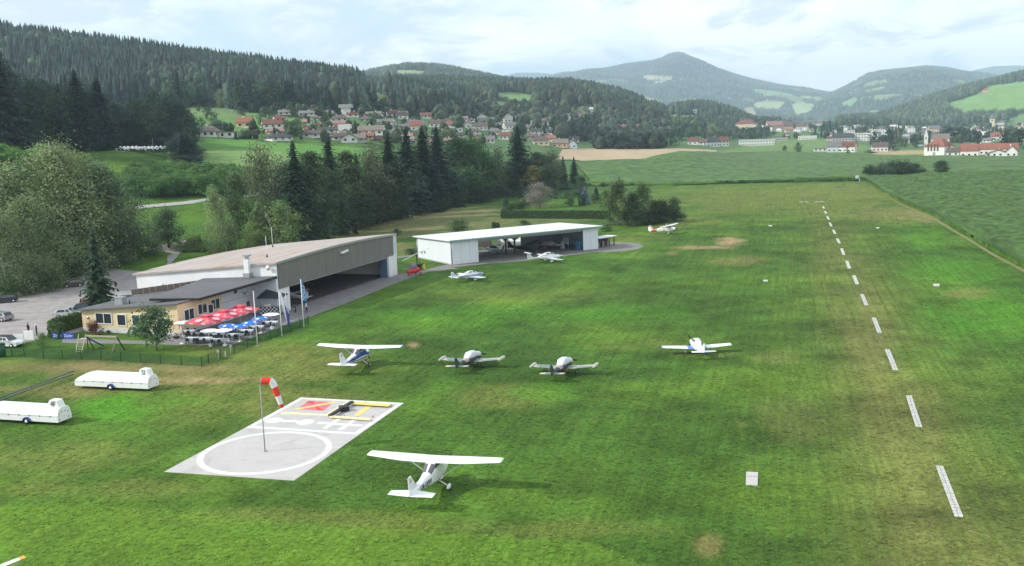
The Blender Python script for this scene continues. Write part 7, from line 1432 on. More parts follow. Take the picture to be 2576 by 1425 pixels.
# ---- glider trailers
def trailer(label, rear_near, front_near, word, L_, wheel_f):
    p, q = np.array(P(*rear_near, .35)), np.array(P(*front_near, .35)); d = (p-q)/np.linalg.norm(p-q); an = math.atan2(d[1], d[0]); t = thing('glider_trailer', label, 'trailer', (*p, 0), an, 'white glider trailers')   # +x towards the rear, origin at near rear corner
    W_ = 1.95; TR_ = mat('trailer_white', (.78, .79, .80), .4, .03, .5, dirt=(.6, .6, .56), dirtamt=.3)
    def prof(x, s=1., top=1.0): return [(x, .0, .34), (x, .0, .92), (x, .28, 1.0+.62*top), (x, .6, 1.16+.66*top), (x, W_-.6, 1.16+.66*top), (x, W_-.28, 1.0+.62*top), (x, W_, .92), (x, W_, .34)]
    def upper(x, top, sh=0): return [(x, .02, .96), (x, .26+sh, .98+.5*top), (x, .58+sh, 1.1+.5*top), (x, W_-.58-sh, 1.1+.5*top), (x, W_-.26-sh, .98+.5*top), (x, W_-.02, .96)]
    g = MB(); g.rings([[(x, a, b) for a, b in ((0, .34), (0, .93), (W_, .93), (W_, .34))] for x in (0, -L_)], smooth=False); g.build('lower_body', TR_, t)
    g = MB(); g.rings([upper(-.0, 1.25), upper(-.5, 1.5), upper(-L_+2.0, 1.55), upper(-L_+1.3, 1.25), upper(-L_, .1)], smooth=False); lid = g.build('lid', TR_, t)
    g = MB()
    for k in range(7): xx = -.9-k*(L_-2.2)/6; g.box(xx-.06, xx+.06, -.03, -.001, .86, 1.02)
    g.build('hinge', STEEL, t); g = MB(); g.box(-L_, 0, -.012, -.001, .925, .955); g.build('seam', GREYP, t)
    g = MB(); g.rings([[(-1.75, .5, 1.55), (-.12, .5, 1.5), (-.12, W_-.5, 1.5), (-1.75, W_-.5, 1.55)], [(-1.3, .56, 2.46), (-.40, .56, 2.44), (-.40, W_-.56, 2.44), (-1.3, W_-.56, 2.46)]], smooth=False); fb = g.build('fin_box', TR_, lid)
    text(word, .8, Matrix.Translation((-.86, .50, 2.06)) @ Matrix.Rotation(math.radians(86), 4, 'X'), mat('registration_black', (.03, .035, .05), .5), fb, sx=.85)
    for a, b in ((.25, 1.2), (.25, .6), (1.5, 1.2), (1.5, .6), (.6, 1.3), (1.1, 1.3)): g = MB(); g.cyl((0, a, b), (.03, a, b), .055, n=8); g.build('lamp', BLACK, t)
    g = MB(); g.box(.001, .02, .55, 1.2, .85, .98); g.build('plate', WHITE, t)
    xw = -L_*wheel_f
    for y_ in (-.05, W_+.05): wheel(t, xw, y_, .33, .2)
    g = MB(); rs = []
    for i in range(9): a = math.pi*i/8; rs.append([(xw-.46*math.cos(a), -.2, .33+.46*math.sin(a)), (xw-.4*math.cos(a), -.2, .33+.4*math.sin(a)), (xw-.4*math.cos(a), .05, .33+.4*math.sin(a)), (xw-.46*math.cos(a), .05, .33+.46*math.sin(a))])
    g.rings(rs); g.build('fender', BLUEP, t); g = MB(); g.bar((-L_, W_/2, .45), (-L_-1.3, W_/2, .4), .12, .12); g.cyl((-L_-1.2, W_/2, 0), (-L_-1.2, W_/2, .4), .05, n=6); g.build('drawbar', STEEL, t); return t
trailer('white glider trailer marked SI with a blue mudguard', (373, 979), (178, 970), 'SI', 9.9, .50)
trailer('white glider trailer marked 4F cut off by the left picture edge', (146, 1064), (-150, 1046), '4F', 9.9, .38)
# ---- cars
_cars = [0]
def car(label, x, y, rz, col, L_=4.2, W_=1.8, H_=1.5, suv=False, z=.012):
    t = thing('parked_car', label, 'car', (x, y, z), rz, None); cm = mat('car_paint_%d' % _cars[0], col, .3, .03, 1, metal=.2, coat=.6); cm.name = 'car_paint'; _cars[0] += 1; h = L_/2; zb = .28; zh = H_*.62
    side = [(-h, zb+.15), (-h, zh*.95), (-h+.25, zh*1.02), (h-1.15, zh), (h-.25, zh*.82), (h, zh*.62), (h, zb+.1), (h-.2, zb), (-h+.2, zb)]
    g = MB(); n = len(side); rs = []
    for yy, ins in ((-W_/2+.06, .05), (-W_/2, 0), (W_/2, 0), (W_/2-.06, .05)): rs.append([(a*(1-ins*.4), yy, b+(ins if b < .5 else -ins)) for a, b in side])
    g.rings(rs, smooth=False); g.build('body', cm, t)
    gh = [(-h+.12, zh), (-h+.55, H_-.04), (-h+1.3, H_), (.25, H_-.03), (h-1.2, zh)]; g = MB(); rs = [[(a, yy*(1-0), b) if b < H_*.8 else (a, yy*.8, b) for a, b in gh] for yy in (-W_/2+.05, W_/2-.05)]; g.rings(rs, smooth=False); cab = g.build('cabin', cm, t)
    for s in (-1, 1):
        yo = lambda f: s*((W_/2-.05)*(1-.2*f)+.012)
        def wp3(a, f): z_ = zh+(H_-zh)*f; return (a, yo(f), z_)
        g = MB(); g.add([wp3(-h+.55, .12), wp3(-.25, .12), wp3(-.25, .82), wp3(-h+.85, .82)], [(0, 1, 2, 3)]); g.add([wp3(-.15, .12), wp3(h-1.55, .12), wp3(.2, .82), wp3(-.15, .82)], [(0, 1, 2, 3)]); g.build('side_window', GLASS, cab)
        for a in (-h+.8, h-.85): wheel(t, a, s*(W_/2-.1), .32, .22)
        g = MB(); g.box(h-.12, h+.01, s*W_*.36-.2, s*W_*.36+.2, zh*.66, zh*.8); g.build('headlight', mat('lamp_glass', (.6, .62, .65), .1), t); g = MB(); g.box(-h-.01, -h+.1, s*W_*.4-.14, s*W_*.4+.14, zh*.7, zh*.92); g.build('tail_light', REDP, t)
        g = MB(); g.box(h-1.6, h-1.42, s*W_/2-.02 if s > 0 else -W_/2-.14, s*W_/2+.14 if s > 0 else -W_/2+.02, zh, zh+.14); g.build('mirror', cm, t)
    g = MB(); g.add([(h-1.22, -W_*.42, zh+.02), (h-1.22, W_*.42, zh+.02), (.3, W_*.36, H_-.03), (.3, -W_*.36, H_-.03)], [(0, 1, 2, 3)], 0, Matrix.Translation((.03, 0, .02))); g.build('windscreen', GLASS, cab); g = MB(); g.add([(-h+.16, -W_*.42, zh+.04), (-h+.16, W_*.42, zh+.04), (-h+.55, W_*.36, H_-.06), (-h+.55, -W_*.36, H_-.06)], [(0, 3, 2, 1)], 0, Matrix.Translation((-.03, 0, .01))); g.build('rear_window', GLASS, cab)
    g = MB(); g.box(h, h+.02, -.26, .26, .42, .53); g.build('number_plate', WHITE, t)
    if suv: g = MB(); g.box(h-.02, h+.015, -W_*.38, W_*.38, .32, .42); g.box(-h+.5, .2, -W_*.4, W_*.4, H_-.005, H_+.02); g.build('dark_roof', BLACK, t)
    return t
x, y = P(*Z2(655, 650)); car('dark brown hatchback parked at the green edge of the car park', x, y+.9, math.radians(205), (.075, .06, .055), 4.1)
x, y = P(*Z2(30, 795)); car('dark car cut by the left picture edge on the car park', x, y+.9, math.radians(205), (.02, .035, .04), 4.2)
x, y = P(*ZL(95, 455)); car('white compact car with black roof behind the white boards', x, y+.9, math.radians(-14), (.72, .74, .75), 4.2, 1.8, 1.55, True)
x, y = P(*Z2(585, 935)); car('silver white car behind the clipped hedge beside the cafe', x+.2, y+1.2, math.radians(10), (.6, .63, .63), 4.3)
x, y = P(*Z2(715, 900)); car('dark blue car right of the silver one beside the cafe', x+.5, y+2.2, math.radians(15), (.03, .06, .1), 4.2)
x, y = P(*Z2(795, 850)); car('red and white car half hidden by the cafe roof under the spruce', x, y+2., math.radians(20), (.5, .1, .09), 4.0)
for sx, sy, cc_, lb in ((1110, 775, (.55, .66, .76), 'pale blue white car seen over the cafe roof, left of the cluster'), (1165, 752, (.72, .75, .76), 'white car seen over the cafe roof, middle of the cluster'), (1205, 765, (.05, .12, .1), 'dark green car seen over the cafe roof, right of the cluster')):
    x, y = P(*Z2(sx, sy-38), 1.4); car(lb, x, y, math.radians(30), cc_, 4.2)
x, y = P(*Z2(20, 960)); car('greyish car beneath leaves at the left picture edge', x-.6, y+.6, math.radians(160), (.3, .32, .33), 4.2)
# ---- people
SKIN = mat('skin', (.45, .26, .19), .6)
def person(label, x, y, rz, top, leg, hair, walk=.15, z=.02, sit=False, helmet=None):
    t = thing('person', label, 'person', (x, y, z), rz); me = bpy.data.meshes.new('body'); w_ = walk
    J = [(0, 0, .95), (0, 0, 1.15), (0, 0, 1.38), (0, 0, 1.50), (.01, 0, 1.62), (.02, 0, 1.74), (0, .11, .92), (w_*.6, .12, .50), (w_*.4, .12, .08), (w_*.4+.14, .13, .04), (0, -.11, .92), (-w_*.3, -.12, .50), (-w_, -.12, .09), (-w_+.14, -.13, .04), (0, .2, 1.40), (-w_*.4, .25, 1.15), (w_*.3+.05, .27, .92), (w_*.3+.1, .27, .84), (0, -.2, 1.40), (w_*.4, -.25, 1.15), (w_*.9+.05, -.27, .93), (w_*.9+.1, -.27, .85)]
    E_ = [(0, 1), (1, 2), (2, 3), (3, 4), (4, 5), (0, 6), (6, 7), (7, 8), (8, 9), (0, 10), (10, 11), (11, 12), (12, 13), (2, 14), (14, 15), (15, 16), (16, 17), (2, 18), (18, 19), (19, 20), (20, 21)]
    Rr = [.15, .15, .16, .06, .10, .085, .10, .07, .05, .045, .10, .07, .05, .045, .07, .05, .035, .035, .07, .05, .035, .035]
    me.from_pydata(J, E_, []); o = ob('body', me, t); md = o.modifiers.new('skin', 'SKIN'); sv = me.skin_vertices[0].data
    for i, r_ in enumerate(Rr): sv[i].radius = (r_, r_*.82)
    sv[0].use_root = True; md.use_smooth_shade = True; ss = o.modifiers.new('sub', 'SUBSURF'); ss.levels = ss.render_levels = 1
    m, nt, b = _nt('clothes'); tc = nt.nodes.new('ShaderNodeTexCoord'); sp_ = nt.nodes.new('ShaderNodeSeparateXYZ'); nt.links.new(tc.outputs['Object'], sp_.inputs[0]); cr_ = nt.nodes.new('ShaderNodeValToRGB'); cr_.color_ramp.interpolation = 'CONSTANT'; e = cr_.color_ramp.elements; e[0].position = 0; e[0].color = (.02, .02, .02, 1); e[1].position = .055; e[1].color = (*leg, 1)
    q = e.new(.49); q.color = (*top, 1); q = e.new(.765); q.color = (.45, .26, .19, 1); mm = _m(nt, 'DIVIDE', sp_.outputs['Z'], 2.0); nt.links.new(mm, cr_.inputs[0]); nt.links.new(cr_.outputs[0], b.inputs['Base Color']); b.inputs['Roughness'].default_value = .8; me.materials.append(m)
    g = MB(); g.ell((-.01, 0, 1.73), (.115, .10, .105) if not helmet else (.15, .14, .15), 10, 6); g.build('hair' if not helmet else 'helmet', hair, t); return t
HB = mat('brown_hair', (.05, .03, .02), .7)
x, y = P(*ZK(1205, 925)); person('person in white shirt and black trousers walking on the apron beside the blue banner flag', x, y, math.radians(20), (.72, .72, .74), (.015, .015, .018), HB, .2)
x, y = P(*ZL(655, 240)); person('person in dark jacket and white helmet behind the right white board', x, y, math.radians(200), (.02, .02, .025), (.02, .02, .025), WHITE, .08, helmet=True); x, y = P(*ZL(510, 215)); person('person in black clothes, left of the two behind the white boards', x, y, math.radians(-10), (.015, .015, .02), (.02, .02, .02), BLACK, .05)
x, y = P(*ZK(790, 1085)); person('person in pale blue top standing at the terrace end behind the leaning flag', x, y, math.radians(120), (.3, .4, .6), (.03, .03, .05), HB, .05)
x, y = P(*ZK(590, 1010)); person('person in dark clothes standing before the chequered kiosk counter', x, y, math.radians(100), (.03, .03, .03), (.02, .02, .02), HB, .05)
x, y = P(*ZK(940, 900)); t = thing('motorcycle', 'dark motorcycle parked on the apron beside the hangar door', 'motorcycle', (x, y, .02), 1.9); wheel(t, .7, 0, .3, .12); wheel(t, -.7, 0, .3, .14); g = MB(); g.ell((.1, 0, .75), (.45, .16, .18)); g.build('tank', BLACK, t); g = MB(); g.bar((-.7, 0, .78), (0, 0, .75), .25, .1); g.build('seat', BLACK, t); g = MB(); g.bar((.7, 0, .3), (.45, 0, 1.0), .06, .06); g.bar((.45, -.35, 1.02), (.45, .35, 1.02), .04, .04); g.box(-.3, .35, -.14, .14, .3, .62); g.build('frame', STEEL, t)
# windmill toys and small marks on the mesh fence
for a, b, c_, lb in ((1437, 785, (.75, .8, .85), 'pale toy windmill on the fence, left one'), (1553, 738, (.6, .75, .85), 'pale toy windmill on the fence, right one')):
    x, y = P(*Z1(a, b), 1.2); g = MB()
    for k in range(6): a_ = k*1.047; g.add([(0, 0, 0), (.22*math.cos(a_), .0, .22*math.sin(a_)), (.2*math.cos(a_+.6), .05, .2*math.sin(a_+.6))], [(0, 1, 2), (2, 1, 0)])
    g.cyl((0, .03, 0), (0, .03, -1.15), .015, n=5); o = g.build('toy_windmill', mat('windmill', c_)); o.location = (x, y, 1.25); tag(o, lb, 'toy')
# ================================================================ VILLAGE AND TOWN
RC = {'red': (.17, .068, .052), 'or': (.26, .095, .065), 'br': (.12, .085, .075), 'dk': (.055, .055, .065), 'gr': (.16, .15, .155), 'gb': (.19, .15, .13), 'pk': (.30, .17, .15), 'wh': (.6, .6, .6)}
RN_ = {'red': 'red', 'or': 'orange red', 'br': 'brown', 'dk': 'dark grey', 'gr': 'grey', 'gb': 'grey brown', 'pk': 'faded pink', 'wh': 'flat white'}
WC = {'w': (.70, .69, .66), 'c': (.68, .56, .38), 'g': (.4, .38, .36), 'o': (.60, .38, .26), 'b': (.52, .56, .64), 'd': (.14, .10, .08)}
WN_ = {'w': 'white', 'c': 'cream', 'g': 'grey', 'o': 'terracotta', 'b': 'bluish', 'd': 'timber'}
ROOFM = {k: mat('roof_'+RN_[k].replace(' ', '_'), v, .85, .18, .5, dirt=tuple(.7*q for q in v), dirtamt=.5) for k, v in RC.items()}
WALLM = {k: mat('wall_'+WN_[k], v, .85, .05, .3) for k, v in WC.items()}
HOUSES = []
def house(px, base, wpx, hpx, roof, wall, typ='g', rz=None, label=None, zone=None, D=None, near=False, name='house'):
    HOUSES.append((px, base, wpx, hpx, roof, wall, typ, rz, label, zone, D, near, name))
Zv = zc(550, 300, 3.22); Zw = zc(1250, 200, 2.576); Zr = zc(2200, 180, 2.3376)
def hz(Zf, sc, lst, **k):
    for it in lst:
        xc, yb, w_, h_, rf_, wl = it[:6]; a, b = Zf(xc, yb); house(a, b, w_/sc*K, h_/sc*K, rf_, wl, *(it[6:7] or ['g']), **k)
hz(Zv, 3.22, [(375, 458, 210, 110, 'gb', 'w', 'h'), (585, 465, 160, 55, 'gr', 'w', 'f'), (765, 362, 155, 105, 'or', 'c'), (1035, 372, 200, 92, 'red', 'w'), (1080, 422, 230, 52, 'pk', 'g'), (1105, 497, 245, 75, 'dk', 'w', 'h'), (1180, 228, 125, 55, 'gr', 'w'), (1412, 242, 170, 60, 'gr', 'w'), (1452, 467, 190, 80, 'br', 'w'), (1630, 412, 170, 60, 'dk', 'w', 'h'), (1590, 352, 150, 36, 'red', 'w'), (1755, 382, 150, 66, 'red', 'w'), (1750, 302, 180, 72, 'br', 'w', 'h'), (1880, 252, 120, 56, 'red', 'w'), (1720, 492, 150, 76, 'br', 'w'), (1850, 517, 170, 98, 'dk', 'w', 'e'), (1955, 517, 130, 92, 'gb', 'g'), (2080, 440, 270, 100, 'gb', 'w'), (2040, 482, 130, 70, 'or', 'o'), (2090, 240, 190, 48, 'gb', 'w'), (2195, 242, 90, 40, 'gr', 'w', 'f'), (2300, 246, 100, 62, 'red', 'w'), (2405, 272, 110, 78, 'pk', 'w'), (2040, 302, 160, 60, 'br', 'w', 'h'), (2230, 335, 190, 66, 'gr', 'w'), (2480, 352, 75, 55, 'gr', 'w'), (2545, 392, 110, 96, 'or', 'w'), (2345, 402, 100, 45, 'gr', 'w'), (2290, 455, 90, 70, 'gr', 'w'), (1500, 280, 110, 40, 'br', 'w'), (1420, 400, 110, 40, 'or', 'w'), (2130, 500, 90, 45, 'red', 'd'), (1640, 215, 90, 30, 'gr', 'w')], zone='in the left village part')
hz(Zw, 2.576, [(35, 440, 95, 40, 'red', 'w'), (112, 477, 95, 60, 'br', 'w'), (318, 470, 95, 48, 'red', 'w'), (230, 548, 125, 64, 'gr', 'w'), (400, 542, 115, 60, 'br', 'w'), (520, 547, 90, 55, 'or', 'w'), (590, 492, 150, 40, 'gb', 'w'), (660, 552, 110, 52, 'br', 'w', 'e'), (778, 568, 105, 62, 'br', 'w'), (800, 512, 110, 45, 'gr', 'w', 'h'), (1005, 502, 90, 66, 'gb', 'w', 'e'), (1062, 498, 55, 42, 'or', 'w'), (1020, 557, 120, 55, 'gr', 'w'), (885, 602, 110, 50, 'gr', 'w', 'h'), (985, 600, 100, 34, 'wh', 'w', 'f'), (855, 675, 70, 60, 'gr', 'w'), (980, 645, 105, 60, 'red', 'w'), (1235, 602, 112, 50, 'dk', 'w', 'h'), (1345, 602, 122, 42, 'dk', 'w', 'h'), (1275, 695, 135, 78, 'br', 'c', 'h'), (1350, 660, 95, 50, 'or', 'w'), (1440, 712, 130, 70, 'gb', 'o'), (1535, 717, 90, 72, 'dk', 'b', 'e'), (1530, 642, 85, 40, 'red', 'w'), (560, 587, 125, 30, 'wh', 'w', 'f'), (1310, 502, 85, 34, 'gr', 'w'), (720, 600, 90, 40, 'br', 'w'), (130, 560, 90, 45, 'gr', 'w'), (440, 600, 90, 40, 'red', 'w'), (920, 545, 80, 40, 'gr', 'w'), (860, 500, 70, 36, 'wh', 'w', 'f'), (680, 500, 90, 30, 'br', 'w'), (180, 520, 70, 40, 'gr', 'w'), (1190, 520, 60, 30, 'wh', 'w', 'f'), (500, 500, 80, 34, 'gr', 'w')], zone='in the village behind the grove')
hz(Zw, 2.576, [(1480, 455, 90, 26, 'gr', 'w', 'f'), (1695, 412, 60, 34, 'wh', 'w', 'h'), (1370, 397, 75, 20, 'wh', 'w', 'f'), (1860, 557, 50, 36, 'or', 'c'), (1965, 567, 100, 44, 'or', 'w'), (2070, 557, 85, 38, 'or', 'c'), (2102, 412, 55, 24, 'or', 'w'), (2180, 417, 55, 18, 'gr', 'w'), (2100, 492, 100, 26, 'gr', 'w', 'f'), (2205, 500, 110, 26, 'wh', 'w', 'f'), (2300, 522, 85, 28, 'gr', 'w'), (1400, 440, 50, 24, 'gr', 'w'), (1780, 545, 60, 25, 'gr', 'w'), (1750, 440, 50, 22, 'gr', 'w'), (1640, 470, 50, 22, 'wh', 'w', 'f'), (2395, 500, 40, 22, 'wh', 'w', 'f')], zone='right of the village')
hz(Zw, 2.576, [(215, 238, 85, 30, 'red', 'w'), (350, 243, 95, 26, 'pk', 'w'), (480, 243, 65, 24, 'br', 'w'), (290, 230, 50, 22, 'red', 'w')], zone='in the hillside hamlet')
hz(Zr, 2.3376, [(490, 547, 155, 60, 'red', 'c', 'h'), (700, 567, 120, 70, 'pk', 'o'), (790, 567, 100, 66, 'br', 'o'), (620, 527, 90, 40, 'pk', 'w'), (910, 567, 85, 58, 'br', 'w'), (982, 574, 40, 22, 'gr', 'c')], zone='in the row beyond the meadow')
hz(Zr, 2.3376, [(85, 672, 75, 52, 'red', 'w'), (160, 678, 85, 48, 'br', 'w'), (230, 687, 105, 66, 'dk', 'w'), (312, 682, 75, 68, 'red', 'w'), (1160, 727, 105, 76, 'gr', 'b'), (1262, 727, 120, 76, 'red', 'w', 'd'), (1500, 722, 115, 66, 'br', 'w'), (1555, 722, 60, 30, 'br', 'w'), (1690, 660, 60, 50, 'gr', 'w'), (1800, 680, 45, 30, 'dk', 'b'), (2385, 642, 90, 60, 'or', 'w'), (2310, 655, 60, 34, 'gr', 'w'), (1730, 592, 60, 44, 'gr', 'w', 'f'), (1900, 575, 70, 46, 'gr', 'c')], zone='behind the big maize field')
def ordn(i): return ORD[i] if i < len(ORD) else '%dth' % (i+1)
HALLS = [(Zr, 570, 678, 265, 42, 'wh', 'w', 'f', 'long low white greenhouse like hall behind the maize field'), (Zr, 750, 642, 120, 24, 'gr', 'g', 'f', 'low grey flat roofed hall behind the greenhouse'), (Zr, 955, 632, 140, 26, 'wh', 'w', 'f', 'white flat canopy building beyond the meadow'), (Zr, 1225, 645, 160, 58, 'dk', 'g', 'g', 'grey industrial shed left of the white factory'), (Zr, 1270, 612, 80, 46, 'wh', 'w', 'f', 'white block behind the grey industrial shed'), (Zr, 1390, 645, 190, 58, 'wh', 'w', 'f', 'long white factory with rows of windows'), (Zr, 1490, 602, 130, 46, 'gr', 'w', 'f', 'white flat building right behind the long factory'), (Zr, 1160, 604, 22, 40, 'wh', 'w', 'f', 'narrow white tower at the industrial shed'), (Zw, 2520, 432, 110, 34, 'wh', 'w', 'f', 'modern white building with glass front on the knoll'), (Zr, 1620, 622, 200, 26, 'wh', 'b', 'f', 'long pale low hall behind the single dark trees'), (Zr, 1055, 722, 95, 16, 'gr', 'w', 'f', 'low white garage left of the two storey house')]
for Zf, a, b, w_, h_, r_, wl, ty, lb in HALLS:
    sc = 2.3376 if Zf is Zr else 2.576; p_ = Zf(a, b); house(*p_, w_/sc*K, h_/sc*K, r_, wl, ty, label=lb, rz=0.05, D=16)
_hw = {}
def winmesh(w_, h_):
    k = (round(w_, 1), round(h_, 1))
    if k not in _hw: g = MB(); g.box(-w_/2, w_/2, -.03, .06, 0, h_, 0); g.box(-w_/2-.12, w_/2+.12, -.02, .03, -.12, 0, 1); _hw[k] = g.mesh('window', [GLASS, WHITE])
    return _hw[k]
_hm = {}
def build_house(h, label, group=None):
    px, base, wpx, hpx, roof, wall, typ, rz, lb, zone, D, near, name = h; x, y, z = hit(px, base); Wd = max(5, wpx*y/FOC)*(1.04 if name == 'house' else 1); Ht = max(2.6, hpx*y/FOC)*(1.06 if name == 'house' else 1); rz = (random.uniform(-.45, .45) if rz is None else rz)-x/y
    Dp = D or min(14, max(7, Wd*.75)); t = thing(name, label, 'house' if name == 'house' and 'hall' not in label and 'factory' not in label else 'building', (x, y+Dp*.4, z-.3), rz, group)
    c_ = math.cos(rz); L_ = Wd*.92
    hw = Ht if typ == 'f' else Ht*(.55 if typ != 'e' else .5); hr = Ht-hw; a, b = L_/2, Dp/2; g = MB()
    if typ == 'e': # gable faces the viewer
        g.add([(-a, -b, 0), (a, -b, 0), (a, b, 0), (-a, b, 0), (-a, -b, hw), (a, -b, hw), (a, b, hw), (-a, b, hw), (0, -b, Ht-.25), (0, b, Ht-.25)], [(0, 1, 5, 8, 4), (2, 3, 7, 9, 6), (1, 2, 6, 5), (3, 0, 4, 7)]); g.build('wall', WALLM[wall], t)
        r = MB(); o_ = .7; e = hw-.25; 
        for s in (1, -1): r.add([(s*(a+o_), -b-o_, e), (0, -b-o_, Ht), (0, b+o_, Ht), (s*(a+o_), b+o_, e), (s*(a+o_), -b-o_, e-.25), (0, -b-o_, Ht-.25), (0, b+o_, Ht-.25), (s*(a+o_), b+o_, e-.25)], [(0, 1, 2, 3), (7, 6, 5, 4), (0, 4, 5, 1), (3, 2, 6, 7), (0, 3, 7, 4)])
    elif typ == 'f': g.box(-a, a, -b, b, 0, hw); g.build('wall', WALLM[wall], t); r = MB(); r.box(-a-.3, a+.3, -b-.3, b+.3, hw, hw+.35)
    else:
        hx = a*.55 if typ == 'h' else a; g.box(-a, a, -b, b, 0, hw)
        if typ != 'h':
            for s in (1, -1): g.add([(s*a, -b, hw), (s*a, b, hw), (s*a, 0, Ht-.2)], [(0, 1, 2) if s > 0 else (0, 2, 1)])
        g.build('wall', WALLM[wall], t); o_ = .6; xr = a+o_ if typ != 'h' else hx; e = hw-.15; r = MB()
        r.add([(-a-o_, -b-o_, e), (a+o_, -b-o_, e), (xr, 0, Ht), (-xr, 0, Ht), (-a-o_, b+o_, e), (a+o_, b+o_, e)], [(0, 1, 2, 3), (5, 4, 3, 2)]+([(0, 3, 4), (1, 5, 2)] if typ == 'h' else [])); r.add([(-a-o_, -b-o_, e-.22), (a+o_, -b-o_, e-.22), (a+o_, b+o_, e-.22), (-a-o_, b+o_, e-.22), (-a-o_, -b-o_, e), (a+o_, -b-o_, e), (a+o_, b+o_, e), (-a-o_, b+o_, e)], [(0, 3, 2, 1), (0, 1, 5, 4), (1, 2, 6, 5), (2, 3, 7, 6), (3, 0, 4, 7)])
        if typ == 'd':
            for s in (-1, 1): r.box(s*a*.5-1.2, s*a*.5+1.2, -b*.75, 0, hw+.2, hw+hr*.62)
    ro = r.build('roof', ROOFM[roof], t)
    if typ != 'f': g = MB(); cxx = random.uniform(-.4, .4)*a; g.box(cxx-.35, cxx+.35, .4, 1.1, hw+hr*.5, Ht+.7); g.build('chimney', WALLM['g'] if random.random() < .5 else WALLM['w'], ro)
    fl = max(1, int(hw/2.7)); nw = max(2, int(L_/3.2)) if typ != 'f' or L_ > 20 else max(1, int(L_/3)); ww = min(1.4, L_/nw*.5); wm_ = winmesh(ww, 1.25)
    if wpx > 17:
        for f_ in range(fl):
            zz = .3+.9+(hw-.3)/fl*f_*1.0
            if zz+1.25 > hw: zz = hw-1.4
            for i in range(nw): ob('window', wm_, t, Matrix.Translation((-a+L_*(i+.5)/nw, -b-.02, zz)))
        if wpx > 26:
            for s in (1, -1):
                for i in range(2): ob('window', wm_, t, Matrix.Translation((s*(a+.02), -b+Dp*(i+.5)/2, 1.3)) @ Matrix.Rotation(s*math.pi/2, 4, 'Z'))
    return t
zones = {}
for h in HOUSES:
    if h[8] is None: zones.setdefault((h[4], h[5], h[9]), []).append(h)
for (rf_, wl, zone), lst in zones.items():
    lst.sort(key=lambda q: q[0])
    for i, h in enumerate(lst): build_house(h, '%s house, %s roof, %s%s' % (WN_[wl], RN_[rf_], zone, '' if len(lst) == 1 else ', %s such from the left' % ordn(i)), 'houses '+zone)
for h in HOUSES:
    if h[8]: build_house(h, h[8])
# town strip at the foot of the mountains: small houses
k = 0
for i in range(150):
    px = random.uniform(2085, 2600); b = 354-random.random()**1.1*30
    if 2330 < px < 2560 and b > 345: continue
    h = (px, b, random.uniform(9, 20), random.uniform(6, 11), random.choice(['red', 'or', 'br', 'gr', 'gb', 'dk', 'wh']), random.choice('wwwwcb'), random.choice(['g', 'g', 'h', 'e', 'f']), None, None, None, None, False, 'house'); build_house(h, 'small distant town house at the foot of the mountains', 'distant town houses')
for i in range(120):
    px = random.uniform(690, 1460); b = random.uniform(290, 366) if px > 900 else random.uniform(300, 345)
    if any(abs(px-q[0]) < (q[2]+20)*.5 and abs(b-q[1]) < 7 for q in HOUSES): continue
    h = (px, b, random.uniform(18, 29), random.uniform(10, 15), random.choice(['red', 'br', 'br', 'gr', 'gb', 'dk', 'pk']), random.choice('wwwwcg'), random.choice(['g', 'h', 'e', 'g']), None, None, None, None, False, 'house'); HOUSES.append(h); build_house(h, 'small house squeezed between the others in the dense village', 'small houses filling the dense village')
for i in range(60):
    h = (random.uniform(1330, 2080), random.uniform(312, 344), random.uniform(10, 18), random.uniform(6, 9), random.choice(['red', 'or', 'br', 'gr', 'wh']), 'w', random.choice(['g', 'h', 'f']), None, None, None, None, False, 'house'); HOUSES.append(h); build_house(h, 'tiny distant house half hidden among the valley trees', 'tiny distant houses among the valley trees')
# ---- the big white hall with arched windows, farm, churches
def archwin(par, x, y_, z, w_, h_, rot=0.): 
    g = MB(); n = 10; pts = [(-w_/2, 0), (w_/2, 0)]+[(w_/2*math.cos(math.pi*i/n), h_-w_/2+w_/2*math.sin(math.pi*i/n)) for i in range(n+1)]; m_ = len(pts); g.add([(a, -.05, b) for a, b in pts]+[(a, .05, b) for a, b in pts], [tuple(range(m_)), tuple(range(2*m_-1, m_-1, -1))]+[(i, m_+i, m_+(i+1) % m_, (i+1) % m_) for i in range(m_)]); return g.build('arched_window', mat('brown_glass', (.10, .06, .05), .3, .2), par, Matrix.Translation((x, y_, z)) @ Matrix.Rotation(rot, 4, 'Z'))
x, y, z = hit(*Zr(1965, 752)); rr_ = math.radians(-22)-x/y; s = y/FOC; m_ = 1/2.3376*K*s
t = thing('white_hall', 'large white hall with orange red hipped roof and tall arched windows', 'building', (x, y+7, z), rr_)
g = MB(); Wh, Dh, Hh = 15.5, 17., 10.5*0+ (66*m_); g.box(-Wh/2, Wh/2, -Dh/2, Dh/2, 0, Hh); g.build('wall', WALLM['w'], t); rt = (122*m_)
g = MB(); g.add([(-Wh/2-.7, -Dh/2-.7, Hh), (Wh/2+.7, -Dh/2-.7, Hh), (Wh/2+.7, Dh/2+.7, Hh), (-Wh/2-.7, Dh/2+.7, Hh), (-2.5, -1, rt), (2.5, -1, rt), (2.5, 3, rt), (-2.5, 3, rt)], [(0, 1, 5, 4), (1, 2, 6, 5), (2, 3, 7, 6), (3, 0, 4, 7), (4, 5, 6, 7), (3, 2, 1, 0)]); g.build('roof', ROOFM['or'], t)
for i in range(4): archwin(t, -4.5+i*2.4, -Dh/2-.05, 3.4, 1.3, 5.4)
archwin(t, Wh/2+.05, 0, 4.5, 3.4, 4.6, math.pi/2); g = MB(); g.box(-1, 1, -Dh/2-.1, -Dh/2, 0, 2.6); g.build('door', GREYP, t)
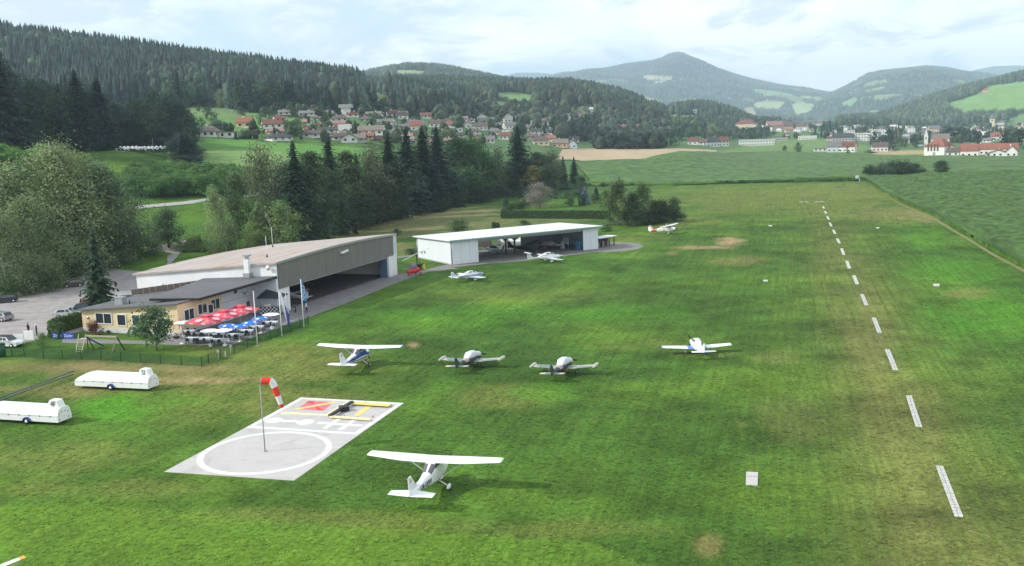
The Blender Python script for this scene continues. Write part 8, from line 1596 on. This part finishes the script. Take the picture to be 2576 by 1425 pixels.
for i in range(3): ob('window', winmesh(1.1, 1.4), t, Matrix.Translation((Wh/2+.02, -6+i*2.4, 2)) @ Matrix.Rotation(math.pi/2, 4, 'Z'))
for (a, b, w_, h_, r_, wl, ty, lb) in ((2060, 757, 90, 66, 'br', 'w', 'g', 'timber topped annex right of the hall with arched windows'), (2185, 762, 135, 92, 'or', 'w', 'h', 'white farmhouse with orange red hipped roof beside the big hall'), (2330, 745, 420, 84, 'or', 'w', 'g', 'very long farm wing with orange red roof at the right edge'), (2400, 762, 175, 58, 'or', 'w', 'e', 'low white gabled barn in front of the long farm wing'), (2505, 762, 85, 88, 'or', 'w', 'e', 'white gable end with tall windows at the far right of the farm')):
    p_ = Zr(a, b); build_house((*p_, w_/2.3376*K, h_/2.3376*K, r_, wl, ty, .02 if w_ > 300 else -.05, lb, None, 9 if w_ < 300 else 10, True, 'farm_building'), lb)
def church(px, base, ttop, w_t, roofc, label, nave=None, onion=False):
    x, y, z = hit(px, base); s = y/FOC; t = thing('church', label, 'church', (x, y, z), -x/y); w_ = w_t*s; H = zover(x, y, ttop)-z; g = MB(); g.box(-w_/2, w_/2, -w_/2, w_/2, 0, H*.62); g.build('tower', WALLM['w'] if not onion else WALLM['c'], t)
    g = MB()
    if onion: g.rings([[(r_*w_*math.cos(6.283*k/10), r_*w_*math.sin(6.283*k/10), H*q) for k in range(10)] for r_, q in ((.6, .62), (.7, .70), (.4, .77), (.2, .80), (.26, .86), (.05, 1.))])
    else: g.rings([[(r_*w_*math.cos(6.283*(k+.5)/4), r_*w_*math.sin(6.283*(k+.5)/4), H*q) for k in range(4)] for r_, q in ((.75, .62), (.5, .70), (.02, 1.))], smooth=False)
    g.build('spire', mat('spire_'+('green' if onion else 'pale'), (.15, .2, .17) if onion else (.55, .57, .6)), t); archwin(t, 0, -w_/2-.03, H*.42, w_*.3, H*.12)
    if nave:
        nl, nh, off = nave; nl, nh, off = nl*s, nh*s, off*s; g = MB(); g.box(off-nl/2, off+nl/2, -1, 9, 0, nh*.6); g.add([(off-nl/2, -1, nh*.6), (off-nl/2, 9, nh*.6), (off-nl/2, 4, nh-.2)], [(0, 2, 1)]); g.add([(off+nl/2, -1, nh*.6), (off+nl/2, 9, nh*.6), (off+nl/2, 4, nh-.2)], [(0, 1, 2)]); g.build('nave', WALLM['w'], t); g = MB(); a0, a1 = off-nl/2-.5, off+nl/2+.5; g.add([(a0, -1.5, nh*.57), (a1, -1.5, nh*.57), (a1, 4, nh), (a0, 4, nh), (a0, 9.5, nh*.57), (a1, 9.5, nh*.57)], [(0, 1, 2, 3), (3, 2, 5, 4)]); g.build('roof', ROOFM['gb'], t)
    return t
church(*Zw(1893, 412), Zw(0, 328)[1], 6, 'wh', 'slim white church tower with pointed spire among the trees', (26, 11, 16)); church(*Zr(1836, 690), Zr(0, 548)[1], 9, 'wh', 'white church with needle spire and long grey nave roof beside the big hall', (42, 32, 32))
church(*Zr(2335, 535), Zr(0, 440)[1], 11, 'gr', 'yellowish church tower with green onion top in the distant town', (22, 14, 16), True); church(*Zr(2572, 560), Zr(0, 478)[1], 9, 'gr', 'second church tower at the right picture edge', (20, 12, -14), True)
x, y, z = hit(*Zv(1825, 250)); tw = thing('castle_tower', 'small white tower with wide top above the village', 'tower', (x, y, z)); s = y/FOC; Ht = zover(x, y, Zv(0, 120)[1])-z; g = MB(); g.box(-3, 3, -3, 3, 0, Ht*.72); g.build('shaft', WALLM['w'], tw); g = MB(); g.box(-4.5, 4.5, -4, 4, Ht*.72, Ht); g.build('head', WALLM['g'], tw)
x, y, z = hit(*Zv(1812, 408)); tw = thing('concrete_silo', 'plain white upright block beside the red roofs of the village', 'tower', (x, y, z)); g = MB(); g.box(-3.5, 3.5, -3, 3, 0, zover(x, y, Zv(0, 326)[1])-z); g.build('shaft', WALLM['w'], tw); g = MB(); g.box(-3.8, 3.8, -3.3, 3.3, 0, .4); g.build('base', WALLM['g'], tw)
p_ = Zr(2290, 277); build_house((*p_, 44/2.3376*K, 28/2.3376*K, 'or', 'o', 'h', 0, '', None, 10, False, 'house'), 'farmhouse with orange red roof on the bright hillside meadow'); p_ = (1657, 212); build_house((*p_, 14, 12, 'gr', 'w', 'h', 0, '', None, 12, False, 'house'), 'tiny white castle on the flank of the pointed mountain')
# ---- trees between houses and in the valley (individuals)
hp_ = [(h[0], h[1], h[2], h[3]) for h in HOUSES]
def vt(n, xr, yr, kind, hh, label, group, col, wob=.25):
    for i in range(n):
        a = random.uniform(*xr); b = random.uniform(*yr); x, y, z = hit(a, b)
        if any(abs(a-q[0]) < q[2]*.55 and -3 < b-(q[1]-2) < q[3]*1.2 for q in hp_): continue
        if any(inpoly(np.array([a]), np.array([b]), pl)[0] for pl, c in FIELDS[:4]) and random.random() < .93: continue
        k_ = kind if random.random() > .22 else 'far_spruce'; h_ = random.uniform(*hh)
        tree(k_, x, y, h_ if k_ == kind else h_*1.25, z=z, label=label if k_ == kind else label.replace('leafy', 'dark conifer'), group=group if k_ == kind else group.replace('leafy trees', 'conifers'), col=np.array(col if k_ == kind else (.02, .038, .026))*random.uniform(.75, 1.3), parts=False)
vt(60, (500, 1000), (276, 352), 'far_broad', (6, 12), 'leafy tree between the houses of the left village part', 'leafy trees in the left village part', (.05, .08, .034))
vt(70, (960, 1400), (262, 368), 'far_broad', (6, 13), 'leafy tree between the houses of the middle village', 'leafy trees in the middle village', (.046, .074, .034))
vt(50, (1380, 1950), (275, 345), 'far_broad', (9, 17), 'leafy tree in the wooded valley right of the village', 'leafy trees in the valley right of the village', (.046, .072, .036))
vt(40, (1850, 2160), (322, 350), 'far_broad', (9, 16), 'leafy tree by the terraced houses beyond the meadow', 'leafy trees by the terraced houses', (.04, .065, .034))
vt(40, (2080, 2600), (326, 368), 'far_broad', (7, 14), 'leafy tree in the distant town', 'leafy trees in the distant town', (.04, .064, .034))
for i, (a, b, t_, w_) in enumerate([(1505, 374, 322, 50), (1535, 376, 330, 50), (1565, 377, 328, 50), (1600, 377, 330, 56), (1635, 376, 330, 50), (1660, 376, 334, 40), (1440, 352, 300, 46), (1470, 356, 288, 50), (1495, 345, 300, 40), (1415, 350, 296, 40), (1395, 345, 292, 30)]):
    tree_px('far_broad', a, b, t_, w_, label='dark round tree %s, %s from the left' % (('behind the stubble field', ordn(i)) if i < 6 else ('above the houses left of the stubble', ordn(i-6))), col=(.028, .044, .028), parts=False)
for i, (a, b, t_, w_, lb, c_, kd) in enumerate([(1700, 366, 318, 60, 'dark tree at the left end of the valley tree line', (.04, .06, .035), 'far_broad'), (1742, 352, 310, 50, 'tree in the valley tree line, left of the pale ones', (.045, .07, .036), 'far_broad'), (1790, 352, 318, 34, 'pale rounded tree, left one of three in the valley', (.085, .11, .06), 'far_broad'), (1822, 350, 316, 30, 'pale rounded tree, middle one of three in the valley', (.085, .11, .06), 'far_broad'), (1848, 350, 318, 28, 'pale rounded tree, right one of three in the valley', (.085, .11, .06), 'far_broad'), (1890, 366, 320, 50, 'green round tree at the right end of the valley row', (.045, .07, .036), 'far_broad'), (1930, 345, 315, 44, 'dark round tree before the terraced houses', (.03, .05, .03), 'far_broad'), (2007, 386, 358, 22, 'small round tree alone in the meadow', (.04, .065, .032), 'far_broad'), (1975, 384, 366, 16, 'very small tree left of the round meadow tree', (.04, .065, .032), 'far_broad'), (2072, 330, 303, 16, 'left spruce of the dark conifer group before the mountains', (.016, .03, .022), 'far_spruce'), (2088, 330, 300, 18, 'middle spruce of the dark conifer group before the mountains', (.016, .03, .022), 'far_spruce'), (2104, 332, 306, 18, 'right spruce of the dark conifer group before the mountains', (.016, .03, .022), 'far_spruce'), (1902, 316, 290, 12, 'lone narrow spruce above the terraced row', (.016, .03, .022), 'far_spruce'),
 (2200, 368, 330, 36, 'dark tree before the white factory, left one', (.025, .04, .026), 'far_broad'), (2235, 366, 325, 48, 'dark round tree before the white factory, right one', (.02, .034, .022), 'far_broad'), (2268, 372, 320, 34, 'tall tree left of the white church', (.05, .075, .036), 'far_broad'), (2302, 372, 345, 20, 'small dark tree below the tall one left of the church', (.025, .04, .026), 'far_broad'), (2245, 380, 358, 34, 'dark bush right of the brown roofed house', (.03, .05, .028), 'far_broad'), (2132, 390, 366, 12, 'small tree right of the red roofed house', (.03, .05, .028), 'far_broad'), (2385, 356, 318, 60, 'big dark tree behind the hall, left one', (.022, .036, .024), 'far_broad'), (2420, 356, 320, 60, 'big dark tree behind the farm, middle one', (.022, .036, .024), 'far_broad'), (2455, 358, 326, 54, 'big dark tree behind the farm, right one', (.026, .042, .028), 'far_broad'), (2530, 372, 326, 50, 'dark tree above the right end of the farm', (.026, .042, .028), 'far_broad'), (2575, 376, 326, 60, 'dark tree at the right picture edge above the farm', (.022, .036, .024), 'far_broad'), (2190, 386, 377, 34, 'dark clipped hedge clump left of the brown roofed house', (.015, .025, .018), 'far_broad'), (2500, 352, 332, 30, 'dark tree between the town roofs', (.03, .045, .03), 'far_broad')]):
    tree_px(kd, a, b, t_, w_, label=lb, col=c_, parts=False)
for a, b, t_, w_, lb in ((528, 306, 268, 34, 'dark round tree on the meadow at the left end of the village'), (545, 318, 284, 26, 'lighter tree before the dark round one on the village meadow'), (605, 290, 270, 34, 'round green tree on the meadow below the hillside'), (665, 314, 268, 44, 'olive tree above the red roofed house'), (482, 312, 290, 18, 'small tree at the left edge of the village meadow'), (500, 280, 262, 18, 'small bush at the foot of the hillside forest'), (820, 322, 284, 26, 'dark tree among the brown roofs')): tree_px('far_broad', a, b, t_, w_, label=lb, col=(.04, .065, .034), parts=False)
def vf(name, label, n, xr, yr, hh, cc, cb, con=.25):
    X, Y = [], []
    for i in range(n):
        a = random.uniform(*xr); b = random.uniform(*yr)
        if any(abs(a-q[0]) < q[2]*.5 and -2 < b-(q[1]-1) < q[3] for q in hp_) or any(inpoly(np.array([a]), np.array([b]), pl)[0] for pl, c in FIELDS): continue
        x, y, z = hit(a, b); X.append(x); Y.append(y)
    X, Y = np.array(X), np.array(Y); forest(name, label, X, Y, rng.uniform(*hh, len(X)), rng.random(len(X)) < con, cc, cb, wid=1.5, tiers=4, n=7)
vf('village_trees', 'small trees and hedges between the village houses', 700, (500, 1400), (262, 366), (4, 9), (.02, .036, .026), (.045, .07, .034))
vf('valley_trees', 'trees of the valley right of the village', 900, (1100, 2000), (262, 345), (8, 16), (.02, .036, .028), (.042, .064, .036))
vf('field_edge_trees', 'dark dense tree row behind the stubble field', 110, (1498, 1672), (364, 377), (11, 19), (.018, .03, .024), (.026, .042, .028), .1)
vf('grove_trees', 'dark trees around the houses left of the stubble field', 130, (1390, 1500), (325, 356), (11, 19), (.018, .03, .024), (.028, .046, .03), .4)
vf('valley_row_trees', 'tree row in the valley right of the stubble field', 430, (1520, 1995), (308, 350), (9, 17), (.02, .034, .026), (.036, .058, .036), .15)
vf('town_trees', 'trees between the roofs of the distant town', 420, (1960, 2640), (318, 362), (6, 13), (.02, .034, .026), (.036, .056, .034))
# ---- the air
g = MB(); g.box(-12000, 12000, -70, 15600, -6, 930); hzo = g.mesh('haze', []); hm, hnt, hb = _nt('haze_air'); hnt.nodes.remove(hb); pv = hnt.nodes.new('ShaderNodeVolumePrincipled'); pv.inputs['Color'].default_value = (.66, .83, 1.0, 1); pv.inputs['Density'].default_value = HAZE; pv.inputs['Anisotropy'].default_value = 0.0
hnt.links.new(pv.outputs[0], hnt.nodes['Material Output'].inputs['Volume']); hzo.materials.append(hm); o = ob('haze', hzo); o['kind'] = 'stuff'; o['label'] = 'thin summer haze filling the valley'; o['category'] = 'haze'; o.display_type = 'WIRE'
